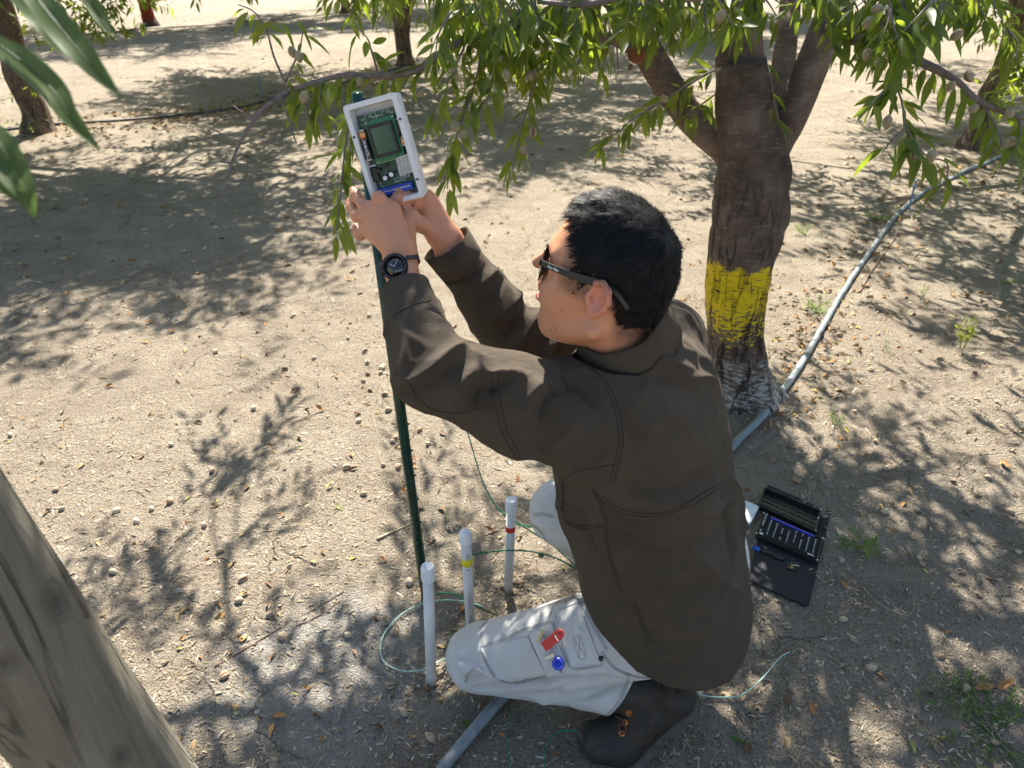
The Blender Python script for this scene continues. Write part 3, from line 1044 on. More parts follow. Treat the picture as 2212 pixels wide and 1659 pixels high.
sprigs(tR, [(2140, 60, 5.9), (2190, 100, 5.8), (2200, 160, 5.8), (2060, 40, 5.9), (2170, 200, 5.7)], 18, 60, (0.07, 0.11))
# orange pruning scar on the left limb
_sc = px(1372, 118, 2.345)
v, f = lathe(_sc, unit(_C0 - _sc + A([-0.9, 0, 0.1])), [(0.026, -0.02), (0.025, 0.0), (0.021, 0.004), (0.012, 0.002), (0.0001, 0.001)], 20, cap=False)
v = v + 0.002 * noise3(v, 90, 5)[:, None]
obj('pruning_scar', v, f, plain('scar_wood', (0.22, 0.075, 0.025), 0.8, vary=0.4, nscale=90, bump=0.6), tree)
# ------------------------------------------------------------------ soft bodies: blended volumes turned into one skin
class Field:
    def __init__(s, xs, ys, zs):
        s.g = [np.asarray(q, dtype=np.float32) for q in (xs, ys, zs)]
        s.D = np.full([len(q) for q in s.g], 0.5, dtype=np.float32)
    def _blk(s, lo, hi):
        sl = []
        for a in range(3):
            i = max(int(np.searchsorted(s.g[a], lo[a])) - 1, 0)
            j = min(int(np.searchsorted(s.g[a], hi[a])) + 1, len(s.g[a]))
            sl.append(slice(i, max(j, i + 1)))
        sl = tuple(sl)
        X, Y, Z = (s.g[a][sl[a]] for a in range(3))
        return sl, X[:, None, None], Y[None, :, None], Z[None, None, :]
    def _mix(s, sl, d, k, sub=False):
        a = s.D[sl]
        if sub:
            d = -d
            if k <= 0:
                s.D[sl] = np.maximum(a, d); return
            h = np.clip(0.5 - 0.5 * (d - a) / k, 0, 1)
            s.D[sl] = d + (a - d) * h + k * h * (1 - h)
        else:
            if k <= 0:
                s.D[sl] = np.minimum(a, d); return
            h = np.clip(0.5 + 0.5 * (d - a) / k, 0, 1)
            s.D[sl] = d + (a - d) * h - k * h * (1 - h)
    def rc(s, a, b, r1, r2, k=0.01, sub=False):
        a = np.asarray(a, dtype=np.float32); b = np.asarray(b, dtype=np.float32)
        m = max(r1, r2) + 2.2 * k + 0.012
        sl, X, Y, Z = s._blk(np.minimum(a, b) - m, np.maximum(a, b) + m)
        ba = b - a
        n2 = float(ba @ ba) + 1e-12
        t = np.clip(((X - a[0]) * ba[0] + (Y - a[1]) * ba[1] + (Z - a[2]) * ba[2]) / n2, 0, 1)
        d = np.sqrt((X - a[0] - t * ba[0]) ** 2 + (Y - a[1] - t * ba[1]) ** 2 + (Z - a[2] - t * ba[2]) ** 2) - (r1 + (r2 - r1) * t)
        s._mix(sl, d, k, sub)
    def chain(s, P, R, k=0.01):
        for i in range(len(P) - 1):
            s.rc(P[i], P[i + 1], R[i], R[i + 1], k)
    def ell(s, c, ax, rad, k=0.01, sub=False):
        c = np.asarray(c, dtype=np.float32); ax = np.asarray(ax, dtype=np.float32)
        rad = np.asarray(rad, dtype=np.float32)
        ext = np.sqrt(((ax * rad[:, None]) ** 2).sum(0)) + 2.2 * k + 0.012
        sl, X, Y, Z = s._blk(c - ext, c + ext)
        X, Y, Z = X - c[0], Y - c[1], Z - c[2]
        k0 = 0; k1 = 0
        for i in range(3):
            q = (X * ax[i, 0] + Y * ax[i, 1] + Z * ax[i, 2]) / rad[i]
            k0 = k0 + q * q
            k1 = k1 + (q / rad[i]) ** 2
        k0 = np.sqrt(k0); k1 = np.sqrt(k1) + 1e-9
        s._mix(sl, k0 * (k0 - 1) / k1, k, sub)
    def mesh(s, smooth=1):
        D = s.D
        n = [q - 1 for q in D.shape]
        c = [D[i:i + n[0], j:j + n[1], k:k + n[2]] < 0 for i in (0, 1) for j in (0, 1) for k in (0, 1)]
        al, an = c[0].copy(), c[0].copy()
        for q in c[1:]:
            al &= q; an |= q
        act = an & ~al
        I = np.argwhere(act)
        idm = np.full(n, -1, dtype=np.int32)
        idm[act] = np.arange(len(I))
        off = A([[i, j, k] for i in (0, 1) for j in (0, 1) for k in (0, 1)])
        cv = np.stack([D[I[:, 0] + o[0], I[:, 1] + o[1], I[:, 2] + o[2]] for o in off], 1)
        cp = np.stack([np.stack([s.g[a][I[:, a] + o[a]] for a in range(3)], 1) for o in off], 1)
        acc = np.zeros((len(I), 3)); cnt = np.zeros(len(I))
        for a in range(8):
            for b in range(a + 1, 8):
                if np.abs(off[a] - off[b]).sum() == 1:
                    m = (cv[:, a] < 0) != (cv[:, b] < 0)
                    t = (cv[m, a] / (cv[m, a] - cv[m, b]))[:, None]
                    acc[m] += cp[m, a] + (cp[m, b] - cp[m, a]) * t
                    cnt[m] += 1
        V = acc / cnt[:, None]
        F = []
        sg = D < 0
        for ax in range(3):
            b, c2 = (ax + 1) % 3, (ax + 2) % 3
            s0 = [slice(None)] * 3; s1 = [slice(None)] * 3
            s0[ax] = slice(0, -1); s1[ax] = slice(1, None)
            ch = sg[tuple(s0)] != sg[tuple(s1)]
            E = np.argwhere(ch)
            E = E[(E[:, b] > 0) & (E[:, c2] > 0) & (E[:, b] < D.shape[b] - 1) & (E[:, c2] < D.shape[c2] - 1)]
            if not len(E):
                continue
            q = []
            for db, dc in ((1, 1), (0, 1), (0, 0), (1, 0)):
                e = E.copy(); e[:, b] -= db; e[:, c2] -= dc
                q.append(idm[e[:, 0], e[:, 1], e[:, 2]])
            q = np.stack(q, 1)
            fl = ~sg[E[:, 0], E[:, 1], E[:, 2]]
            q[fl] = q[fl][:, ::-1]
            F.append(q)
        F = np.concatenate(F)
        F = F[(F >= 0).all(1)]
        for _ in range(smooth):
            V = relax(V, F)
        return V, F

def relax(V, F, w=0.5):
    acc = np.zeros_like(V); cnt = np.zeros(len(V))
    for a, b in ((0, 1), (1, 2), (2, 3), (3, 0)):
        np.add.at(acc, F[:, a], V[F[:, b]]); np.add.at(acc, F[:, b], V[F[:, a]])
        np.add.at(cnt, F[:, a], 1); np.add.at(cnt, F[:, b], 1)
    cnt[cnt == 0] = 1
    return V * (1 - w) + w * acc / cnt[:, None]

def vnormals(V, F):
    n = np.cross(V[F[:, 2]] - V[F[:, 0]], V[F[:, 3]] - V[F[:, 1]])
    N = np.zeros_like(V)
    for k in range(4):
        np.add.at(N, F[:, k], n)
    return N / (np.linalg.norm(N, axis=1)[:, None] + 1e-12)

def keep_faces(V, F, keep):
    F = F[keep[F].all(1)]
    u, inv = np.unique(F, return_inverse=True)
    return V[u], inv.reshape(F.shape), u

def bvh_of(V, F):
    return BVHTree.FromPolygons([tuple(q) for q in V], [tuple(int(i) for i in q) for q in F])

def onto(bvh, rows, n=8):
    """trace a line over a surface: picture positions -> points and normals on it"""
    P = spline(A([(r[0], r[1], 0.0) for r in rows]), n) if len(rows) > 2 else np.linspace(A([*rows[0][:2], 0.0]), A([*rows[1][:2], 0.0]), n + 1)
    pts, nrm = [], []
    for u, v, _ in P:
        d = Vector(ray(u, v)).normalized()
        h = bvh.ray_cast(Vector(_C0), d, 4.0)
        if h[0] is not None:
            pts.append(A(h[0])); nn = A(h[1])
            if nn @ A(d) > 0: nn = -nn
            nrm.append(nn)
    return A(pts).reshape(-1, 3), A(nrm).reshape(-1, 3)

def fold(V, N, bvh, rows, amp, wid, sharp=1.0, n=8):
    """raise (or sink) the cloth along a traced line"""
    pts, _ = onto(bvh, rows, n)
    if len(pts) < 2:
        return V
    m = ((V > pts.min(0) - 3 * wid) & (V < pts.max(0) + 3 * wid)).all(1)
    idx = np.where(m)[0]
    if not len(idx):
        return V
    q = V[idx]
    best = np.full(len(q), 9.0); tpar = np.zeros(len(q))
    for i in range(len(pts) - 1):
        a, b = pts[i], pts[i + 1]
        ba = b - a
        t = np.clip(((q - a) @ ba) / (ba @ ba + 1e-12), 0, 1)
        d = np.linalg.norm(q - a - t[:, None] * ba, axis=1)
        up = d < best
        best[up] = d[up]; tpar[up] = (i + t[up]) / (len(pts) - 1)
    env = np.sin(math.pi * np.clip(tpar * 0.9 + 0.05, 0, 1)) ** 0.5
    V = V.copy()
    V[idx] += N[idx] * (amp * env * np.exp(-(best / wid) ** 1.2 * sharp))[:, None]
    return V

# ------------------------------------------------------------------ the kneeling man
def h1(zx, zy, d):                       # positions read off an enlargement of the hands
    return px(658.3 + zx * 0.29755, 164.6 + zy * 0.29755, d)

HS = 1.06
HO = A([0.150, 1.109, 1.100])
HF, HL, HU = A([-0.862, 0.4635, 0.2053]), A([-0.4446, -0.8858, 0.1331]), A([0.2435, 0.0234, 0.9696])
HA = np.stack([HF, HL, HU])
def hp(f, l, u):
    return HO + HS * (HF * f + HL * l + HU * u)
def hloc(P):
    return ((P - HO) @ HA.T) / HS

FB, RB = A([-0.866, 0.5, 0]), A([0.5, 0.866, 0])
SHL, ELL_, WRL = px(1262, 893, 1.25), px(925, 815, 1.19), h1(690, 1370, 1.318)
SHR, ELR, WRR = A([0.285, 1.335, 0.875]), px(1112, 735, 1.50), h1(1065, 1262, 1.405)
HIPL, KNL, ANL = A([0.315, 1.138, 0.325]), A([-0.088, 1.222, 0.108]), A([0.305, 1.105, 0.140])
HIPR, KNR, ANR = A([0.42, 1.34, 0.36]), px(1216, 1105, 1.84), A([0.33, 1.47, 0.10])
man = thing('person', A([0.25, 1.15, 0.0]), 'kneeling person in dark brown work shirt, grey trousers and sunglasses working on electronics', 'person')

def mat_skin():
    t = NT('skin')
    at = t.n('ShaderNodeAttribute'); at.attribute_name = 'Col'
    n = t.noise(60, 5, 0.65)
    c = t.mix(t.ramp(n, [(0.35, 0.0), (0.75, 0.30)]), at.outputs['Color'], (0.60, 0.24, 0.14))
    t.l(c, t.b.inputs['Base Color'])
    t.b.inputs['Subsurface Weight'].default_value = 0.12
    t.b.inputs['Subsurface Radius'].default_value = (0.012, 0.005, 0.003)
    t.b.inputs['Subsurface Scale'].default_value = 0.6
    t.l(t.ramp(t.noise(120, 3), [(0.3, 0.40), (0.7, 0.60)]), t.b.inputs['Roughness'])
    h = t.math('ADD', t.math('MULTIPLY', t.voro(700, 'SMOOTH_F1'), 0.4), t.noise(260, 4))
    t.bump(h, 0.22, 0.0015)
    return t.m
M_skin = mat_skin()

def build_body():
    def ax(lo, hi, a, b, fine, coarse):
        return np.concatenate([np.arange(lo, a, coarse), np.arange(a, b, fine), np.arange(b, hi, coarse)])
    fd = Field(ax(-0.33, 0.56, -0.285, 0.285, 0.0019, 0.012), ax(0.9, 1.65, 0.975, 1.46, 0.0019, 0.012), ax(0.0, 1.28, 0.935, 1.255, 0.0019, 0.012))
    # hidden under the clothes, so that the figure is one whole
    NB = A([0.190, 1.132, 0.940])
    fd.rc(A([0.34, 1.2, 0.34]), A([0.25, 1.19, 0.72]), 0.09, 0.10, 0.02)
    fd.rc(A([0.25, 1.19, 0.72]), NB - A([0, 0, 0.05]), 0.10, 0.06, 0.02)
    fd.rc(SHL, NB, 0.045, 0.05, 0.02); fd.rc(SHR, NB, 0.045, 0.05, 0.02)
    fd.chain([SHL, ELL_], [0.04, 0.034]); fd.chain([SHR, ELR], [0.04, 0.034])
    fd.chain([A([0.34, 1.2, 0.34]), HIPL, KNL, ANL], [0.09, 0.065, 0.045, 0.032], 0.02)
    fd.chain([A([0.34, 1.2, 0.34]), HIPR, KNR, ANR], [0.09, 0.065, 0.045, 0.032], 0.02)
    # head
    E = lambda c, r, k=0.012, sub=False: fd.ell(hp(*c), HA, A(r) * HS, k, sub)
    C = lambda a, b, r1, r2, k=0.008, sub=False: fd.rc(hp(*a), hp(*b), r1 * HS, r2 * HS, k, sub)
    E((0.003, 0, 0.020), (0.090, 0.075, 0.086))
    E((0.020, 0, 0.002), (0.071, 0.065, 0.085), 0.02)
    E((0.033, 0, -0.046), (0.056, 0.056, 0.058), 0.02)
    E((0.030, 0, -0.076), (0.052, 0.048, 0.042), 0.02)
    for s in (-1, 1):
        C((-0.014, 0.052 * s, -0.066), (0.060, 0.014 * s, -0.105), 0.014, 0.014, 0.020)
        C((0.086, 0.012 * s, 0.021), (0.068, 0.045 * s, 0.018), 0.008, 0.008, 0.014)
        E((0.054, 0.040 * s, -0.036), (0.030, 0.021, 0.030), 0.014)
        E((0.093, 0.031 * s, 0.0), (0.012, 0.016, 0.010), 0.008, True)
        E((0.074, 0.031 * s, -0.001), (0.0125, 0.0125, 0.0125), 0.003)
        C((0.095, 0.011 * s, -0.028), (0.090, 0.014 * s, -0.029), 0.0085, 0.008, 0.005)
        # ear
        E((-0.016, 0.0775 * s, -0.010), (0.017, 0.009, 0.028), 0.006)
        ear = [(-0.0028, 0.0751, 0.0026), (-0.0072, 0.083, 0.0131), (-0.0178, 0.0892, 0.0184), (-0.0292, 0.0918, 0.0114), (-0.0336, 0.0918, -0.0027), (-0.0292, 0.0883, -0.0168), (-0.0204, 0.083, -0.0274), (-0.0116, 0.0786, -0.0344)]
        er = [0.0035, 0.004, 0.0045, 0.0048, 0.0045, 0.0045, 0.006, 0.007]
        for i in range(len(ear) - 1):
            a, b = ear[i], ear[i + 1]
            C((a[0], a[1] * s, a[2]), (b[0], b[1] * s, b[2]), er[i], er[i + 1], 0.004)
        E((-0.016, 0.091 * s, -0.004), (0.011, 0.010, 0.017), 0.005, True)
        E((-0.006, 0.085 * s, -0.010), (0.006, 0.008, 0.008), 0.004, True)
        C((0.000, 0.078 * s, -0.009), (-0.002, 0.080 * s, -0.014), 0.005, 0.004, 0.005)
        C((-0.022, 0.083 * s, 0.006), (-0.026, 0.084 * s, -0.014), 0.0042, 0.004, 0.004)
    C((0.088, 0, 0.012), (0.112, 0, -0.020), 0.0080, 0.0098, 0.009)
    E((0.086, 0, -0.044), (0.013, 0.020, 0.014), 0.012)
    C((0.0905, -0.016, -0.0515), (0.0965, 0.0, -0.0500), 0.0050, 0.0062, 0.004); C((0.0965, 0, -0.0500), (0.0905, 0.016, -0.0515), 0.0062, 0.0050, 0.004)
    C((0.087, -0.015, -0.0675), (0.0935, 0.0, -0.0690), 0.0055, 0.0075, 0.004); C((0.0935, 0, -0.0690), (0.087, 0.015, -0.0675), 0.0075, 0.0055, 0.004)
    E((0.098, 0, -0.0595), (0.014, 0.017, 0.0035), 0.002, True)
    E((0.068, 0, -0.094), (0.018, 0.022, 0.018), 0.012)
    # neck
    fd.rc(hp(-0.020, 0, -0.045), NB, 0.051, 0.054, 0.022)
    hk = lambda a, b, d: h1(a, b - 14 - 22 * min(max((1250 - b) / 200.0, 0), 1), d)
    # left hand: back towards the camera, fingers round the edge of the box
    W = hk(700, 1285, 1.312)
    fd.chain([ELL_, WRL, W], [0.038, 0.028, 0.0275], 0.012)
    mcp = {'i': hk(628, 1000, 1.312), 'm': hk(540, 985, 1.312), 'r': hk(470, 1035, 1.318), 'l': hk(447, 1125, 1.326)}
    for kf, r in (('i', 0.0150), ('m', 0.0152), ('r', 0.0142), ('l', 0.0125)):
        fd.rc(W + (mcp[kf] - W) * 0.12, mcp[kf], 0.021, r, 0.012)
        fd.rc(W + (mcp[kf] - W) * 0.25 + _CF * 0.012, mcp[kf] + _CF * 0.008, 0.018, r * 0.9, 0.012)
    def finger(P, r0, r1, root=None):
        n = len(P)
        R = np.linspace(r0, r1, n)
        for i in range(n - 1):
            fd.rc(P[i], P[i + 1], R[i], R[i + 1], 0.0035)
        for i in range(1, n - 1):
            fd.rc(P[i], P[i], R[i] * 1.10, R[i] * 1.10, 0.004)
    finger([mcp['i'], hk(535, 918, 1.303), hk(548, 958, 1.338), hk(590, 975, 1.35)], 0.0115, 0.0085)
    finger([mcp['m'], hk(425, 978, 1.322), hk(372, 905, 1.340), hk(352, 868, 1.348)], 0.0108, 0.0078)
    finger([mcp['r'], hk(378, 1052, 1.330), hk(338, 990, 1.346), hk(326, 945, 1.352)], 0.0102, 0.0076)
    finger([mcp['l'], hk(400, 1178, 1.338), hk(380, 1150, 1.350), hk(370, 1122, 1.356)], 0.0092, 0.0070)
    th = [hk(735, 1190, 1.330), hk(748, 1085, 1.345), hk(715, 1005, 1.360), hk(668, 962, 1.366)]
    fd.rc(W + _CF * 0.008, th[0], 0.020, 0.017, 0.012)
    finger(th, 0.0165, 0.0095)
    # right hand: turning the small driver
    W = hk(1040, 1215, 1.398)
    fd.chain([ELR, WRR, W], [0.036, 0.029, 0.0275], 0.012)
    mcp = {'i': hk(880, 918, 1.366), 'm': hk(908, 958, 1.372), 'r': hk(895, 1022, 1.384), 'l': hk(885, 1085, 1.396)}
    for kf, r in (('i', 0.0145), ('m', 0.0148), ('r', 0.0138), ('l', 0.0120)):
        fd.rc(W + (mcp[kf] - W) * 0.12, mcp[kf], 0.0215, r, 0.012)
        fd.rc(W + (mcp[kf] - W) * 0.3 - _CR * 0.008, mcp[kf] - _CR * 0.006, 0.018, r * 0.9, 0.012)
    finger([mcp['i'], hk(748, 842, 1.352), hk(692, 872, 1.345), hk(658, 912, 1.345)], 0.0112, 0.0078)
    finger([mcp['m'], hk(752, 912, 1.345), hk(685, 918, 1.338), hk(628, 948, 1.335)], 0.0112, 0.0080)
    finger([mcp['r'], hk(812, 968, 1.362), hk(772, 1002, 1.372), hk(748, 1010, 1.382)], 0.0102, 0.0080)
    finger([mcp['l'], hk(818, 1035, 1.382), hk(785, 1050, 1.392), hk(765, 1052, 1.400)], 0.0092, 0.0072)
    th = [hk(962, 1165, 1.380), hk(852, 1108, 1.360), hk(778, 1045, 1.350), hk(722, 982, 1.346)]
    fd.rc(W, th[0], 0.022, 0.018, 0.012)
    finger(th, 0.0160, 0.0092)
    V, F = fd.mesh(2)
    # colouring that belongs to the skin: lips, ear, knuckles, nails, moles, short stubble
    col = np.tile(A([0.570, 0.255, 0.138]), (len(V), 1))
    q = hloc(V)
    def tint(m, c):
        nonlocal col
        m = np.clip(m, 0, 1)[:, None]
        col = col * (1 - m) + A(c) * m
    ball = lambda P, c, r: np.clip(1.6 * (1 - np.linalg.norm(P - A(c), axis=1) / r), 0, 1)
    onh = np.linalg.norm(q, axis=1) < 0.17
    tint(onh * np.exp(-(((q[:, 0] - 0.095) / 0.012) ** 2 + (q[:, 1] / 0.019) ** 2 + ((q[:, 2] + 0.059) / 0.0135) ** 2)) * 1.3, (0.36, 0.10, 0.095))
    tint(onh * np.exp(-(((q[:, 0] - 0.105) / 0.02) ** 2 + (q[:, 1] / 0.02) ** 2 + ((q[:, 2] + 0.025) / 0.02) ** 2)) * 0.5, (0.48, 0.19, 0.13))
    for c in ((0.043, 0.062, -0.092), (0.052, 0.056, -0.10), (0.075, 0.046, -0.03), (0.036, 0.066, -0.055), (-0.03, 0.062, -0.125)):
        j = np.argmin(np.linalg.norm(q - A(c), axis=1))
        tint(np.clip((0.0021 - np.linalg.norm(q - q[j], axis=1)) / 0.0010, 0, 1), (0.06, 0.025, 0.02))
    for p, r in ((h1(535, 918, 1.303), 0.016), (h1(628, 1000, 1.312), 0.016), (h1(748, 842, 1.352), 0.015), (h1(752, 912, 1.345), 0.015), (h1(352, 868, 1.348), 0.012), (h1(326, 945, 1.352), 0.012), (h1(658, 912, 1.345), 0.012)):
        tint(ball(V, p, r) * 0.45, (0.50, 0.20, 0.14))
    # scalp showing through the short hair at the side
    hair = onh & (q[:, 2] > -0.03) & (q[:, 0] < 0.055) & (np.abs(q[:, 1]) > 0.045)
    tint(hair * np.clip((0.062 - q[:, 0]) / 0.02, 0, 1) * np.clip((q[:, 2] + 0.03) / 0.02, 0, 1) * 0.8, (0.07, 0.045, 0.035))
    nape = onh & (q[:, 0] < -0.03) & (q[:, 2] > -0.10)
    tint(nape * np.clip((-0.035 - q[:, 0]) / 0.015, 0, 1) * np.clip((q[:, 2] + 0.09) / 0.03, 0, 1) * 0.85, (0.05, 0.035, 0.03))
    for s in (-1, 1):
        tint(ball(q, (-0.018, 0.088 * s, -0.008), 0.034) * (np.abs(q[:, 1]) > 0.0745) * 1.2, (0.62, 0.225, 0.135))
    return V, F, col

_BV, _BF, _BC = build_body()
body = obj('body', _BV, _BF, M_skin, man, col=_BC)

# ------------------------------------------------------------------ hair
M_hair = plain('black_hair', (0.006, 0.0055, 0.0055), 0.55, vary=0.3, nscale=300)
M_hair.node_tree.nodes['Principled BSDF'].inputs['Specular IOR Level'].default_value = 0.18
def hair_keep(q):
    f, l, u = q[:, 0], np.abs(q[:, 1]), q[:, 2]
    front = np.interp(u, [-0.1, -0.034, -0.030, 0.0, 0.03, 0.055, 0.085, 0.12], [-0.045, -0.040, 0.026, 0.034, 0.040, 0.050, 0.076, 0.11])
    front = front + 0.004 * np.sin(l * 300) - np.clip(l - 0.055, 0, 1) * 0.25
    low = np.interp(f, [-0.12, -0.06, -0.045, -0.03, 0.0, 0.02, 0.05], [-0.040, -0.044, -0.040, 0.012, 0.020, -0.032, -0.02])
    return (f < front) & (u > low)
def build_hair():
    lo, hi = HO - 0.17, HO + 0.17
    fd = Field(*[np.arange(lo[a], hi[a], 0.0045) for a in range(3)])
    E = lambda c, r, k=0.02: fd.ell(hp(*c), HA, A(r) * HS, k)
    E((0.001, 0, 0.021), (0.0955, 0.079, 0.0945))
    E((0.026, 0, 0.054), (0.062, 0.064, 0.062))
    E((-0.036, 0, -0.012), (0.059, 0.064, 0.070))
    E((0.004, 0, 0.0), (0.060, 0.079, 0.050), 0.01)
    V, F = fd.mesh(2)
    q = hloc(V)
    # thinner at the sides and the nape
    N = vnormals(V, F)
    thin = np.clip((0.03 - q[:, 2]) / 0.05, 0, 1) * 0.006
    V = V - N * thin[:, None] + N * (0.0025 * noise3(V, 45, 4) + 0.0018 * noise3(V, 110, 5))[:, None]
    V, F, _ = keep_faces(V, F, hair_keep(hloc(V)))
    return V, F
_HV, _HF = build_hair()
hair = obj('hair', _HV, _HF, M_hair, man)
def build_strands():
    r = np.random.default_rng(3)
    N = vnormals(_HV, _HF)
    tri = r.integers(0, len(_HF), 15000)
    w = r.random((len(tri), 2))
    a = _HV[_HF[tri, 0]]; b = _HV[_HF[tri, 1]]; c = _HV[_HF[tri, 2]]; d = _HV[_HF[tri, 3]]
    P = (a * (1 - w[:, :1]) + b * w[:, :1]) * (1 - w[:, 1:]) + (d * (1 - w[:, :1]) + c * w[:, :1]) * w[:, 1:]
    n = N[_HF[tri, 0]]
    q = hloc(P)
    whorl = hp(-0.062, 0.012, 0.080)
    D = P - whorl
    D = D - n * (D * n).sum(1)[:, None]
    D /= np.linalg.norm(D, axis=1)[:, None] + 1e-9
    swirl = np.cross(n, D)
    D = D + 0.45 * swirl * np.exp(-np.linalg.norm(P - whorl, axis=1) / 0.04)[:, None]
    D += r.normal(0, 0.13, D.shape) + n * r.uniform(-0.14, 0.05, len(P))[:, None]
    D /= np.linalg.norm(D, axis=1)[:, None]
    L = np.interp(q[:, 2], [-0.09, -0.03, 0.02, 0.08], [0.009, 0.011, 0.016, 0.026]) * r.uniform(0.6, 1.25, len(P))
    S = np.cross(n, D); S /= np.linalg.norm(S, axis=1)[:, None] + 1e-9
    wd = 0.00050
    base = P - n * 0.003
    midp = P + D * L[:, None] * 0.5 + n * 0.0018
    tip = P + D * L[:, None] - n * (0.16 * L)[:, None]
    V = np.stack([base - S * wd, base + S * wd, midp - S * wd * 0.8, midp + S * wd * 0.8, tip], 1).reshape(-1, 3)
    k = np.arange(len(P)) * 5
    fq = np.stack([k, k + 1, k + 3, k + 2], 1)
    ft = np.stack([k + 2, k + 3, k + 4], 1)
    return V, (fq, ft)
_sv, _sf = build_strands()
tag(obj_qt('strands', _sv, _sf, M_hair, hair), kind='stuff')

# ------------------------------------------------------------------ shirt
def mat_cloth(name, c1, c2, weave=900, bump=0.35, rough=0.85, sheen=0.25):
    t = NT(name)
    n = t.noise(14, 5, 0.6)
    f = t.noise(420, 3, 0.7)
    c = t.ramp(n, [(0.3, c1), (0.7, c2)])
    c = t.mix(t.ramp(f, [(0.35, 0.30), (0.6, 0.0)]), c, A(c1) * 0.7)
    t.l(c, t.b.inputs['Base Color'])
    t.set(Roughness=rough)
    t.b.inputs['Sheen Weight'].default_value = sheen
    t.b.inputs['Sheen Roughness'].default_value = 0.5
    t.b.inputs['Specular IOR Level'].default_value = 0.2
    wv = t.n('ShaderNodeTexWave'); wv.inputs['Scale'].default_value = weave
    t.l(t.mapping(t.tc(), rot=(0.5, 0.7, 0.4)), wv.inputs[0])
    h = t.math('ADD', t.math('MULTIPLY', wv.outputs['Fac'], 0.25), t.math('ADD', f, t.math('MULTIPLY', t.noise(34, 4, 0.6, dist=1.6), 2.2)))
    t.bump(h, bump, 0.003)
    return t.m
M_shirt = mat_cloth('brown_twill', (0.070, 0.050, 0.031), (0.098, 0.073, 0.047), 700, 0.75, sheen=0.06)
M_stitch = plain('brown_stitching', (0.040, 0.028, 0.019), 0.9, vary=0.3, nscale=400)
M_denim = mat_cloth('light_grey_twill', (0.570, 0.555, 0.530), (0.660, 0.645, 0.620), 800, 0.4, sheen=0.1)
M_stitch2 = plain('grey_stitching', (0.25, 0.235, 0.225), 0.9, vary=0.3, nscale=400)

TZ = A([0.10, 0.16, 0.22, 0.34, 0.46, 0.62, 0.78, 0.86, 0.915, 0.955, 0.985])
TC = A([[0.378, 1.160], [0.372, 1.160], [0.360, 1.165], [0.334, 1.180], [0.308, 1.185], [0.262, 1.180], [0.235, 1.178], [0.224, 1.168], [0.212, 1.155], [0.200, 1.14], [0.195, 1.135]])
TA = A([0.140, 0.160, 0.178, 0.192, 0.192, 0.192, 0.196, 0.188, 0.150, 0.105, 0.06])
TB = A([0.122, 0.138, 0.148, 0.160, 0.158, 0.156, 0.146, 0.130, 0.110, 0.090, 0.055])
def shirt_volume():
    fd = Field(np.arange(-0.27, 0.56, 0.0036), np.arange(0.93, 1.50, 0.0036), np.arange(0.18, 1.10, 0.0036))
    X, Y, Z = fd.g[0][:, None, None], fd.g[1][None, :, None], fd.g[2][None, None, :]
    z = fd.g[2]
    cx, cy = np.interp(z, TZ, TC[:, 0]), np.interp(z, TZ, TC[:, 1])
    a, b = np.interp(z, TZ, TA), np.interp(z, TZ, TB)
    for arr in (cx, cy, a, b):
        arr[:] = np.convolve(np.pad(arr, 6, 'edge'), np.ones(13) / 13, 'valid')
    l = (X - cx) * RB[0] + (Y - cy) * RB[1]
    f = (X - cx) * FB[0] + (Y - cy) * FB[1]
    rr = (np.abs(l / a) ** 2.35 + np.abs(f / b) ** 2.35) ** (1 / 2.35)
    d = (rr - 1) * np.minimum(a, b)
    d = np.maximum(d, Z - 0.972)
    fd.D = d.astype(np.float32)
    # shoulders and sleeves
    NBK = A([0.208, 1.145, 0.918])
    fd.rc(NBK, SHL + A([0.012, 0.01, 0.004]), 0.062, 0.068, 0.05)
    fd.rc(NBK, SHR, 0.062, 0.070, 0.05)
    m1 = SHL + (ELL_ - SHL) * 0.45
    m2 = ELL_ + (WRL - ELL_) * 0.45
    c2 = ELL_ + (WRL - ELL_) * 0.90
    dn = A([0, 0, -0.010])
    fd.rc(SHL + A([0.03, 0.0, -0.02]), m1 + dn, 0.084, 0.074, 0.045)
    fd.rc(m1 + dn, ELL_ + A([0.004, 0.012, 0.004]), 0.074, 0.060, 0.02)
    fd.rc(ELL_ + A([0.004, 0.012, 0.004]), m2, 0.058, 0.047, 0.015)
    fd.rc(m2, c2, 0.047, 0.0375, 0.01)
    m1 = SHR + (ELR - SHR) * 0.5
    m2 = ELR + (WRR - ELR) * 0.5
    c2 = ELR + (WRR - ELR) * 0.97
    fd.rc(SHR, m1, 0.080, 0.072, 0.045)
    fd.rc(m1, ELR, 0.070, 0.060, 0.02)
    fd.rc(ELR, m2, 0.058, 0.052, 0.015)
    fd.rc(m2, c2, 0.050, 0.041, 0.01)
    return fd.mesh(2)

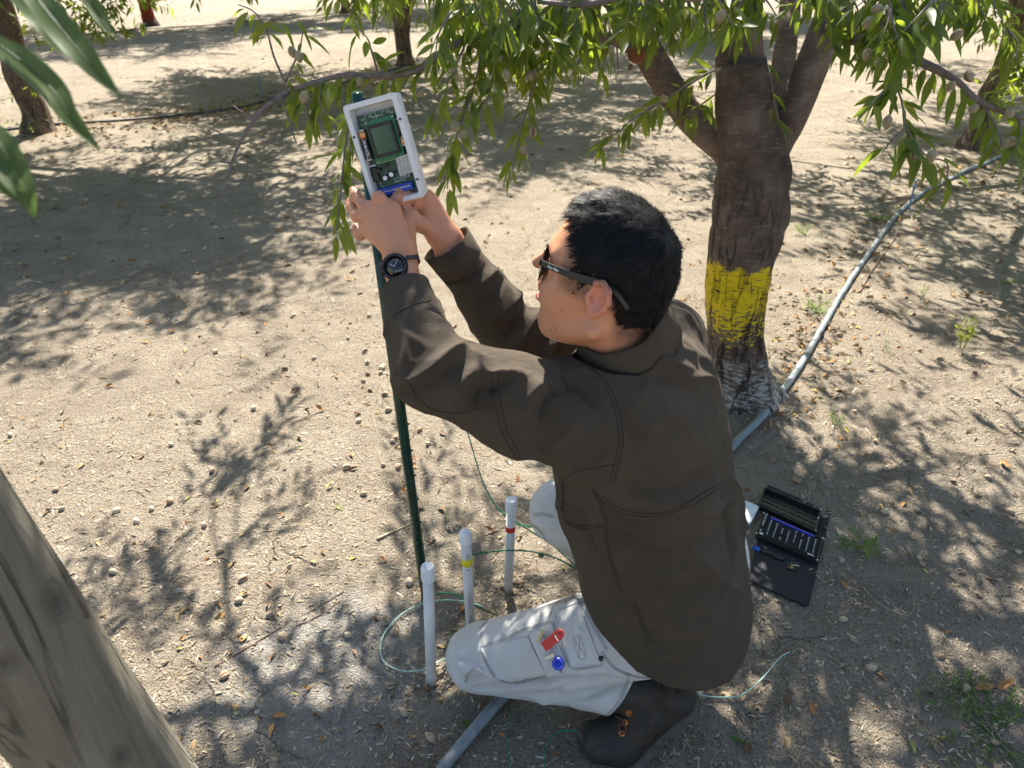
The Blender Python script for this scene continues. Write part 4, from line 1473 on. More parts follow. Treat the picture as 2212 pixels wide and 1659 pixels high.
def z3(zx, zy):                          # positions read off an enlargement of the shirt
    return (768.0 + zx * 0.46297, 493.7 + zy * 0.46297)
FOLDROT = A([[0.8, 0.3, 0.5], [-0.5, 0.8, 0.2], [-0.6, -0.5, 1.1]])
SHIRT_FOLDS = [   # line over the cloth, height, width
    ([(215, 730), (330, 670), (420, 600), (500, 555)], 0.011, 0.013), ([(225, 770), (345, 700), (450, 640)], -0.008, 0.012),
    ([(180, 420), (260, 520), (330, 560)], 0.006, 0.012), ([(240, 430), (250, 560), (230, 650)], 0.005, 0.012), ([(330, 400), (420, 470), (430, 520)], 0.005, 0.012),
    ([(480, 800), (500, 720), (560, 670)], 0.008, 0.012), ([(540, 830), (570, 760), (620, 700)], -0.007, 0.010), ([(560, 680), (640, 690), (700, 680)], 0.010, 0.011),
    ([(620, 760), (660, 720), (740, 690)], -0.007, 0.010), ([(700, 690), (760, 690), (790, 720)], 0.009, 0.012), ([(460, 850), (450, 780), (440, 700)], 0.004, 0.014),
    ([(780, 860), (830, 760), (890, 720)], 0.007, 0.014), ([(850, 900), (880, 800), (940, 750)], -0.006, 0.012), ([(760, 1050), (900, 1000), (1050, 900)], 0.005, 0.02),
    ([(1000, 660), (1080, 690), (1150, 750)], 0.007, 0.014), ([(960, 700), (1050, 760), (1120, 850)], -0.006, 0.013), ([(1000, 1180), (1080, 1100), (1190, 1050)], 0.006, 0.014),
    ([(1150, 640), (1280, 590), (1400, 560)], 0.007, 0.013), ([(1130, 610), (1260, 560), (1380, 500)], -0.006, 0.011), ([(1250, 640), (1400, 620), (1560, 660)], 0.006, 0.014),
    ([(1280, 690), (1420, 700), (1560, 760)], -0.005, 0.014), ([(1480, 380), (1540, 430), (1600, 520)], 0.006, 0.014), ([(1450, 430), (1540, 520), (1600, 620)], -0.005, 0.013),
    ([(1500, 560), (1620, 620), (1680, 720)], 0.005, 0.013), ([(1540, 700), (1630, 700), (1690, 760)], 0.006, 0.011), ([(1220, 840), (1300, 1000), (1330, 1150)], -0.004, 0.02),
    ([(1260, 1120), (1400, 1140), (1560, 1100)], 0.005, 0.018), ([(1250, 1180), (1420, 1220), (1640, 1160)], -0.006, 0.016), ([(1300, 1230), (1450, 1280), (1660, 1230)], 0.006, 0.016),
    ([(1180, 1300), (1300, 1400), (1420, 1450)], 0.007, 0.016), ([(1200, 1380), (1330, 1480), (1500, 1500)], -0.006, 0.016), ([(1500, 1330), (1640, 1330), (1760, 1260)], 0.006, 0.018),
    ([(1280, 1560), (1450, 1600), (1650, 1560)], 0.007, 0.022), ([(1330, 1640), (1500, 1690), (1700, 1640)], -0.006, 0.022), ([(1740, 1150), (1790, 1300), (1800, 1450)], 0.006, 0.016),
    ([(1700, 1220), (1740, 1380), (1760, 1560)], -0.006, 0.016), ([(1400, 1780), (1520, 1850), (1680, 1830)], 0.007, 0.024), ([(1560, 1500), (1700, 1640), (1800, 1700)], 0.006, 0.02),
    ([(1120, 1240), (1200, 1420), (1260, 1620)], 0.004, 0.012), ([(950, 1230), (1000, 1330), (1060, 1420)], 0.006, 0.014), ([(1040, 1280), (1080, 1400), (1130, 1500)], -0.005, 0.013),
    ([(560, 290), (620, 220), (690, 180)], 0.008, 0.013), ([(600, 350), (680, 260), (720, 190)], -0.006, 0.012), ([(640, 430), (740, 330), (800, 290)], 0.007, 0.013),
    ([(690, 520), (770, 420), (820, 330)], -0.006, 0.012), ([(740, 540), (820, 470), (870, 390)], 0.008, 0.014), ([(870, 560), (900, 480), (960, 440)], -0.007, 0.013), ([(910, 580), (960, 520), (1010, 500)], 0.006, 0.013),
    ([(1350, 900), (1500, 880), (1640, 930)], 0.0035, 0.03), ([(1330, 1020), (1500, 1000), (1700, 1040)], 0.003, 0.03), ([(1420, 760), (1440, 900), (1420, 1040)], -0.003, 0.03),
]
_SV, _SF = shirt_volume()
_bv = bvh_of(_SV, _SF)
_N = vnormals(_SV, _SF)
for rows, amp, wid in SHIRT_FOLDS:
    _SV = fold(_SV, _N, _bv, [z3(*r) for r in rows], amp * 2.2, wid * 0.8)
_SV = _SV + _N * (0.0030 * noise3(_SV, 13, 31) + 0.0016 * noise3(_SV * A([1, 1, 1.6]), 34, 32))[:, None]
_SV = _SV + _N * (0.0042 * (1 - np.abs(noise3(_SV @ FOLDROT + 0.09 * np.stack([noise3(_SV, 4, 35), noise3(_SV, 4, 37), noise3(_SV, 4, 38)], 1), 6.5, 33))) ** 5 + 0.0020 * (1 - np.abs(noise3(_SV @ FOLDROT, 15, 36))) ** 4)[:, None]
_SV = relax(_SV, _SF, 0.25)
def snap_edge(V, F, want):
    """straighten the open edge of a cut sheet: want(V) gives the wished places and which vertices they hold for"""
    e = np.sort(np.vstack([F[:, [0, 1]], F[:, [1, 2]], F[:, [2, 3]], F[:, [3, 0]]]), axis=1)
    u, c = np.unique(e, axis=0, return_counts=True)
    b = np.unique(u[c == 1])
    P, m = want(V[b])
    V = V.copy(); V[b[m]] = P[m]
    return V
def hem_line(V):
    f = (V[:, 0] - 0.33) * FB[0] + (V[:, 1] - 1.17) * FB[1]
    l = (V[:, 0] - 0.33) * RB[0] + (V[:, 1] - 1.17) * RB[1]
    return np.interp(f, [-0.2, -0.15, 0.0, 0.10, 0.15, 0.2], [0.275, 0.285, 0.318, 0.395, 0.43, 0.45]) + 0.006 * np.sin(l * 25)
def shirt_cut(V):
    k = np.ones(len(V), dtype=bool)
    f = (V[:, 0] - 0.33) * FB[0] + (V[:, 1] - 1.17) * FB[1]
    l = (V[:, 0] - 0.33) * RB[0] + (V[:, 1] - 1.17) * RB[1]
    k &= V[:, 2] > hem_line(V)
    ax = unit(WRL - ELL_); k &= ~(((V - WRL) @ ax > -0.066) & (np.linalg.norm(V - WRL, axis=1) < 0.12))
    ax = unit(WRR - ELR); k &= ~(((V - WRR) @ ax > 0.006) & (np.linalg.norm(V - WRR, axis=1) < 0.09))
    # neck opening
    axn = unit(hp(-0.020, 0, -0.045) - A([0.198, 1.142, 0.925]))
    rel = V - A([0.182, 1.125, 0.968])
    hh = rel @ axn
    k &= ~((hh > 0.018) & (np.linalg.norm(rel - hh[:, None] * axn, axis=1) < 0.080))
    return k
_SV, _SF, _ = keep_faces(_SV, _SF, shirt_cut(_SV))
def _w(V):
    P = V.copy(); P[:, 2] = hem_line(V)
    return P, np.abs(V[:, 2] - hem_line(V)) < 0.02
_SV = snap_edge(_SV, _SF, _w)
shirt = obj('shirt', _SV, _SF, M_shirt, man)
_md = shirt.modifiers.new('cloth', 'SOLIDIFY'); _md.thickness = 0.003; _md.offset = -1
BV_shirt = bvh_of(_SV, _SF)

def ring_band(c, axis, r, w, thick, segs=40, hint=(0, 0, 1), ell=1.0, wob=0.0, flare=0.0):
    """a hemmed band of cloth round c"""
    x, y, z = frame(axis, hint)
    prof = [(r, -w / 2), (r + thick, -w / 2 - 0.001), (r + thick * 1.1 + flare * 0.5, 0), (r + thick + flare, w / 2 + 0.0015), (r + flare, w / 2 + 0.001), (r - 0.004 + flare * 0.6, w / 4)]
    v, f = [], []
    for i, (pr, h) in enumerate(prof):
        for k in range(segs):
            t = 2 * math.pi * k / segs
            q = 1 + wob * math.sin(3 * t + 1) + wob * 0.6 * math.sin(5 * t + 2)
            v.append(A(c) + z * h + (x * math.cos(t) * ell + y * math.sin(t)) * pr * q)
    for i in range(len(prof) - 1):
        for k in range(segs):
            k2 = (k + 1) % segs
            f.append([i * segs + k, i * segs + k2, (i + 1) * segs + k2, (i + 1) * segs + k])
    return A(v), f
_ax = unit(WRL - ELL_)
v, f = ring_band(WRL - _ax * 0.088, _ax, 0.0385, 0.056, 0.003, wob=0.03)
obj('cuff', v, f, M_shirt, shirt)
_ax = unit(WRR - ELR)
v, f = ring_band(WRR - _ax * 0.016, _ax, 0.0415, 0.058, 0.003, wob=0.05, flare=0.004)
obj('cuff', v, f, M_shirt, shirt)

def collar():
    """stand and turned-down collar, open at the throat"""
    c0 = A([0.177, 1.121, 1.014])
    axn = unit(hp(-0.020, 0, -0.045) - A([0.198, 1.142, 0.925]))
    fx = unit(FB - axn * (FB @ axn)); lx = np.cross(axn, fx)
    prof = [(0.000, -0.020), (0.000, 0.012), (0.002, 0.026), (0.006, 0.030), (0.009, 0.026), (0.012, 0.006), (0.016, -0.018), (0.021, -0.044), (0.017, -0.040), (0.008, 0.006)]
    segs = 60
    ang = np.linspace(math.radians(28), math.radians(332), segs)
    v, f = [], []
    for i, (dr, h) in enumerate(prof):
        for t in ang:
            e = abs(t - math.pi) / math.pi
            r = 0.062 + 0.006 * abs(math.sin(t)) + dr * (1 + 0.25 * e)
            tip = max(e - 0.62, 0) * 2.2
            hh = h - (0.022 * tip if dr > 0.012 else 0.004 * tip) - 0.034 * e
            hh += 0.002 * math.sin(7 * t + dr * 90)
            v.append(c0 + axn * hh + fx * math.cos(t) * r * 1.05 + lx * math.sin(t) * r)
    for i in range(len(prof) - 1):
        for k in range(segs - 1):
            f.append([i * segs + k, i * segs + k + 1, (i + 1) * segs + k + 1, (i + 1) * segs + k])
    return A(v), f
v, f = collar()
obj('collar', v, f, M_shirt, shirt)

def seam(bvh, rows, mat, parent, r=0.0010, gap=0.0, lift=0.0006, n=8, name='seam'):
    """raised stitching that follows the cloth; gap adds a second row"""
    pts, nr = onto(bvh, rows, n)
    if len(pts) < 3:
        return
    mb = MB()
    for s in ((0,) if not gap else (-0.5, 0.5)):
        q = pts + nr * lift
        if s:
            T = np.gradient(pts, axis=0); T /= np.linalg.norm(T, axis=1)[:, None] + 1e-9
            q = q + np.cross(T, nr) * gap * s
        mb.add(*tube(q, r, 5))
    mb.build(name, mat, parent, smooth=True)
for rows, gap in (([(1135, 690), (1190, 760), (1225, 880), (1240, 980), (1215, 1110), (1195, 1190)], 0.007),     # armhole
                  ([(1000, 660), (1070, 640), (1140, 690)], 0.005),
                  ([(655, 690), (660, 790), (690, 930), (740, 1030), (775, 1100)], 0.009),                         # elbow patch
                  ([(235, 690), (300, 800), (380, 850), (480, 860), (560, 845), (650, 820)], 0.0),
                  ([(895, 705), (910, 745), (925, 785), (960, 775), (995, 755), (980, 720), (960, 690)], 0.0),     # small square patch
                  ([(965, 1180), (1010, 1140), (1100, 1120), (1200, 1100)], 0.0),
                  ([(1150, 1260), (1250, 1320), (1400, 1335), (1550, 1290), (1690, 1205)], 0.008),                 # yoke
                  ([(1110, 1215), (1160, 1320), (1175, 1480), (1210, 1600), (1245, 1700)], 0.005),                 # side seam
                  ([(1300, 1740), (1340, 1850), (1370, 1940)], 0.005),
                  ([(965, 1185), (970, 1270), (960, 1310), (900, 1270)], 0.003),
                  ([(185, 400), (260, 360), (350, 335)], 0.0), ([(500, 270), (560, 210), (600, 150)], 0.0),
                  ([(970, 1370), (1060, 1395), (1150, 1385)], 0.006)):
    seam(BV_shirt, [z3(*r) for r in rows], M_stitch, shirt, 0.0008, gap)

# ------------------------------------------------------------------ trousers
def trousers_volume():
    fd = Field(np.arange(-0.22, 0.62, 0.0042), np.arange(0.93, 1.66, 0.0042), np.arange(0.0, 0.60, 0.0042))
    pel = A([0.36, 1.22, 0.33])
    fd.rc(pel - RB * 0.06, pel + RB * 0.09, 0.125, 0.125, 0.04)
    t1 = HIPL + (KNL - HIPL) * 0.5 + A([0, -0.016, 0.006])
    fd.rc(HIPL, t1, 0.108, 0.092, 0.03)
    fd.rc(t1, KNL + A([0.012, 0, 0.008]), 0.092, 0.076, 0.02)
    s1 = KNL + (ANL - KNL) * 0.45 + A([0, 0.016, -0.016])
    s0 = KNL + (s1 - KNL) * 0.35
    fd.rc(KNL + A([0.012, 0, 0.0]), s0, 0.072, 0.068, 0.012)
    fd.rc(s0, s1, 0.068, 0.064, 0.003)
    fd.rc(s1, ANL + A([0.01, 0, 0.0]), 0.064, 0.066, 0.002)
    fd.rc(HIPR, KNR, 0.105, 0.078, 0.03)
    s2 = KNR + (ANR - KNR) * 0.5
    fd.rc(KNR, s2, 0.076, 0.068, 0.015); fd.rc(s2, ANR, 0.068, 0.066, 0.015)
    return fd.mesh(2)
def z4(zx, zy):                          # positions read off an enlargement of the legs
    return (795.5 + zx * 0.38829, 1014.9 + zy * 0.38829)
LEG_FOLDS = [
    ([(500, 1060), (580, 1060), (640, 1110)], -0.008, 0.010), ([(540, 1130), (620, 1110), (700, 1160)], 0.008, 0.010), ([(560, 1190), (640, 1160), (740, 1220)], -0.007, 0.009),
    ([(600, 1230), (700, 1225), (800, 1220), (1000, 1190), (1300, 1175), (1450, 1160)], -0.022, 0.010), ([(480, 1150), (540, 1250), (640, 1290)], 0.005, 0.014), ([(700, 1260), (850, 1290), (1000, 1290)], 0.005, 0.016),
    ([(1000, 1270), (1120, 1210), (1250, 1190)], -0.006, 0.012), ([(1080, 1330), (1230, 1260), (1350, 1200)], -0.007, 0.012), ([(1150, 1310), (1260, 1270), (1340, 1250)], 0.006, 0.012), ([(480, 1020), (520, 1080), (560, 1100)], 0.006, 0.012),
    ([(1340, 1150), (1430, 1130), (1540, 1110)], 0.006, 0.012), ([(640, 860), (680, 830), (760, 800)], -0.003, 0.012), ([(520, 880), (560, 860), (620, 850)], 0.003, 0.012),
    ([(900, 240), (950, 270), (1040, 280)], -0.004, 0.010), ([(930, 330), (1000, 370), (1060, 400)], -0.005, 0.012), ([(930, 290), (990, 320), (1060, 340)], 0.004, 0.010),
    ([(1300, 1100), (1400, 1080), (1470, 1090)], -0.004, 0.012),
]
_PV, _PF = trousers_volume()
_bv = bvh_of(_PV, _PF)
_N = vnormals(_PV, _PF)
for rows, amp, wid in LEG_FOLDS:
    _PV = fold(_PV, _N, _bv, [z4(*r) for r in rows], amp * 1.5, wid)
_PV = _PV + _N * (0.0022 * noise3(_PV, 16, 41) + 0.0012 * noise3(_PV, 40, 42))[:, None]
_PV[:, 2] = np.maximum(_PV[:, 2], 0.016)
_ax = unit(ANL - KNL)
HEMN = unit(_CR * 0.86 - _CU * 0.48); HEMP = px(1352, 1518, 1.60)
_k = ~(((_PV - HEMP) @ HEMN > 0) & (np.linalg.norm(_PV - ANL, axis=1) < 0.17) & (_PV[:, 2] < 0.205))
_axr = unit(ANR - KNR)
_k &= ~(((_PV - ANR) @ _axr > 0.0) & (np.linalg.norm(_PV - ANR, axis=1) < 0.13))
_PV, _PF, _ = keep_faces(_PV, _PF, _k)
def _w(V):
    h = (V - HEMP) @ HEMN
    return V - h[:, None] * HEMN, (np.abs(h) < 0.02) & (np.linalg.norm(V - ANL, axis=1) < 0.17)
_PV = snap_edge(_PV, _PF, _w)
trousers = obj('trousers', _PV, _PF, M_denim, man)
_md = trousers.modifiers.new('cloth', 'SOLIDIFY'); _md.thickness = 0.0032; _md.offset = -1
BV_leg = bvh_of(_PV, _PF)

def patch(bvh, poly, thick, name, mat, parent, n=14, back=0.001):
    """a flat cloth piece sewn on: a quad of picture positions laid over the surface"""
    a, b, c, d = (A(q, dtype=float) for q in poly)
    v, top = [], []
    for i in range(n + 1):
        for j in range(n + 1):
            s, t = i / n, j / n
            q = (a * (1 - s) + b * s) * (1 - t) + (d * (1 - s) + c * s) * t
            dr = Vector(ray(q[0], q[1])).normalized()
            h = bvh.ray_cast(Vector(_C0), dr, 4.0)
            if h[0] is None:
                h = bvh.find_nearest(Vector(px(q[0], q[1], 1.6)))
            nn = A(h[1])
            if nn @ A(dr) > 0: nn = -nn
            v.append(A(h[0])); top.append(nn)
    v, top = A(v), A(top)
    m = (n + 1) ** 2
    V = np.vstack([v + top * thick, v - top * back])
    F = []
    for i in range(n):
        for j in range(n):
            k = i * (n + 1) + j
            F.append([k, k + n + 1, k + n + 2, k + 1])
    edge = [i * (n + 1) for i in range(n + 1)] + [n * (n + 1) + j for j in range(1, n + 1)] + [i * (n + 1) + n for i in range(n - 1, -1, -1)] + [j for j in range(n - 1, 0, -1)]
    for i in range(len(edge)):
        p, q = edge[i], edge[(i + 1) % len(edge)]
        F.append([p, q, q + m, p + m])
    return obj(name, V, F, mat, parent)
pocket = patch(BV_leg, [z4(625, 985), z4(890, 925), z4(1000, 1140), z4(720, 1165)], 0.0022, 'cargo_pocket', M_denim, trousers)
patch(BV_leg, [z4(890, 905), z4(960, 885), z4(1075, 1130), z4(1000, 1145)], 0.0042, 'pocket_hem', M_denim, trousers)
flap = patch(BV_leg, [z4(1005, 690), z4(1130, 640), z4(1300, 1080), z4(1130, 1100)], 0.0030, 'tool_pocket', M_denim, trousers)
for rows, gap in (([(625, 870), (640, 990), (660, 1080), (720, 1160), (830, 1185), (950, 1150), (1080, 1110)], 0.004),
                  ([(640, 990), (760, 940), (870, 890), (1020, 845)], 0.005), ([(640, 870), (690, 800), (760, 760)], 0.004), ([(1000, 690), (1010, 760), (1030, 860)], 0.004),
                  ([(895, 920), (930, 1010), (1000, 1140)], 0.0), ([(1030, 860), (1070, 980), (1130, 1090), (1200, 1100), (1300, 1080)], 0.004),
                  ([(1010, 690), (1080, 640), (1130, 660)], 0.004), ([(1180, 720), (1250, 860), (1330, 1000)], 0.005),
                  ([(1085, 670), (1100, 750), (1135, 735), (1120, 660), (1085, 670)], 0.0), ([(1145, 940), (1175, 1045), (1212, 1030), (1180, 925), (1145, 940)], 0.0),
                  ([(1088, 672), (1132, 732)], 0.0), ([(1100, 748), (1120, 662)], 0.0), ([(1148, 942), (1210, 1030)], 0.0), ([(1176, 1043), (1180, 928)], 0.0),
                  ([(540, 1180), (570, 1120), (640, 1110)], 0.004), ([(610, 1240), (640, 1290), (650, 1300)], 0.004),
                  ([(1290, 1390), (1370, 1330), (1430, 1220), (1450, 1130)], 0.005), ([(1300, 1010), (1370, 1100), (1500, 1150), (1600, 1150)], 0.004),
                  ([(925, 250), (970, 245), (1040, 265)], 0.005), ([(900, 300), (950, 330), (990, 390)], 0.004)):
    seam(BV_leg, [z4(*r) for r in rows], M_stitch2, trousers, 0.0006, gap, lift=0.0030 if gap == 0.0 else 0.0016, n=6)
# hems
v, f = ring_band(ANL + _ax * 0.004, _ax, 0.0655, 0.026, 0.0025, wob=0.03)
# metal stud on the pocket corner
q, nn = onto(BV_leg, [z4(1296, 1046), z4(1300, 1050)], 2)
if len(q):
    v, f = lathe(q[0], nn[0], [(0.0001, 0.0065), (0.0024, 0.0065), (0.0028, 0.0052), (0.0036, 0.0050), (0.0046, 0.0060), (0.0050, 0.004), (0.0050, 0.0)], 16)
    obj('stud', v, f, plain('gunmetal', (0.05, 0.05, 0.055), 0.35, 0.9), trousers)

# ------------------------------------------------------------------ boots
def mat_boot():
    t = NT('dark_oiled_leather')
    n = t.noise(16, 6, 0.65)
    c = t.ramp(n, [(0.3, (0.013, 0.010, 0.008)), (0.6, (0.026, 0.020, 0.015)), (0.8, (0.075, 0.058, 0.044))])
    t.l(c, t.b.inputs['Base Color'])
    t.l(t.ramp(t.noise(30, 4), [(0.3, 0.5), (0.7, 0.8)]), t.b.inputs['Roughness'])
    t.bump(t.math('ADD', t.noise(260, 4, 0.7), t.noise(30, 3)), 0.3, 0.002)
    return t.m
M_boot = mat_boot()
M_sole = plain('dusty_rubber', (0.075, 0.066, 0.056), 0.85, vary=0.5, nscale=40, bump=0.5)
M_orange = plain('orange_metal', (0.62, 0.22, 0.05), 0.35, 0.4)
M_lace = plain('brown_lace', (0.13, 0.055, 0.022), 0.85, vary=0.4, nscale=300, bump=0.4)
M_othread = plain('orange_thread', (0.17, 0.075, 0.03), 0.85)

def boot(toe, ball, heel, ankle, shaft, up_foot, name_label=None):
    """toe cap, ball of the foot, heel seat and ankle are given in space; up_foot points out of the instep"""
    lo = np.min([toe, ball, heel, ankle, shaft], axis=0) - 0.09
    hi = np.max([toe, ball, heel, ankle, shaft], axis=0) + 0.09
    def vol(step):
        return Field(*[np.arange(lo[a], hi[a], step) for a in range(3)])
    side = unit(np.cross(up_foot, heel - ball))
    u1 = unit(np.cross(heel - ball, side)); u1 = u1 if u1 @ up_foot > 0 else -u1
    fd = vol(0.0032)
    fwd = unit(toe - ball); fw2 = unit(ball - heel)
    zt = A([0, 0, 1.0])
    fd.ell(toe + zt * 0.030 - fwd * 0.012, np.stack([fwd, side, np.cross(fwd, side)]), (0.048, 0.047, 0.034), 0.012)
    fd.rc(toe + zt * 0.028 - fwd * 0.02, ball + u1 * 0.030, 0.036, 0.042, 0.02)
    fd.rc(ball + u1 * 0.034, ankle, 0.042, 0.046, 0.025)
    fd.rc(ball + u1 * 0.022 + side * 0.012, heel + u1 * 0.030, 0.034, 0.034, 0.02)
    fd.rc(ball + u1 * 0.022 - side * 0.012, heel + u1 * 0.030, 0.032, 0.034, 0.02)
    fd.rc(heel + u1 * 0.034, ankle - fw2 * 0.006, 0.036, 0.046, 0.02)
    fd.rc(ankle, shaft, 0.050, 0.053, 0.015)
    V, F = fd.mesh(2)
    b = thing if False else None
    o = obj('boot', V, F, M_boot, man)
    bv = bvh_of(V, F)
    # sole: a welted slab under ball and heel, bent at the toes
    path = [toe + fwd * 0.036 + zt * 0.012, toe + zt * 0.004, ball - u1 * 0.006 * 0, (ball + heel) / 2, heel, heel - fw2 * 0.030]
    wid = [0.018, 0.048, 0.052, 0.040, 0.041, 0.020]
    upv = [unit(zt * 0.9 - fwd * 0.3), zt, unit(zt + u1), u1, u1, u1]
    sp = spline(A(path), 6); ws = spline(A([[w, 0, 0] for w in wid]), 6)[:, 0]; us = spline(A(upv), 6)
    mb = MB()
    n = len(sp)
    ang = np.linspace(0, 2 * math.pi, 16, endpoint=False)
    ring = []
    for i in range(n):
        uu = unit(us[i])
        for t in ang:
            cx = math.copysign(abs(math.cos(t)) ** 0.45, math.cos(t)); cy = math.copysign(abs(math.sin(t)) ** 0.45, math.sin(t))
            lug = 0.0018 * (((i // 2) % 2) * 2 - 1) if cy < -0.2 else 0
            ring.append(sp[i] + side * cx * (ws[i] + 0.009) + uu * (cy * 0.0135 + 0.006 + lug))
    f = []
    m = len(ang)
    for i in range(n - 1):
        for k in range(m):
            k2 = (k + 1) % m
            f.append([i * m + k, i * m + k2, (i + 1) * m + k2, (i + 1) * m + k])
    f.append(list(range(m))[::-1]); f.append([(n - 1) * m + k for k in range(m)])
    obj('sole', A(ring), f, M_sole, o)
    return o, bv, side, u1

TOE, BALL, HEEL = on_ground(1290, 1622), on_ground(1352, 1618), px(1478, 1508, 1.652)
TOE[2] += 0.008; BALL[2] += 0.012
UPF = unit(A([-0.35, -0.25, 0.85]))
ANK = ANL + A([0.035, 0.012, 0.0])
boot_l, BV_boot, _sd, _u1 = boot(TOE, BALL, HEEL, ANK, ANL - unit(ANL - KNL) * 0.06, UPF)
def zb(zx, zy):                          # positions read off an enlargement of the boot
    return (1206.9 + zx * 0.30240, 1398.9 + zy * 0.30240)
for u, v_ in ((500, 460), (480, 535), (455, 612)):
    q, nn = onto(BV_boot, [zb(u, v_), zb(u + 2, v_ + 2)], 2)
    if len(q):
        nn0 = unit(nn[0])
        x, y, z = frame(nn0)
        v, f = lathe(q[0], nn0, [(0.0032, 0.0045), (0.0036, 0.0058), (0.0062, 0.0058), (0.0066, 0.0045), (0.0066, -0.002)], 16, cap=False)
        o = obj('lace_hook', v, f, M_orange, boot_l)
pts = [zb(415, 470), zb(455, 500), zb(485, 540), zb(440, 560), zb(460, 610), zb(490, 590), zb(470, 530)]
q, nn = onto(BV_boot, pts, 6)
if len(q) > 4:
    v, f = tube(q + nn * 0.006, 0.0021, 6)
    obj('lace', v, f, M_lace, boot_l)
for rows, gap in (([(545, 430), (535, 540), (535, 660), (610, 670), (680, 655)], 0.003), ([(725, 230), (700, 310), (640, 350), (560, 375)], 0.003),
                  ([(590, 395), (680, 360), (745, 320), (740, 380), (690, 425), (620, 435), (590, 400)], 0.002), ([(770, 240), (770, 350), (740, 410), (690, 450), (655, 560), (650, 600), (720, 580)], 0.003),
                  ([(805, 270), (800, 330), (810, 395), (860, 340), (885, 260)], 0.002), ([(395, 500), (440, 640), (520, 750)], 0.0)):
    seam(BV_boot, [zb(*r) for r in rows], M_othread, boot_l, 0.00042, gap, n=6)
def lettering_on(bvh, s, c, right, size, mat, parent, name='lettering', lift=0.0012, bold=0.0, shear=0.0, depth=None):
    """print that lies on a curved surface: c picture position, right = picture position of the reading direction"""
    v, f = text_mesh(s, 1.0, bold, shear)
    if not len(v):
        return None
    v[:, :2] -= (v[:, :2].max(0) + v[:, :2].min(0)) / 2
    w = v[:, 0].max() - v[:, 0].min()
    c = A(c, dtype=float); d = A(right, dtype=float) - c
    L = np.linalg.norm(d) * 2
    ex = d / np.linalg.norm(d); ey = A([ex[1], -ex[0]])
    k = L / w * size
    out, ok = [], True
    for q in v:
        uv = c + ex * q[0] * k + ey * q[1] * k
        dr = Vector(ray(uv[0], uv[1])).normalized()
        h = bvh.ray_cast(Vector(_C0), dr, 4.0)
        if h[0] is None:
            return None
        nn = A(h[1])
        if nn @ A(dr) > 0: nn = -nn
        out.append(A(h[0]) + nn * lift)
    return obj(name, A(out), f, mat, parent, smooth=False)
_lt = lettering_on(BV_boot, 'Danner', zb(815, 300), zb(828, 258), 1.0, M_othread, boot_l, bold=0.02, shear=0.3)
# far boot, flat on the ground
_f2 = unit(A([-0.50, 0.86, 0]))
_b = A([ANR[0], ANR[1], 0.02])
boot(_b + _f2 * 0.155, _b + _f2 * 0.09, _b - _f2 * 0.06, ANR + A([0, 0, 0.03]), ANR + A([0.0, 0, 0.10]), A([0, 0, 1.0]))
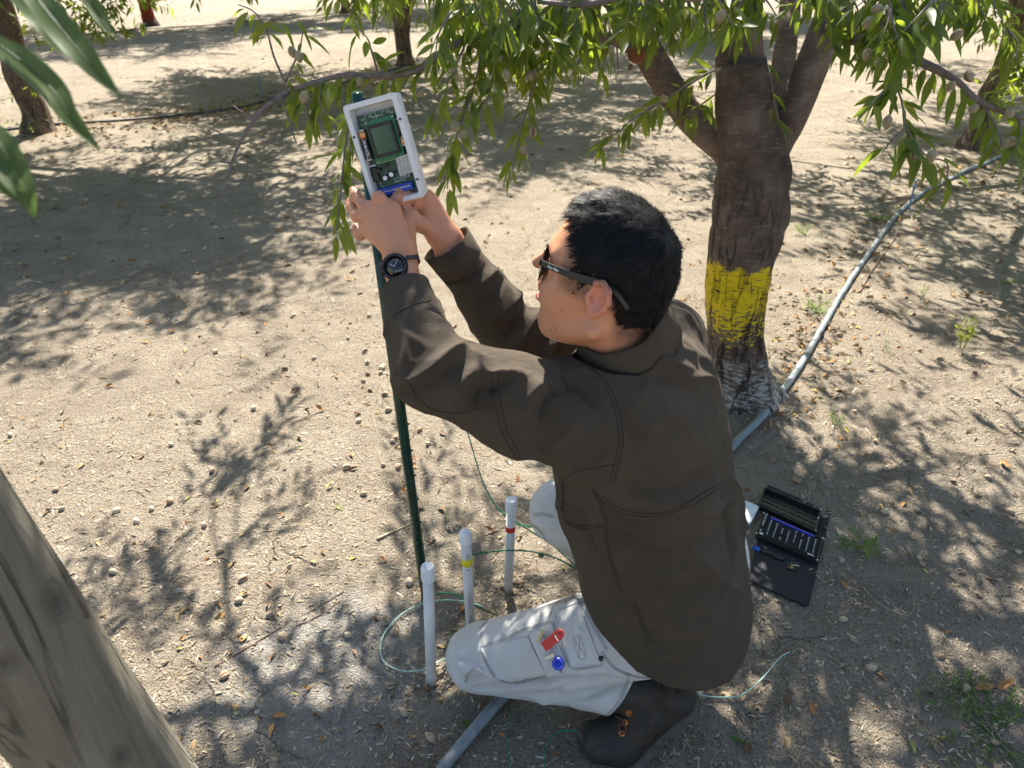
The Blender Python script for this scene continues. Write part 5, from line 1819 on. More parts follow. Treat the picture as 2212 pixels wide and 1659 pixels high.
# ------------------------------------------------------------------ sunglasses
M_black = plain('matt_black', (0.012, 0.012, 0.013), 0.38, vary=0.2)
M_blackgloss = plain('gloss_black', (0.008, 0.008, 0.009), 0.12, vary=0.2)
M_white_print = plain('white_print', (0.75, 0.75, 0.74), 0.6)
def mat_lens():
    t = NT('dark_lens')
    t.set(Roughness=0.05)
    t.b.inputs['Base Color'].default_value = (0.012, 0.010, 0.009, 1)
    t.b.inputs['Coat Weight'].default_value = 0.6
    return t.m
M_lens = mat_lens()
glasses = thing('sunglasses', hp(0.09, 0, 0.0), 'black sunglasses worn by the kneeling person', 'sunglasses')
for s in (1, -1):
    # lens: a shallow dish following the face
    n, m = 18, 6
    v, f = [], []
    cl, cu = 0.034 * s, -0.006
    for i in range(m + 1):
        rr = i / m
        for k in range(n):
            t = 2 * math.pi * k / n
            w = 0.029 * (1 + 0.06 * math.cos(2 * t))
            h = 0.0255 * (1 - 0.12 * math.sin(t) * math.cos(t) * s)
            dl, du = w * rr * math.cos(t), h * rr * math.sin(t)
            l = cl + dl
            v.append(hp(0.0985 - 4.2 * l * l - 0.9 * du * du + 0.06 * du, l, cu + du))
    for i in range(m):
        for k in range(n):
            k2 = (k + 1) % n
            f.append([i * n + k, i * n + k2, (i + 1) * n + k2, (i + 1) * n + k])
    o = obj('lens', A(v), f, M_lens, glasses)
    md = o.modifiers.new('t', 'SOLIDIFY'); md.thickness = 0.0018; md.offset = 0
    ring = A(v)[m * n:(m + 1) * n]
    rv, rf = tube(np.vstack([ring, ring[:2]]), 0.0013, 6, cap=False)
    obj('rim', rv, rf, M_blackgloss, glasses)
    # temple: flat bar widening to the middle, bending down behind the ear
    P = [(0.083, 0.066, 0.004), (0.078, 0.072, 0.006), (0.060, 0.0755, 0.007), (0.030, 0.079, 0.009), (0.005, 0.0815, 0.012), (-0.020, 0.083, 0.016), (-0.040, 0.083, 0.010), (-0.060, 0.080, -0.004)]
    Hh = [0.0030, 0.0040, 0.0042, 0.0050, 0.0058, 0.0042, 0.0034, 0.0030]
    pts = spline(A([hp(a, b * s, c) for a, b, c in P]), 5)
    hh = np.interp(np.linspace(0, 1, len(pts)), np.linspace(0, 1, len(Hh)), Hh) * HS
    v, f = [], []
    for i in range(len(pts)):
        for a, b in ((1, 1), (1, -1), (-1, -1), (-1, 1)):
            v.append(pts[i] + HU * hh[i] * a + HL * 0.0012 * b)
    for i in range(len(pts) - 1):
        for k in range(4):
            k2 = (k + 1) % 4
            f.append([i * 4 + k, i * 4 + k2, i * 4 + 4 + k2, i * 4 + 4 + k])
    f += [[3, 2, 1, 0], [len(v) - 4, len(v) - 3, len(v) - 2, len(v) - 1]]
    tp = obj('temple', A(v), f, M_black, glasses, smooth=False)
    hv, hf = box(hp(0.0815, 0.067 * s, 0.005), HF * 0.0035, HL * 0.003, HU * 0.004)
    obj('hinge', hv, hf, M_blackgloss, glasses, smooth=False)
    if s == 1:
        # logo script printed near the hinge
        tv, tf = text_mesh('Ray-Ban', 0.0062, 0.00008, 0.35)
        c = hp(0.060, 0.0772, 0.0070); d = unit(hp(0.055, 0.0785, 0.0073) - hp(0.075, 0.0750, 0.0062))
        up = unit(HU - d * (HU @ d))
        obj('lettering', c + tv[:, :1] * d + tv[:, 1:2] * up + HL * 0.0010, tf, M_white_print, tp, smooth=False)
v, f = tube(spline(A([hp(0.096, 0.010, 0.010), hp(0.100, 0.0, 0.013), hp(0.096, -0.010, 0.010)]), 6), 0.0014, 6)
obj('bridge', v, f, M_blackgloss, glasses)
v, f = tube(spline(A([hp(0.095, 0.010, 0.002), hp(0.1035, 0.0, 0.003), hp(0.095, -0.010, 0.002)]), 6), 0.0012, 6)
obj('bridge', v, f, M_blackgloss, glasses)

# ------------------------------------------------------------------ wrist watch
wc = h1(655, 1385, 1.268)
wax = unit(WRL - ELL_)
wn = unit(-ray(850, 577) + A([-0.25, 0.0, 0.05]))
wn = unit(wn - 0.35 * wax * (wn @ wax))
watch = thing('wristwatch', wc, 'black round wristwatch with leather strap on the near wrist', 'watch')
M_steel = plain('black_steel', (0.025, 0.025, 0.028), 0.28, 0.9)
M_strap = plain('black_leather', (0.014, 0.013, 0.013), 0.6, vary=0.3, nscale=200, bump=0.3)
v, f = lathe(wc, wn, [(0.0150, -0.008), (0.0205, -0.0065), (0.0225, -0.001), (0.0225, 0.002), (0.0205, 0.004)], 40)
obj('case', v, f, M_steel, watch)
v, f = lathe(wc, wn, [(0.0222, 0.001), (0.0222, 0.0045), (0.0205, 0.0058), (0.0178, 0.0050), (0.0176, 0.0035)], 48, cap=False)
bz = obj('bezel', v, f, M_steel, watch)
v, f = lathe(wc, wn, [(0.0001, 0.0042), (0.0178, 0.0042), (0.0178, 0.003)], 40, cap=False)
face = obj('dial', v, f, M_lens, watch)
x, y, z = frame(wn, wax)
mb = MB()
for k in range(60):
    t = 2 * math.pi * k / 60
    d = x * math.cos(t) + y * math.sin(t)
    L = 0.0011 if k % 5 else 0.0016
    mb.add(*box(wc + d * (0.0190) + wn * 0.00565, d * L * 0.5, np.cross(wn, d) * 0.00018, wn * 0.0002))
mb.build('minute_marks', plain('grey_print', (0.35, 0.35, 0.36), 0.5), bz)
for k, (a, L, w) in enumerate(((2.2, 0.008, 0.0005), (0.7, 0.012, 0.0004))):
    d = x * math.cos(a) + y * math.sin(a)
    mb = MB(); mb.add(*box(wc + d * L * 0.5 + wn * 0.0045, d * L * 0.5, np.cross(wn, d) * w, wn * 0.0001))
    mb.build('hand', plain('pale_hand', (0.5, 0.5, 0.5), 0.4), face)
for a in (1, -1):
    cv, cf = lathe(wc + x * 0.0 + unit(np.cross(wax, wn)) * 0.0225 * -1 + wax * 0.007 * a, unit(np.cross(wax, wn)) * -1, [(0.0018, 0), (0.0018, 0.003), (0.0012, 0.0036)], 10)
    obj('button', cv, cf, M_steel, watch)
# strap round the wrist
sx = unit(np.cross(wax, wn))
rc0 = WRL + wax * 0.003
ang = np.linspace(-1.42, 1.42, 15)
ang = np.concatenate([np.linspace(0.62, 2 * math.pi - 0.62, 40)])
v, f = [], []
for t in ang:
    for (dr, w) in ((0.0, 0.0105), (0.0024, 0.0105), (0.0024, -0.0105), (0.0, -0.0105)):
        d = wn * math.cos(t) + sx * math.sin(t)
        v.append(rc0 + d * (0.0335 + dr) + wax * w)
for i in range(len(ang) - 1):
    for k in range(4):
        k2 = (k + 1) % 4
        f.append([i * 4 + k, i * 4 + k2, i * 4 + 4 + k2, i * 4 + 4 + k])
strap = obj('strap', A(v), f, M_strap, watch, smooth=False)
for w in (0.0086, -0.0086):
    p = A([rc0 + (wn * math.cos(t) + sx * math.sin(t)) * 0.0361 + wax * w for t in ang])
    mb = MB()
    for k in range(0, len(p) - 1):
        mb.add(*tube(p[k:k + 2] * 1.0, 0.00025, 4))
    mb.build('stitching', plain('grey_thread', (0.22, 0.22, 0.22), 0.9), strap)

# ------------------------------------------------------------------ small driver in the right hand
tip = h1(612, 905, 1.330); end = h1(792, 1000, 1.352)
drv = thing('screwdriver', tip, 'small precision screwdriver held in the far hand at the terminals', 'screwdriver')
d = unit(end - tip); L = np.linalg.norm(end - tip)
v, f = lathe(tip, d, [(0.0006, 0), (0.0012, 0.004), (0.0012, 0.022)], 10)
obj('blade', v, f, plain('steel', (0.5, 0.5, 0.52), 0.25, 1.0), drv)
v, f = lathe(tip, d, [(0.0014, 0.02), (0.0032, 0.024), (0.0040, 0.032), (0.0040, L - 0.012), (0.0048, L - 0.010), (0.0052, L - 0.004), (0.0048, L - 0.0008), (0.0030, L)], 16)
obj('handle', v, f, plain('dark_chrome', (0.10, 0.10, 0.11), 0.22, 1.0), drv)

# ------------------------------------------------------------------ keys in the thigh pocket
def pk(zx, zy, lift):
    q, nn = onto(BV_leg, [z4(zx, zy), z4(zx + 1, zy + 1)], 2)
    return q[0] + nn[0] * lift, nn[0]
kc, kn = pk(1040, 950, 0.008)
keys = thing('key_ring', kc, 'keys with red tag and blue fob sticking out of the thigh pocket', 'keys')
M_red = plain('red_plastic', (0.62, 0.030, 0.018), 0.35, vary=0.1)
M_blue = plain('blue_plastic', (0.010, 0.030, 0.50), 0.22, vary=0.1)
M_brass = plain('brass_key', (0.55, 0.40, 0.16), 0.35, 0.9)
M_nickel = plain('nickel_key', (0.48, 0.45, 0.38), 0.35, 0.9)
def slab(P0, P1, w, th, n, name, mat, hole=None, round_end=True):
    """flat bar from P0 to P1, rounded at the far end"""
    ax = unit(P1 - P0); sd = unit(np.cross(n, ax)); nn = unit(np.cross(ax, sd))
    L = np.linalg.norm(P1 - P0)
    out = [(-w, 0), (w, 0), (w, L - w)]
    out += [(w * math.cos(t), L - w + w * math.sin(t)) for t in np.linspace(0.2, math.pi - 0.2, 9)] if round_end else [(w, L), (-w, L)]
    out += [(-w, L - w)]
    v = [P0 + sd * a + ax * b + nn * th for a, b in out] + [P0 + sd * a + ax * b - nn * th for a, b in out]
    m = len(out)
    f = [list(range(m))[::-1], [m + k for k in range(m)]] + [[k, (k + 1) % m, m + (k + 1) % m, m + k] for k in range(m)]
    mb = MB(); mb.add(A(v), f)
    return mb.build(name, mat, keys, bevel=0.0008)
a, n_ = pk(985, 985, 0.008); b, _ = pk(1098, 905, 0.016)
slab(a, b, 0.0098, 0.0020, n_, 'tag', M_red)
c, _n = pk(1062, 940, 0.0155)
v, f = box(c + kn * 0.0012, unit(np.cross(kn, b - a)) * 0.0068, unit(b - a) * 0.0011, kn * 0.0004)
obj('tag_stripe', v, f, M_white_print, keys, smooth=False)
c, _n = pk(1080, 915, 0.018)
v, f = lathe(c, kn, [(0.0001, 0.0012), (0.0022, 0.0012), (0.0022, 0.0)], 14, cap=False)
obj('tag_hole', v, f, M_black, keys)
def key(P, Q, name, mat):
    ax = unit(Q - P); sd = unit(np.cross(kn, ax)); L = np.linalg.norm(Q - P)
    xs = np.linspace(0, L, 14)
    w = 0.0032 + 0.0010 * (np.arange(14) % 2) * (np.arange(14) > 4)
    v, f = [], []
    for x_, w_ in zip(xs, w):
        v += [P + ax * x_ + sd * 0.0034 + kn * 0.0009, P + ax * x_ - sd * w_ + kn * 0.0009, P + ax * x_ - sd * w_ - kn * 0.0009, P + ax * x_ + sd * 0.0034 - kn * 0.0009]
    for i in range(13):
        for k in range(4):
            k2 = (k + 1) % 4
            f.append([i * 4 + k, i * 4 + k2, i * 4 + 4 + k2, i * 4 + 4 + k])
    f += [[3, 2, 1, 0], [52, 53, 54, 55]]
    obj(name, A(v), f, mat, keys, smooth=False)
key(pk(950, 960, 0.007)[0], pk(988, 898, 0.010)[0], 'key', M_brass)
key(pk(990, 1045, 0.007)[0], pk(1045, 1022, 0.012)[0], 'key', M_nickel)
c, n_ = pk(1062, 1070, 0.009)
x, y, z = frame(unit(n_ + A([0, -0.1, 0.5])))
v, f = lathe(c, z, [(0.0001, 0.0030), (0.009, 0.0030), (0.0125, 0.0018), (0.0130, 0), (0.0125, -0.0018), (0.009, -0.003), (0.0001, -0.003)], 24, cap=False)
obj('fob', v, f, M_blue, keys)
v, f = lathe(c, z, [(0.0085, 0.0031), (0.0098, 0.0036), (0.0105, 0.0030)], 24, cap=False)
obj('fob_ring', v, f, plain('pale_blue_plastic', (0.10, 0.16, 0.62), 0.3), keys)
p = A([pk(1030 + 14 * math.cos(t), 1000 + 18 * math.sin(t), 0.009)[0] for t in np.linspace(0, 6.283, 16)])
v, f = tube(p, 0.0008, 6, cap=False)
obj('split_ring', v, f, plain('ring_steel', (0.5, 0.5, 0.5), 0.3, 1.0), keys)
# ------------------------------------------------------------------ green steel post
M_green = plain('green_enamel', (0.006, 0.040, 0.026), 0.22, vary=0.35, nscale=30, bump=0.1)
pf = on_ground(918, 1292); pt = px(771, 200, 1.315)
post = thing('steel_post', pf, 'dark green enamelled steel post carrying the white electronics box', 'post')
ax = unit(pt - pf); L = np.linalg.norm(pt - pf)
px_, py_, _ = frame(ax, (0, 1, 0))
# studded T section
prof = [(-0.0125, -0.004), (-0.0125, 0.000), (-0.003, 0.0025), (-0.0025, 0.016), (0.0025, 0.016), (0.003, 0.0025), (0.0125, 0.000), (0.0125, -0.004), (0.0, -0.0065)]
prof = [(math.cos(t) * 0.0105, math.sin(t) * 0.0105) for t in np.linspace(0, 6.283, 16, endpoint=False)]
m = len(prof)
v = []
for h in (-0.3, L):
    for a, b in prof:
        v.append(pf + ax * h + px_ * a + py_ * b)
f = [[k, (k + 1) % m, m + (k + 1) % m, m + k] for k in range(m)] + [list(range(m))[::-1], [m + k for k in range(m)]]
obj('shaft', A(v), f, M_green, post)
# flat rib down the side with its studs
v, f = box(pf + ax * (L * 0.5 - 0.1) + unit(_CR * 0.9 - _CF * 0.35) * 0.012, ax * (L * 0.5 + 0.09), unit(_CR * 0.9 - _CF * 0.35) * 0.004, unit(np.cross(ax, _CR)) * 0.0022)
obj('rib', v, f, M_green, post, smooth=False)
for k in range(16):
    c = pf + ax * (0.06 + k * 0.078) + unit(_CR * 0.9 - _CF * 0.35) * 0.0165
    v, f = lathe(c, unit(_CR * 0.9 - _CF * 0.35 + A([0, 0, 0.5])), [(0.0030, -0.003), (0.0028, 0.002), (0.0016, 0.0042)], 8)
    obj('stud', v, f, M_green, post)

# ------------------------------------------------------------------ the opened electronics box
cTL, cTR, cBR, cBL = h1(275, 225, 1.283), h1(665, 105, 1.262), h1(855, 860, 1.322), h1(490, 935, 1.345)
BC = (cTL + cTR + cBR + cBL) / 4
bx = unit((cTR - cTL) + (cBR - cBL)); by = (cTL - cBL) + (cTR - cBR)
by = unit(by - bx * (by @ bx)); bn = unit(np.cross(bx, by))
if bn @ _CF > 0: bn = -bn
BC = BC - by * 0.003
BW = (np.linalg.norm(cTR - cTL) + np.linalg.norm(cBR - cBL)) / 4
BH = (np.linalg.norm(cTL - cBL) + np.linalg.norm(cTR - cBR)) / 4 + 0.003
Hm = None
def bl(zx, zy):
    """position on the box front plane (right, up in metres) of a place in the enlargement"""
    u, v = 658.3 + zx * 0.29755, 164.6 + zy * 0.29755
    r = ray(u, v)
    t = ((BC - _C0) @ bn) / (r @ bn)
    q = _C0 + r * t - BC
    return q @ bx, q @ by
def bp(x, y, z=0.0):
    return BC + bx * x + by * y + bn * z
M_case = plain('white_polycarbonate', (0.66, 0.66, 0.655), 0.42, vary=0.05, nscale=14, bump=0.08)
unitbox = thing('electronics_box', BC - by * BH, 'open white plastic box of circuit boards mounted on the green post', 'electronics box')
def rrect(w, h, r, n=5):
    o = []
    for cx, cy, a0 in ((w - r, h - r, 0), (-w + r, h - r, 90), (-w + r, -h + r, 180), (w - r, -h + r, 270)):
        for t in np.linspace(0, 90, n):
            a = math.radians(a0 + t)
            o.append((cx + r * math.cos(a), cy + r * math.sin(a)))
    return o
DEP = 0.038
rings = [(BW - 0.004, BH - 0.004, 0.004, -DEP), (BW - 0.0015, BH - 0.0015, 0.005, -DEP + 0.003), (BW, BH, 0.006, -0.006), (BW, BH, 0.006, -0.001), (BW - 0.001, BH - 0.001, 0.005, 0.0),
         (BW - 0.0085, BH - 0.0085, 0.004, 0.0), (BW - 0.009, BH - 0.009, 0.004, -0.0015), (BW - 0.0095, BH - 0.0095, 0.004, -DEP + 0.004), (0.001, 0.001, 0.0005, -DEP + 0.004)]
v, f = [], []
for w, h, r, z in rings:
    v += [bp(a, b, z) for a, b in rrect(w, h, r)]
m = 20
for i in range(len(rings) - 1):
    for k in range(m):
        f.append([i * m + k, i * m + (k + 1) % m, (i + 1) * m + (k + 1) % m, (i + 1) * m + k])
f.append(list(range(m))[::-1])
f.append([(len(rings) - 1) * m + k for k in range(m)])
case = obj('case', A(v), f, M_case, unitbox)
case.modifiers.new('n', 'EDGE_SPLIT').split_angle = 0.7
M_hole = plain('screw_hole', (0.10, 0.09, 0.10), 0.6)
for zx, zy in ((352, 445), (703, 308), (818, 748), (490, 915)):
    x, y = bl(zx, zy)
    x = math.copysign(min(abs(x), BW - 0.0042), x)
    y = math.copysign(min(abs(y), BH - 0.0042), y)
    v, f = lathe(bp(x, y, 0.0003), bn, [(0.0001, 0.0002), (0.0016, 0.0002), (0.0021, 0.0006), (0.0025, 0.0003), (0.0025, -0.001)], 14, cap=False)
    obj('screw_hole', v, f, M_hole, case)
PZ = -0.020                                   # level of the main board
def mat_pcb(name, c):
    t = NT(name)
    P = t.tc()
    br = t.n('ShaderNodeTexBrick'); br.inputs['Scale'].default_value = 180
    br.inputs['Color1'].default_value = (*c, 1); br.inputs['Color2'].default_value = (*(A(c) * 1.25), 1)
    br.inputs['Mortar'].default_value = (*(A(c) * 1.9), 1); br.inputs['Mortar Size'].default_value = 0.03
    t.l(P, br.inputs[0])
    t.l(br.outputs['Color'], t.b.inputs['Base Color'])
    t.set(Roughness=0.35)
    return t.m
M_pcb = mat_pcb('green_board', (0.010, 0.050, 0.028))
M_pcb2 = mat_pcb('bright_green_board', (0.006, 0.105, 0.040))
M_silk = plain('board_print', (0.62, 0.66, 0.62), 0.6)
M_tin = plain('tin', (0.55, 0.55, 0.54), 0.35, 0.8)
def plate(name, pts, z0, z1, mat, parent, bevel=0.0):
    mb = MB()
    n = len(pts)
    v = [bp(a, b, z1) for a, b in pts] + [bp(a, b, z0) for a, b in pts]
    f = [list(range(n)), [n + k for k in range(n)][::-1]] + [[k, n + k, n + (k + 1) % n, (k + 1) % n] for k in range(n)]
    mb.add(A(v), f)
    return mb.build(name, mat, parent, bevel=bevel)
def rect(zx0, zy0, zx1, zy1):
    """corners given by two opposite places, squared up with the box"""
    a = bl(zx0, zy0); b = bl(zx1, zy1)
    x0, x1 = sorted((a[0], b[0])); y0, y1 = sorted((a[1], b[1]))
    return [(x0, y1), (x0, y0), (x1, y0), (x1, y1)]
IX, IY = BW - 0.011, BH - 0.011
yb = bl(520, 905)[1]
board = plate('circuit_board', [(-IX + 0.002, IY - 0.010), (-IX + 0.002, yb - 0.010), (IX - 0.004, yb - 0.010), (IX - 0.004, IY - 0.010)], PZ - 0.0016, PZ, M_pcb, unitbox)
# printed outlines and pads at the top edge
mb = MB()
def stroke(x0, y0, x1, y1, w=0.0004, z=PZ + 0.0002):
    a, b = bp(x0, y0, z), bp(x1, y1, z)
    d = unit(b - a)
    mb.add(*box((a + b) / 2, (b - a) / 2, np.cross(bn, d) * w / 2, bn * 0.0001))
yt = IY - 0.017
for x0, x1 in ((-0.022, -0.009), (0.010, 0.023)):
    for (a, b, c, d) in ((x0, yt + 0.005, x1, yt + 0.005), (x0, yt - 0.005, x1, yt - 0.005), (x0, yt - 0.005, x0, yt + 0.005), (x1, yt - 0.005, x1, yt + 0.005)):
        stroke(a, b, c, d)
stroke(-0.002, yt - 0.009, -0.002, yt + 0.006, 0.0006)
stroke(-IX + 0.005, yt - 0.0085, IX - 0.010, yt - 0.0085, 0.0005)
for (x0, y0, x1, y1) in ((-0.018, -0.036, -0.008, -0.036), (-0.018, -0.036, -0.018, -0.046), (-0.006, -0.034, 0.004, -0.034), (0.004, -0.034, 0.004, -0.045), (-0.030, -0.040, -0.030, -0.055), (-0.030, -0.055, -0.022, -0.055)):
    stroke(x0, y0, x1, y1)
for k in range(13):
    stroke(-0.026 + k * 0.0044, yb + 0.0035, -0.026 + k * 0.0044, yb + 0.0052, 0.0005)
mb.build('board_outlines', M_silk, board)
def box_text(s, x, y, size, ang, mat, parent, z=PZ + 0.0003, bold=0.0):
    tv, tf = text_mesh(s, size, bold)
    c, s_ = math.cos(ang), math.sin(ang)
    X = x + tv[:, 0] * c - tv[:, 1] * s_; Y = y + tv[:, 0] * s_ + tv[:, 1] * c
    return obj('lettering', BC + X[:, None] * bx + Y[:, None] * by + bn * z, tf, mat, parent, smooth=False)
box_text('R6', -0.0125, yt + 0.0015, 0.004, 0, M_silk, board)
box_text('R7', 0.0195, yt + 0.0015, 0.004, 0, M_silk, board)
x, y = bl(665, 752); box_text('M. K. Hansen', x, y, 0.0040, 0.0, M_silk, board)
x, y = bl(668, 772); box_text('AM400-REV', x, y, 0.0042, 0.0, M_silk, board)
mb = MB()
for x in (-0.029, -0.0255, -0.0075, -0.0045, -0.0005, 0.0028, 0.0065, 0.0255, 0.0285):
    c = bp(x, yt - 0.0005, PZ)
    mb.add(*lathe(c, bn, [(0.0012, 0.0004), (0.0007, 0.0004), (0.0007, 0.0)], 10, cap=False))
mb.build('pads', M_tin, board)
# display module on its own board
ya, yb2 = bl(520, 310)[1], bl(540, 640)[1]
xa, xb = bl(450, 450)[0], bl(678, 450)[0]
disp = plate('display_module', [(xa, ya), (xa, yb2), (xb, yb2), (xb, ya)], -0.0118, -0.0102, M_pcb2, unitbox)
cx, cy = (xa + xb) / 2 - 0.0008, (ya + yb2) / 2 + 0.001
hw, hh = (xb - xa) / 2 - 0.0042, (ya - yb2) / 2 - 0.0085
fr = [(hw, hh, -0.0102), (hw, hh, -0.0045), (hw - 0.0008, hh - 0.0008, -0.0040), (hw * 0.80, hh * 0.82, -0.0040), (hw * 0.78, hh * 0.80, -0.0056)]
v, f = [], []
for w, h, z in fr:
    v += [bp(cx + a, cy + b, z) for a, b in ((w, h), (-w, h), (-w, -h), (w, -h))]
for i in range(len(fr) - 1):
    for k in range(4):
        f.append([i * 4 + k, i * 4 + (k + 1) % 4, i * 4 + 4 + (k + 1) % 4, i * 4 + 4 + k])
obj('bezel', A(v), f, plain('black_bezel', (0.012, 0.011, 0.011), 0.45), disp, smooth=False)
def mat_lcd():
    t = NT('lcd_glass')
    n = t.noise(90, 4, 0.7, dist=1.5)
    c = t.mix(t.ramp(n, [(0.63, 0.0), (0.72, 0.6)]), (0.060, 0.110, 0.075), (0.25, 0.30, 0.26))
    t.l(c, t.b.inputs['Base Color'])
    t.set(Roughness=0.12)
    return t.m
plate('screen', [(cx - hw * 0.785, cy + hh * 0.805), (cx - hw * 0.785, cy - hh * 0.805), (cx + hw * 0.785, cy - hh * 0.805), (cx + hw * 0.785, cy + hh * 0.805)], -0.0075, -0.0054, mat_lcd(), disp)
for sx_, sy_ in ((-1, 1), (1, 1), (-1, -1), (1, -1)):
    v, f = lathe(bp((xa + xb) / 2 + sx_ * ((xb - xa) / 2 - 0.0022), (ya + yb2) / 2 + sy_ * ((ya - yb2) / 2 - 0.0024), -0.0102), bn, [(0.0014, 0.0), (0.0014, 0.0008), (0.0006, 0.001)], 10)
    obj('mounting_screw', v, f, M_tin, disp)
for k in range(20):
    xx = xa + 0.006 + k * (xb - xa - 0.012) / 19
    v, f = box(bp(xx, yb2 + 0.0016, -0.0098), bx * 0.0005, by * 0.0005, bn * 0.0010)
    obj('pin', v, f, plain('gold_pin', (0.55, 0.46, 0.26), 0.35, 0.7) if k == 0 else bpy.data.materials['gold_pin'], disp, smooth=False)
# two round cells in clips
M_cop = plain('copper_wrap', (0.50, 0.24, 0.11), 0.28, 0.75, vary=0.15)
M_blk = plain('black_wrap', (0.012, 0.011, 0.012), 0.35)
def cell(zx0, zy0, zx1, zy1, flip):
    a = bp(*bl(zx0, zy0), -0.0085); b = bp(*bl(zx1, zy1), -0.0085)
    c = thing('battery', a, 'copper and black round cell clipped at the %s of the display' % ('right' if flip else 'left'), 'battery', 'cells in the electronics box')
    d = unit(b - a); L = np.linalg.norm(b - a); r = 0.0066
    s = 0.30 * L if not flip else 0.66 * L
    m1, m2 = (M_cop, M_blk) if not flip else (M_blk, M_cop)
    v, f = lathe(a, d, [(r * 0.9, 0.0008), (r, 0.0018), (r, s)], 24); obj('upper_sleeve', v, f, m1, c)
    v, f = lathe(a, d, [(r, s), (r, L - 0.0018), (r * 0.9, L - 0.0008)], 24); obj('lower_sleeve', v, f, m2, c)
    v, f = lathe(a, d, [(0.0024, -0.0012), (0.0024, 0.0008), (r * 0.88, 0.0009)], 18); obj('terminal', v, f, M_tin, c)
    v, f = lathe(a, d, [(r * 0.9, L - 0.001), (r * 0.85, L + 0.0004), (0.0001, L + 0.0004)], 18, cap=False); obj('base', v, f, M_tin, c)
    sd = unit(np.cross(d, bn))
    for p in (a - d * 0.001, b + d * 0.001):
        v, f = box(p - bn * 0.004, sd * 0.0045, d * 0.0008, bn * 0.007)
        obj('clip', v, f, M_tin, unitbox, smooth=False)
    return c, a, b, d, r, s
cA = cell(402, 402, 462, 608, False)
cB = cell(674, 312, 718, 498, True)
c, a, b, d, r, s = cA
tv, tf = text_mesh('DURACELL', 0.0066, 0.00012)
mid = a + d * (s + (np.linalg.norm(b - a) - s) * 0.5)
sd = unit(np.cross(d, bn)); sd = sd if sd @ bx > 0 else -sd
ang = tv[:, 1] / r + 0.10
V = mid + d[None] * tv[:, :1] + (np.cos(ang)[:, None] * bn + np.sin(ang)[:, None] * sd) * (r + 0.00022)
obj('lettering', V, tf, M_white_print, c, smooth=False)
# white relays, potentiometers, dark chip, blue terminal block
M_relay = plain('relay_grey', (0.44, 0.43, 0.40), 0.55, vary=0.06)
for row in (0, 1):
    for k in range(4):
        x, y = bl(672 + k * 25 + row * 14, 628 - k * 9 + row * 67)
        mb = MB(); mb.add(*box(bp(x, y, PZ + 0.007), bx * 0.0031, by * 0.0082, bn * 0.007))
        o = mb.build('relay', M_relay, unitbox, bevel=0.0006)
        mb = MB()
        for j in range(3):
            mb.add(*box(bp(x + 0.0008, y + 0.004 - j * 0.003, PZ + 0.01408), bx * 0.0010, by * 0.0004, bn * 0.00008))
        mb.build('print', bpy.data.materials.get('relay_print') or plain('relay_print', (0.12, 0.12, 0.12), 0.7), o)
for zx, zy in ((568, 748), (612, 722)):
    x, y = bl(zx, zy)
    mb = MB(); mb.add(*box(bp(x - 0.001, y, PZ + 0.0025), bx * 0.0052, by * 0.0052, bn * 0.0025))
    o = mb.build('potentiometer', M_black, unitbox, bevel=0.0005)
    v, f = lathe(bp(x, y, PZ + 0.005), bn, [(0.0040, 0.0), (0.0040, 0.0030), (0.0034, 0.0036)], 18)
    o2 = obj('knob', v, f, plain('white_knob', (0.70, 0.71, 0.72), 0.45), o, smooth=False)
    v, f = lathe(bp(x, y, PZ + 0.0086), bn, [(0.0012, 0.0002), (0.0012, 0.0004)], 10)
for i, (zx, zy, w, h, d_) in enumerate(((487, 728, 0.0072, 0.0115, 0.004), (520, 690, 0.003, 0.003, 0.004), (555, 668, 0.004, 0.002, 0.003), (575, 655, 0.0022, 0.0022, 0.003), (505, 760, 0.002, 0.004, 0.002), (640, 700, 0.0012, 0.003, 0.002), (715, 735, 0.0018, 0.0018, 0.0035), (738, 728, 0.0018, 0.0018, 0.0035), (470, 660, 0.006, 0.0016, 0.003))):
    x, y = bl(zx, zy)
    mb = MB(); mb.add(*box(bp(x, y, PZ + d_), bx * w, by * h, bn * d_))
    mb.build('chip', M_black if i < 6 else (M_relay if i < 8 else M_tin), board, bevel=0.0004)
M_tb = plain('blue_terminal', (0.012, 0.055, 0.40), 0.4, vary=0.1)
x0, y0 = bl(540, 880); x1, y1 = bl(760, 785)
yt_ = (y0 + y1) / 2
tb = plate('terminal_block', [(x0 - 0.003, yt_ + 0.0075), (x0 - 0.003, yt_ - 0.0055), (x1 + 0.001, yt_ - 0.0055), (x1 + 0.001, yt_ + 0.0075)], PZ, PZ + 0.010, M_tb, unitbox, 0.0008)
nT = 12
for k in range(nT):
    xx = x0 - 0.001 + (x1 - x0 + 0.000) * (k + 0.3) / nT
    v, f = lathe(bp(xx, yt_ + 0.0016, PZ + 0.0102), bn, [(0.0001, 0.0002), (0.0013, 0.0002), (0.0016, 0.0006), (0.0018, 0.0)], 10, cap=False)
    obj('terminal_screw', v, f, M_tin, tb)
    v, f = box(bp(xx, yt_ - 0.0052, PZ + 0.0045), bx * 0.0014, by * 0.0006, bn * 0.0022)
    obj('wire_opening', v, f, M_black, tb, smooth=False)
    if k % 2 == 0:
        v, f = box(bp(xx - (x1 - x0) / nT / 2, yt_, PZ + 0.0101), bx * 0.0003, by * 0.0052, bn * 0.0005)
        obj('divider', v, f, M_tb, tb, smooth=False)
# back plate fixing the box to the post
M_brk = plain('zinc', (0.42, 0.43, 0.44), 0.4, 0.8)
for k in (0.5, -0.3):
    c = bp(-0.004, BH * k, -DEP - 0.006)
    v, f = box(c, bx * 0.018, by * 0.006, bn * 0.006)
    obj('bracket', v, f, M_brk, unitbox, smooth=False)

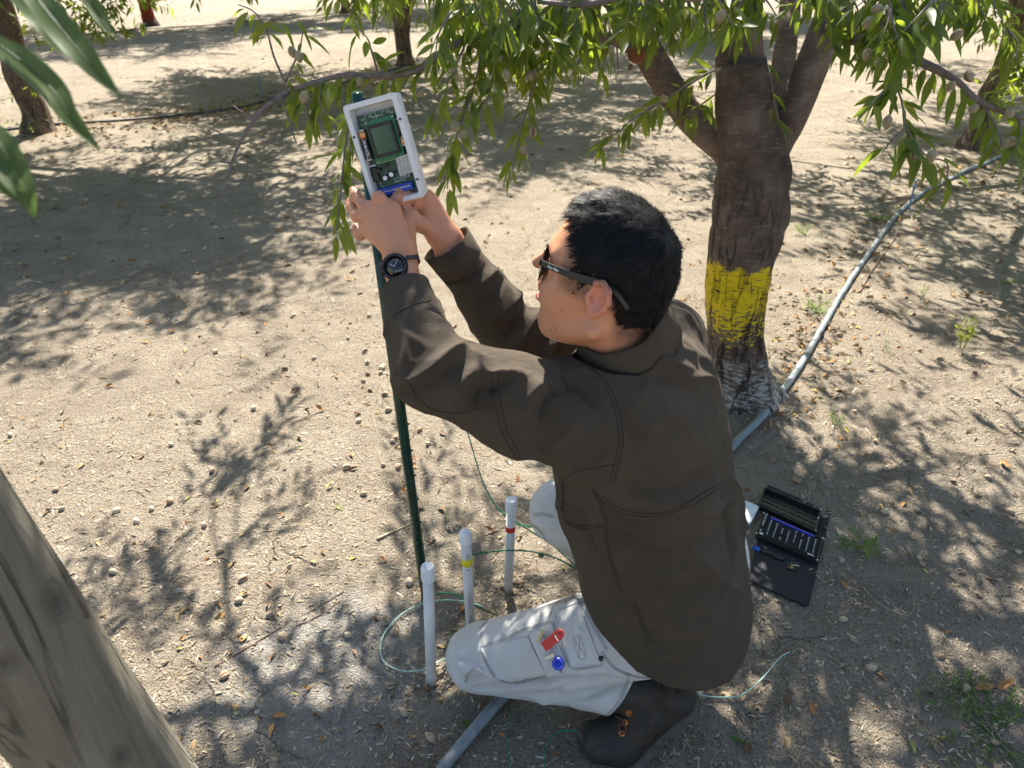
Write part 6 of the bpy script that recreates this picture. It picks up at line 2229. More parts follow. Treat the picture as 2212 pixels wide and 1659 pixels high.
# ------------------------------------------------------------------ three white pipes
def mat_pvc():
    t = NT('white_pvc')
    n = t.noise(9, 5, 0.6)
    c = t.ramp(n, [(0.3, (0.60, 0.585, 0.55)), (0.7, (0.72, 0.71, 0.685))])
    sp = t.n('ShaderNodeSeparateXYZ'); t.l(t.tc(), sp.inputs[0])
    dirt = t.math('MULTIPLY', t.ramp(sp.outputs[2], [(0.0, 0.9), (0.12, 0.25), (0.3, 0.0)]), t.ramp(t.noise(40, 4), [(0.35, 0.2), (0.6, 1.0)]))
    c = t.mix(t.math('MULTIPLY', dirt, 0.7), c, (0.33, 0.27, 0.20))
    t.l(c, t.b.inputs['Base Color']); t.set(Roughness=0.4)
    t.bump(t.noise(120, 2), 0.06, 0.001)
    return t.m
M_pvc = mat_pvc()
M_cap = plain('white_pvc_cap', (0.74, 0.76, 0.79), 0.32, vary=0.04)
M_ink = plain('printed_ink', (0.13, 0.14, 0.15), 0.7)
def pvc(foot, top, label, flat, band=None, text=None, r=0.0125):
    t = thing('pvc_pipe', foot, label, 'pipe', 'white pipes standing in the soil')
    a = unit(top - foot); L = np.linalg.norm(top - foot)
    v, f = lathe(foot, a, [(r, -0.15), (r, 0.0), (r, L - 0.01)], 28)
    obj('pipe', v, f, M_pvc, t)
    R = r * 1.24
    if flat:
        pr = [(r, L - 0.040), (R * 0.99, L - 0.0395), (R, L - 0.037), (R, L - 0.007), (R * 0.96, L - 0.003), (R * 0.84, L), (0.0001, L)]
    else:
        pr = [(r, L - 0.034), (R * 0.99, L - 0.0335), (R, L - 0.031), (R, L - 0.014), (R * 0.95, L - 0.008), (R * 0.78, L - 0.002), (R * 0.45, L + 0.002), (0.0001, L + 0.003)]
    v, f = lathe(foot, a, pr, 32, cap=False)
    cp = obj('cap', v, f, M_cap, t)
    cp.modifiers.new('n', 'EDGE_SPLIT').split_angle = 0.65
    x, y, z = frame(a)
    if flat:
        mb = MB()
        for k in range(28):
            th = 2 * math.pi * k / 28
            d = x * math.cos(th) + y * math.sin(th)
            mb.add(*box(foot + a * (L - 0.022) + d * R, d * 0.0004, np.cross(a, d) * 0.0005, a * 0.013))
        mb.build('ribs', M_cap, cp)
        mb = MB()
        c = foot + a * (L + 0.0002)
        for k in range(4):
            t0, t1 = k * math.pi / 2, (k + 1) * math.pi / 2
            p0 = c + (x * math.cos(t0) + y * math.sin(t0)) * R * 0.55; p1 = c + (x * math.cos(t1) + y * math.sin(t1)) * R * 0.55
            d = unit(p1 - p0)
            mb.add(*box((p0 + p1) / 2, (p1 - p0) / 2, np.cross(a, d) * 0.0004, a * 0.0004))
        mb.build('cap_mark', plain('cap_mark', (0.62, 0.64, 0.67), 0.4), cp)
    def at_v(vv):
        hs = np.linspace(0, L, 200)
        return float(hs[np.argmin(np.abs(project(foot[None] + hs[:, None] * a)[1] - vv))])
    if band:
        v0_, v1_, mt = band
        h0, h1_ = at_v(v0_), at_v(v1_)
        v, f = lathe(foot, a, [(r + 0.0001, h0 - 0.0003), (r + 0.0006, h0), (r + 0.0006, h1_), (r + 0.0001, h1_ + 0.0003)], 28, cap=False)
        obj('tape', v, f, mt, t)
    if text:
        toward = unit(_C0 - foot); toward = unit(toward - a * (toward @ a)); sd = np.cross(a, toward)
        for s, h, size, off in text:
            h = at_v(h)
            tv, tf = text_mesh(s, size)
            ang = off + tv[:, 1] / r
            # reads downwards along the pipe
            V = foot + (h - tv[:, :1]) * a + (np.cos(ang)[:, None] * toward + np.sin(ang)[:, None] * sd) * (r + 0.00035)
            obj('lettering', V, tf, M_ink, t, smooth=False)
    return t, a
M_ytape = plain('yellow_tape', (0.72, 0.60, 0.012), 0.5)
M_rtape = plain('red_tape', (0.55, 0.022, 0.018), 0.5)
def top_of(foot, u, v, lean_y=0.0):
    """end of a pipe standing on foot whose top is seen at u, v"""
    r = ray(u, v)
    return _C0 + r * ((foot[1] + lean_y) / r[1])
F1 = on_ground(932, 1476); F2 = on_ground(1020, 1402); F3 = on_ground(1098, 1277)
pvc(F1, top_of(F1, 924, 1222), 'front white pipe with flat cap, nearest the man\'s knee', True)
p2, a2 = pvc(F2, top_of(F2, 1005, 1147), 'white pipe with yellow tape band and domed cap', False, (1218, 1204, M_ytape),
    [('00068  18  8', 1207, 0.0105, 0.1), ('||||| |||| || ||| |||| ||', 1246, 0.0085, -0.1), ('1072548626765', 1289, 0.0085, 0.05), ('Made', 1328, 0.012, 0.05)])
pvc(F3, top_of(F3, 1105, 1078), 'white pipe with red tape band beside the far knee', True, (1146, 1135, M_rtape),
    [('7 0  1 1 1  0 3 4 1', 1170, 0.008, -0.7)])

# ------------------------------------------------------------------ green wires
M_wire = plain('green_wire', (0.010, 0.190, 0.090), 0.35, vary=0.2)
M_wire_pale = plain('pale_green_wire', (0.32, 0.52, 0.45), 0.4, vary=0.2)
def wire(rows, label, mat=M_wire, r=0.0014, twin=True, pts=None):
    """rows: (u, v, height above the ground)"""
    if pts is None:
        pts = []
        for q in rows:
            p = gnd(q[0], q[1], q[2]); 
            pts.append(p)
        pts = A(pts)
    p = spline(pts, 10)
    t = thing('wire', p[0], label, 'wire', 'green sensor wires')
    if twin:
        for s in (-1, 1):
            v, f = tube(p + A([0.3, 0.3, 0.9]) * r * s * 0.9, r * 0.8, 7); obj('strand', v, f, mat, t)
    else:
        v, f = tube(p, r, 8); obj('strand', v, f, mat, t)
    return t
wire([(1001, 900, 0.42), (1025, 985, 0.34), (1045, 1045, 0.28), (1075, 1098, 0.23), (1112, 1125, 0.20), (1150, 1150, 0.18), (1190, 1175, 0.17), (1225, 1205, 0.17), (1262, 1240, 0.17)], 'green wire coming down from under the forearm past the red taped pipe')
wire([(1108, 1131, 0.175), (1130, 1135, 0.18), (1165, 1142, 0.19), (1200, 1165, 0.19), (1230, 1195, 0.18), (1262, 1225, 0.17)], 'green wire leaving the red taped pipe towards the man')
wire([(1018, 1198, 0.19), (1050, 1193, 0.19), (1100, 1189, 0.19), (1150, 1192, 0.18), (1200, 1205, 0.18), (1255, 1235, 0.17)], 'green wire leaving the yellow taped pipe towards the man')
wire([(935, 1288, 0.15), (955, 1281, 0.155), (985, 1285, 0.15), (1015, 1302, 0.12), (1040, 1315, 0.09), (1075, 1330, 0.03)], 'dark green wire arching from the front pipe over to the knee')
wire([(1048, 1312, 0.02), (1010, 1300, 0.03), (960, 1296, 0.03), (915, 1304, 0.012), (870, 1325, 0.010), (832, 1365, 0.010), (822, 1400, 0.010), (830, 1430, 0.010), (860, 1447, 0.010), (895, 1450, 0.010), (930, 1440, 0.012), (950, 1428, 0.014), (985, 1412, 0.02)], 'pale green wire looped on the soil round the front pipe', M_wire_pale, 0.0017, False)
wire([(1110, 1528, 0.012), (1098, 1570, 0.010), (1095, 1610, 0.010), (1100, 1640, 0.010), (1108, 1680, 0.010)], 'green wire running off the bottom of the picture below the knee')
wire([(1262, 1588, 0.012), (1235, 1578, 0.014), (1205, 1582, 0.014), (1182, 1605, 0.012), (1176, 1640, 0.010), (1176, 1690, 0.010)], 'green wire curling away in front of the boot toe')
wire([(1500, 1495, 0.012), (1525, 1503, 0.010), (1560, 1506, 0.010), (1600, 1502, 0.012), (1640, 1472, 0.016), (1668, 1440, 0.022), (1685, 1420, 0.026), (1706, 1408, 0.03)], 'pale blue green wire lying on the soil behind the boot', M_wire_pale, 0.0017, False)

# ------------------------------------------------------------------ irrigation hoses
def mat_hose(name, c1, c2):
    t = NT(name)
    n = t.noise(7, 6, 0.65)
    c = t.ramp(n, [(0.35, c1), (0.65, c2)])
    c = t.mix(t.ramp(t.noise(70, 3, 0.7), [(0.55, 0.0), (0.75, 0.5)]), c, (0.42, 0.40, 0.36))
    t.l(c, t.b.inputs['Base Color']); t.set(Roughness=0.55)
    t.bump(t.noise(60, 4), 0.2, 0.002)
    return t.m
M_hose = mat_hose('weathered_hose', (0.10, 0.12, 0.13), (0.29, 0.32, 0.33))
M_hose_dk = mat_hose('dark_hose', (0.030, 0.032, 0.036), (0.075, 0.08, 0.085))
def hose(rows, r, label, mat, joints=()):
    p = A([on_ground(u, v, r * 0.75) for u, v in rows])
    p = spline(p, 12)
    p[:, 2] = gz(p[:, 0], p[:, 1]) + r * 0.75
    t = thing('irrigation_hose', p[0], label, 'hose', 'irrigation hoses')
    v, f = tube(p, r, 14); obj('tubing', v, f, mat, t)
    for k in joints:
        i = int(k * (len(p) - 2))
        d = unit(p[i + 1] - p[i])
        v, f = lathe(p[i], d, [(r * 1.02, -0.018), (r * 1.13, -0.016), (r * 1.13, -0.012), (r * 1.06, -0.008), (r * 1.06, 0.012), (r * 1.13, 0.014), (r * 1.13, 0.018), (r * 1.02, 0.020)], 16)
        obj('coupling', v, f, mat, t)
    return t, p
hose([(940, 1690), (965, 1655), (1010, 1600), (1075, 1525), (1150, 1440), (1260, 1310), (1400, 1160), (1500, 1050), (1590, 960), (1652, 895), (1700, 835), (1742, 770), (1782, 700), (1830, 620), (1880, 545), (1925, 480), (1985, 425), (2060, 385), (2140, 350), (2230, 305), (2330, 262)], 0.0135,
     'weathered grey irrigation hose running past the painted tree', M_hose, (0.55, 0.575))
hose([(-60, 292), (105, 272), (250, 263), (350, 255), (450, 244), (540, 229), (620, 208), (740, 180), (880, 145), (1000, 118), (1150, 90)], 0.014, 'dark irrigation hose along the second row beside the far left tree', M_hose_dk)
hose([(-40, 96), (90, 84), (200, 75), (330, 62), (450, 55), (600, 42), (760, 26), (900, 12)], 0.014, 'dark irrigation hose along the third row by the red trunk', M_hose_dk)
def riser(u0, v0, h, lean, label):
    b = on_ground(u0, v0)
    t = thing('sprinkler_stake', b, label, 'sprinkler', 'micro sprinkler stakes')
    top = b + A([lean[0], lean[1], h])
    v, f = lathe(b, unit(top - b), [(0.004, -0.03), (0.0065, 0.0), (0.0065, h * 0.78), (0.0095, h * 0.80), (0.0095, h * 0.90), (0.005, h * 0.92), (0.005, h)], 12)
    M = bpy.data.materials.get('blue_grey_plastic') or plain('blue_grey_plastic', (0.12, 0.22, 0.34), 0.5)
    obj('stake', v, f, M, t)
    v, f = lathe(top, unit(top - b), [(0.011, 0.0), (0.011, 0.006), (0.004, 0.012)], 12); obj('nozzle', v, f, M, t)
    return t
riser(1962, 452, 0.17, (0.03, 0.05), 'blue grey sprinkler stake beside the hose at the right')
riser(566, 212, 0.22, (0.0, 0.0), 'blue sprinkler stake beside the second row hose')

# ------------------------------------------------------------------ the tool kit on the ground
def zt(zx, zy):
    return (1481.2 + zx * 0.34565, 1014.9 + zy * 0.34565)
def tk(zx, zy, z=0.0):
    u, v = zt(zx, zy)
    return gnd(u, v, z)
KZ = 0.012
kit = thing('tool_kit', tk(650, 400, 0), 'open black folding bit driver kit lying on the soil behind the man', 'tool kit')
M_fab = plain('black_nylon', (0.010, 0.010, 0.014), 0.75, vary=0.3, nscale=120, bump=0.4, bscale=800)
M_kit = plain('black_plastic', (0.014, 0.014, 0.016), 0.4, vary=0.2)
def sheet(cs, z0, z1, name, mat, parent, bevel=0.002):
    """slab over four ground places"""
    top = [tk(a, b, z1) for a, b in cs]
    bot = [q - A([0, 0, z1 - z0]) for q in top]
    mb = MB()
    mb.add(A(top + bot), [[0, 1, 2, 3], [7, 6, 5, 4]] + [[k, k + 4, (k + 1) % 4 + 4, (k + 1) % 4] for k in range(4)])
    return mb.build(name, mat, parent, bevel=bevel)
# flap under everything, spread out
sheet([(515, 90), (910, 262), (770, 850), (400, 690)], 0.004, 0.010, 'wallet', M_fab, kit)
fl = [(430, 500), (820, 660), (755, 850), (400, 690)]
sheet(fl, 0.010, 0.017, 'flap', M_fab, kit, 0.004)
# lid tray at the top, bit tray below
def tray(cs, z0, z1, wall, name):
    c = [tk(a, b, z1) for a, b in cs]
    cen = sum(c) / 4
    inn = [cen + (q - cen) * (1 - wall) for q in c]
    fl_ = [q - A([0, 0, (z1 - z0) * 0.8]) for q in inn]
    bot = [q - A([0, 0, z1 - z0]) for q in c]
    v = c + inn + fl_ + bot
    f = []
    for k in range(4):
        j = (k + 1) % 4
        f += [[k, j, 4 + j, 4 + k], [4 + k, 4 + j, 8 + j, 8 + k], [k, 12 + k, 12 + j, j]]
    f += [[8, 9, 10, 11], [15, 14, 13, 12]]
    mb = MB(); mb.add(A(v), f)
    return mb.build(name, M_kit, kit, bevel=0.0008), c, fl_
lidc = [(492, 105), (448, 212), (815, 385), (850, 255)]
lid, lc, lf = tray(lidc, 0.010, 0.030, 0.06, 'lid')
def quad(c, s, t):
    return (c[0] * (1 - s) + c[1] * s) * (1 - t) + (c[3] * (1 - s) + c[2] * s) * t
for s in (0.30, 0.52, 0.74, 0.9):
    a, b = quad(lf, s, 0.02), quad(lf, s, 0.98)
    v, f = tube(np.linspace(a, b, 2) + A([0, 0, 0.001]), 0.0011, 5); obj('lid_rib', v, f, M_kit, lid)
for t_ in np.linspace(0.12, 0.88, 7):
    a, b = quad(lf, 0.25, t_), quad(lf, 0.98, t_)
    v, f = tube(np.linspace(a, b, 2) + A([0, 0, 0.001]), 0.0007, 5); obj('lid_rib', v, f, M_kit, lid)
bitc = [(490, 268), (438, 405), (825, 570), (858, 430)]
bits, bc_, bf = tray(bitc, 0.010, 0.026, 0.05, 'bit_tray')
top = [q + A([0, 0, 0.0]) for q in bc_]
def bt(s, t, z=0.0):
    return quad([tk(a, b, 0.0225) for a, b in bitc], s, t) + A([0, 0, z])
v = [bt(0.06, 0.03), bt(0.94, 0.03), bt(0.94, 0.97), bt(0.06, 0.97)]
obj('foam', A(v), [[0, 1, 2, 3]], plain('black_foam', (0.009, 0.009, 0.010), 0.9), bits, smooth=False)
M_bluebar = plain('blue_bar', (0.006, 0.020, 0.42), 0.35)
a, b = bt(0.10, 0.13, 0.002), bt(0.10, 0.86, 0.002)
v, f = box((a + b) / 2, (b - a) / 2, unit(bt(0.5, 0.1) - bt(0.1, 0.1)) * 0.0042, A([0, 0, 0.0016])); obj('blue_bar', v, f, M_bluebar, bits, smooth=False)
M_bit = plain('bit_steel', (0.70, 0.70, 0.69), 0.35, 0.8)
rb = np.random.default_rng(8)
for row in range(9):
    for k in range(6):
        if rb.random() < 0.12: continue
        c = bt(0.12 + 0.135 * k + 0.02, 0.05 + 0.106 * row)
        if row and k == 0: continue
        hgt = 0.006 + 0.004 * rb.random()
        r0 = 0.0030 if row == 0 else 0.0021
        v, f = lathe(c, A([0.1, 0.05, 1.0]), [(r0, 0), (r0, hgt), (r0 * 0.55, hgt + 0.0015)], 6)
        obj('bit', v, f, M_bit, bits, smooth=False)
for cs, nm in (((492, 105), 'magnet'), ((845, 250), 'magnet'), ((828, 305), 'magnet'), ((812, 383), 'magnet'), ((488, 272), 'magnet'), ((441, 400), 'magnet'), ((857, 430), 'magnet'), ((823, 566), 'magnet')):
    v, f = lathe(tk(*cs, 0.027) + A([0, 0, 0.0]), A([0, 0, 1.0]), [(0.0022, -0.003), (0.0022, 0.0035), (0.0016, 0.0042)], 12); obj(nm, v, f, M_bit, kit)
v, f = tube(A([tk(760, 523, 0.027), tk(803, 540, 0.027)]), [0.0028, 0.0010], 8); obj('bit_adapter', v, f, M_bit, bits)
v, f = box(tk(472, 398, 0.026), unit(tk(500, 410) - tk(460, 394)) * 0.0055, unit(tk(460, 394) - tk(450, 430)) * 0.003, A([0, 0, 0.0012])); obj('white_label', v, f, M_white_print, bits, smooth=False)
v, f = tube(A([tk(420, 485, 0.020), tk(462, 500, 0.020)]), 0.006, 12); obj('handle', v, f, plain('bright_blue', (0.01, 0.10, 0.55), 0.35), kit)
v, f = tube(A([tk(462, 500, 0.020), tk(612, 560, 0.020)]), 0.0055, 12); obj('handle_body', v, f, M_black, kit)
v, f = box(tk(600, 545, 0.020), unit(tk(640, 560) - tk(600, 545)) * 0.007, unit(tk(600, 545) - tk(590, 570)) * 0.008, A([0, 0, 0.004])); obj('strap_loop', v, f, M_fab, kit, smooth=False)
# white plastic lid of the electronics box next to the kit
cs = [(330, 180), (372, 190), (418, 208), (460, 228), (405, 335), (320, 300)]
topv = [tk(a, b, 0.024) for a, b in cs]
mb = MB(); n = len(cs)
mb.add(A(topv + [q - A([0, 0, 0.010]) for q in topv]), [list(range(n)), [n + k for k in range(n)][::-1]] + [[k, n + k, n + (k + 1) % n, (k + 1) % n] for k in range(n)])
o = mb.build('box_cover', plain('white_cover', (0.62, 0.66, 0.66), 0.35), None, loc=tk(372, 250, 0.0), bevel=0.0015)
tag(o, 'pale white plastic cover lying between the man and the tool kit', 'plastic cover')

# ------------------------------------------------------------------ weathered timber post in the foreground
def mat_timber(knots, axis):
    t = NT('weathered_timber')
    P = t.tc()
    g = t.mapping(P, scale=(1, 1, 0.06))
    n = t.noise(55, 6, 0.6, vec=g, dist=0.8)
    big = t.noise(5, 4, 0.6, vec=t.mapping(P, scale=(1, 1, 0.4)))
    c = t.ramp(n, [(0.25, (0.085, 0.076, 0.055)), (0.5, (0.155, 0.142, 0.108)), (0.75, (0.225, 0.212, 0.168))])
    c = t.mix(t.ramp(big, [(0.35, 0.0), (0.6, 0.55)]), c, (0.120, 0.098, 0.062))
    crack = t.ramp(t.noise(14, 4, 0.5, vec=t.mapping(P, scale=(1, 1, 0.045)), dist=0.6), [(0.478, 0.0), (0.492, 1.0), (0.500, 1.0), (0.514, 0.0)])
    mk = t.ramp(t.noise(4, 3), [(0.45, 0.0), (0.55, 1.0)])
    crack = t.math('MULTIPLY', crack, mk)
    c = t.mix(t.math('MULTIPLY', crack, 0.75), c, (0.035, 0.032, 0.026))
    kn = None
    for K, r in knots:
        sb = t.n('ShaderNodeVectorMath', operation='SUBTRACT'); t.l(P, sb.inputs[0]); sb.inputs[1].default_value = tuple(K)
        l2 = t.n('ShaderNodeVectorMath', operation='DOT_PRODUCT'); t.l(sb.outputs[0], l2.inputs[0]); t.l(sb.outputs[0], l2.inputs[1])
        al = t.n('ShaderNodeVectorMath', operation='DOT_PRODUCT'); t.l(sb.outputs[0], al.inputs[0]); al.inputs[1].default_value = tuple(axis)
        d = t.math('SQRT', t.math('SUBTRACT', l2.outputs['Value'], t.math('MULTIPLY', t.math('MULTIPLY', al.outputs['Value'], al.outputs['Value']), 0.65)))
        d = t.math('ADD', t.math('DIVIDE', d, r * 2), t.math('MULTIPLY', t.math('SUBTRACT', t.noise(70, 3), 0.5), 0.16))
        k = t.ramp(d, [(0.0, 1.0), (0.22, 0.85), (0.36, 0.45), (0.42, 0.75), (0.5, 0.35), (0.62, 0.5), (0.85, 0.0)])
        kn = k if kn is None else t.math('MAXIMUM', kn, k)
    c = t.mix(t.math('MULTIPLY', kn, 0.8), c, (0.045, 0.038, 0.032))
    t.l(c, t.b.inputs['Base Color']); t.set(Roughness=0.8)
    t.bump(t.math('SUBTRACT', t.math('SUBTRACT', n, t.math('MULTIPLY', crack, 1.5)), t.math('MULTIPLY', kn, 0.5)), 0.7, 0.005)
    return t.m
# right edge and width seen at two heights; stands close to the camera, leaning
A0, A1 = px(-100, 1206, 0.735), px(262, 1659, 0.97)
dr = unit(A0 - A1)
topP, botP = A0 + dr * 0.45, A1 - dr * 0.80
tp = thing('timber_post', botP, 'thick weathered timber post leaning in the lower left foreground', 'post')
n = 90
P = np.linspace(botP, topP, n)
P = P + A([0.004, 0.002, 0]) * np.sin(np.linspace(0, 9, n))[:, None]
v, f = tube(P, 0.0715, 64)
kk = np.repeat(np.arange(n), 64)
d = v - P[kk]
nz = 1 + 0.025 * noise3(v * A([1, 1, 0.25]), 22, 3) + 0.012 * noise3(v * A([1, 1, 0.15]), 70, 4)
v = P[kk] + d * nz[:, None]
bvp = bvh_of(v, f)
_kn = []
for (u, v_), r in (((122, 1300), 0.011), ((262, 1632), 0.008), ((8, 1432), 0.008)):
    q, nn = onto(bvp, [(u, v_), (u + 1, v_ + 1)], 2)
    if len(q):
        _kn.append((q[0] - botP, r))
M_timber = mat_timber(_kn, dr)
shaft = obj('shaft', v, f, M_timber, tp)
q, nn = onto(bvp, [(178, 1330), (179, 1331)], 2)
sp0 = px(150, 1262, 0.735); 
v, f = tube(A([px(190, 1335, 0.742), px(176, 1300, 0.745), px(163, 1268, 0.745)]), [0.0028, 0.0018, 0.0003], 5)
obj('splinter', v, f, plain('splinter_wood', (0.085, 0.062, 0.045), 0.8), tp)

# ------------------------------------------------------------------ leaves close to the lens, upper left
spr = thing('almond_sprig', px(-120, 60, 0.5), 'blurred green almond leaves hanging close to the camera at upper left', 'branch')
v, f = tube(spline(P3([(-260, -120, 0.55), (-120, 20, 0.50), (-60, 200, 0.48), (-50, 330, 0.47)]), 8), 0.003, 7)
obj('twig', v, f, M_twig, spr)
def near_leaf(rows, w):
    """a long leaf laid along picture positions"""
    p = spline(P3(rows), 8)
    n = len(p)
    t = np.linspace(0, 1, n)
    ww = w * np.sin(math.pi * t ** 0.8) ** 0.85 + 0.0004
    T = np.gradient(p, axis=0); T /= np.linalg.norm(T, axis=1)[:, None]
    nrm = -_CF + A([0.25, 0.0, 0.35]); nrm /= np.linalg.norm(nrm)
    S = np.cross(T, nrm); S /= np.linalg.norm(S, axis=1)[:, None]
    N = np.cross(S, T)
    wv = 0.12 * np.sin(t * 14)
    v = np.stack([p + S * ww[:, None] + N * (ww * (0.30 + wv))[:, None], p, p - S * ww[:, None] + N * (ww * (0.30 - wv))[:, None]], 1).reshape(-1, 3)
    f = []
    for i in range(n - 1):
        a = i * 3
        f += [[a, a + 1, a + 4, a + 3], [a + 1, a + 2, a + 5, a + 4]]
    o = obj('leaf', v, f, M_leaf_near, spr)
    rv, rf = tube(p + N * 0.0002, np.linspace(0.0006, 0.0002, n), 5)
    obj('midrib', rv, rf, M_leaf_near, o)
near_leaf([(-80, -60, 0.50), (20, 20, 0.48), (90, 75, 0.47), (160, 130, 0.46), (215, 250, 0.46)] if False else [(30, -60, 0.50), (90, 10, 0.49), (150, 85, 0.48), (205, 150, 0.475), (262, 212, 0.47)], 0.0085)
near_leaf([(-60, 60, 0.50), (30, 120, 0.49), (110, 190, 0.48), (150, 250, 0.475), (215, 325, 0.47)], 0.0082)
near_leaf([(-30, -60, 0.53), (40, -10, 0.52), (85, 40, 0.51), (120, 90, 0.505), (155, 125, 0.50)], 0.0070)
near_leaf([(-40, 250, 0.46), (0, 310, 0.45), (30, 370, 0.445), (58, 420, 0.44), (74, 470, 0.44)], 0.0085)
near_leaf([(-70, 330, 0.45), (-20, 350, 0.445), (20, 400, 0.44), (50, 440, 0.44)], 0.0075)
near_leaf([(150, -60, 0.60), (190, -5, 0.59), (225, 50, 0.585), (250, 80, 0.58)], 0.0050)

# ------------------------------------------------------------------ litter on the soil
rl = np.random.default_rng(2024)
def in_view(n, vmin, vmax, umin=-60, umax=2270, power=1.0):
    """places on the ground, spread evenly over the picture between two rows"""
    u = rl.uniform(umin, umax, n)
    v = vmin + (vmax - vmin) * rl.random(n) ** power
    d = _CF[None] + _CR[None] * ((u - 1106) / FPX)[:, None] + _CU[None] * ((829.5 - v) / FPX)[:, None]
    t = -CAM_H / d[:, 2]
    P = _C0 + d * t[:, None]
    P[:, 2] = gz(P[:, 0], P[:, 1])
    return P
def mat_isl(name, stops, rough=0.9):
    t = NT(name)
    r = t.n('ShaderNodeNewGeometry').outputs['Random Per Island']
    c = t.ramp(r, stops)
    c = t.mix(t.ramp(t.noise(120, 3), [(0.35, 0.0), (0.7, 0.35)]), c, (0.12, 0.085, 0.055))
    t.l(c, t.b.inputs['Base Color']); t.set(Roughness=rough)
    t.b.inputs['Specular IOR Level'].default_value = 0.15
    return t.m
M_crumb = mat_isl('soil_crumbs', [(0.0, (0.22, 0.17, 0.12)), (0.45, (0.33, 0.265, 0.19)), (0.8, (0.39, 0.315, 0.22)), (0.95, (0.46, 0.40, 0.31)), (1.0, (0.52, 0.50, 0.44))])
M_straw = mat_isl('straw_bits', [(0.0, (0.16, 0.115, 0.07)), (0.4, (0.33, 0.255, 0.165)), (0.75, (0.46, 0.38, 0.265)), (1.0, (0.55, 0.49, 0.40))])
M_dead = mat_isl('dry_leaves', [(0.0, (0.14, 0.065, 0.025)), (0.3, (0.36, 0.17, 0.05)), (0.6, (0.46, 0.28, 0.10)), (0.85, (0.47, 0.37, 0.21)), (1.0, (0.42, 0.38, 0.06))], 0.75)
OCT = A([[1, 0, 0], [0, 1, 0], [-1, 0, 0], [0, -1, 0], [0, 0, 0.8], [0, 0, -0.6], [0.6, 0.6, 0.45], [-0.6, -0.5, 0.45]])
OCTF = A([[0, 6, 4], [6, 1, 4], [1, 2, 4], [2, 7, 4], [7, 3, 4], [3, 0, 4], [0, 1, 6], [2, 3, 7], [1, 0, 5], [2, 1, 5], [3, 2, 5], [0, 3, 5]])
def crumbs(P, s):
    n = len(P)
    a = rl.uniform(0, 6.283, n)
    c, sn = np.cos(a), np.sin(a)
    V = OCT[None] * (1 + rl.normal(0, 0.22, (n, 8, 1))) * s[:, None, None] * A([1.0, 0.8, 0.62])[None, None]
    X = V[..., 0] * c[:, None] - V[..., 1] * sn[:, None]; Y = V[..., 0] * sn[:, None] + V[..., 1] * c[:, None]
    V = np.stack([X, Y, V[..., 2]], -1) + P[:, None, :]
    F = (OCTF[None] + (np.arange(n) * 8)[:, None, None]).reshape(-1, 3)
    return V.reshape(-1, 3), F
P = np.vstack([in_view(30000, 640, 1720), in_view(4500, 150, 680)])
dist = np.linalg.norm(P - _C0, axis=1)
clump = noise2(P[:, 0], P[:, 1], 3.0, 71) + 0.6 * noise2(P[:, 0], P[:, 1], 9.0, 72)
keep = rl.random(len(P)) < np.clip(0.40 + 0.85 * clump, 0.05, 1)
P, dist = P[keep], dist[keep]
s = 0.00145 * dist ** 0.6 * np.exp(rl.normal(0, 0.48, len(P)))
s = np.minimum(s, 0.017)
V, F = crumbs(P + A([0, 0, 0.0005]), s)
tag(obj('soil_crumbs', V, F, M_crumb, smooth=False), 'loose crumbs and clods of dry soil covering the ground', 'soil', kind='stuff')
# clods round the pipe holes and the trunk foot
Q = []
for c, r, n in [(F1, 0.05, 220), (F2, 0.05, 160), (F3, 0.055, 260), (gnd(1115, 1100), 0.06, 260), (on_ground(150, 290), 0.25, 120)]:
    a = rl.uniform(0, 6.283, n); d = r * (0.4 + np.abs(rl.normal(0, 0.75, n)))
    q = np.stack([c[0] + np.cos(a) * d, c[1] + np.sin(a) * d, np.zeros(n)], 1)
    q[:, 2] = gz(q[:, 0], q[:, 1])
    Q.append(q)
Q = np.vstack(Q)
V, F = crumbs(Q + A([0, 0, 0.001]), 0.0042 * np.exp(rl.normal(0, 0.5, len(Q))))
tag(obj('dug_soil', V, F, M_crumb, smooth=False), 'small clods of dug soil heaped round the pipes', 'soil', kind='stuff')
# straw and shredded bits
P = np.vstack([in_view(8500, 640, 1720), in_view(4500, 120, 680)])
n = len(P)
dist = np.linalg.norm(P - _C0, axis=1)
L = rl.uniform(0.004, 0.016, n) * (0.6 + 0.25 * dist) * np.exp(rl.normal(0, 0.3, n)); L = np.minimum(L, 0.05)
W = rl.uniform(0.0006, 0.0017, n) * (0.6 + 0.3 * dist)
a = rl.uniform(0, 6.283, n)
T = np.stack([np.cos(a), np.sin(a), rl.normal(0, 0.16, n)], 1); S = np.stack([-np.sin(a), np.cos(a), rl.normal(0, 0.5, n)], 1)
B = P + A([0, 0, 0.0022])
bend = np.zeros_like(T); bend[:, 2] = rl.uniform(0, 0.15, n) * L
V = np.stack([B - T * L[:, None] / 2 - S * W[:, None], B - T * L[:, None] / 2 + S * W[:, None], B + bend + S * W[:, None] * 1.2, B + bend - S * W[:, None] * 1.2, B + T * L[:, None] / 2 + S * W[:, None] * 0.6, B + T * L[:, None] / 2 - S * W[:, None] * 0.6], 1).reshape(-1, 3)
k = np.arange(n)[:, None] * 6
F = np.vstack([k + A([[0, 1, 2, 3]]), k + A([[3, 2, 4, 5]])])
tag(obj('straw_bits', V, F, M_straw, smooth=False), 'straw and shredded leaf bits strewn over the soil', 'debris', kind='stuff')
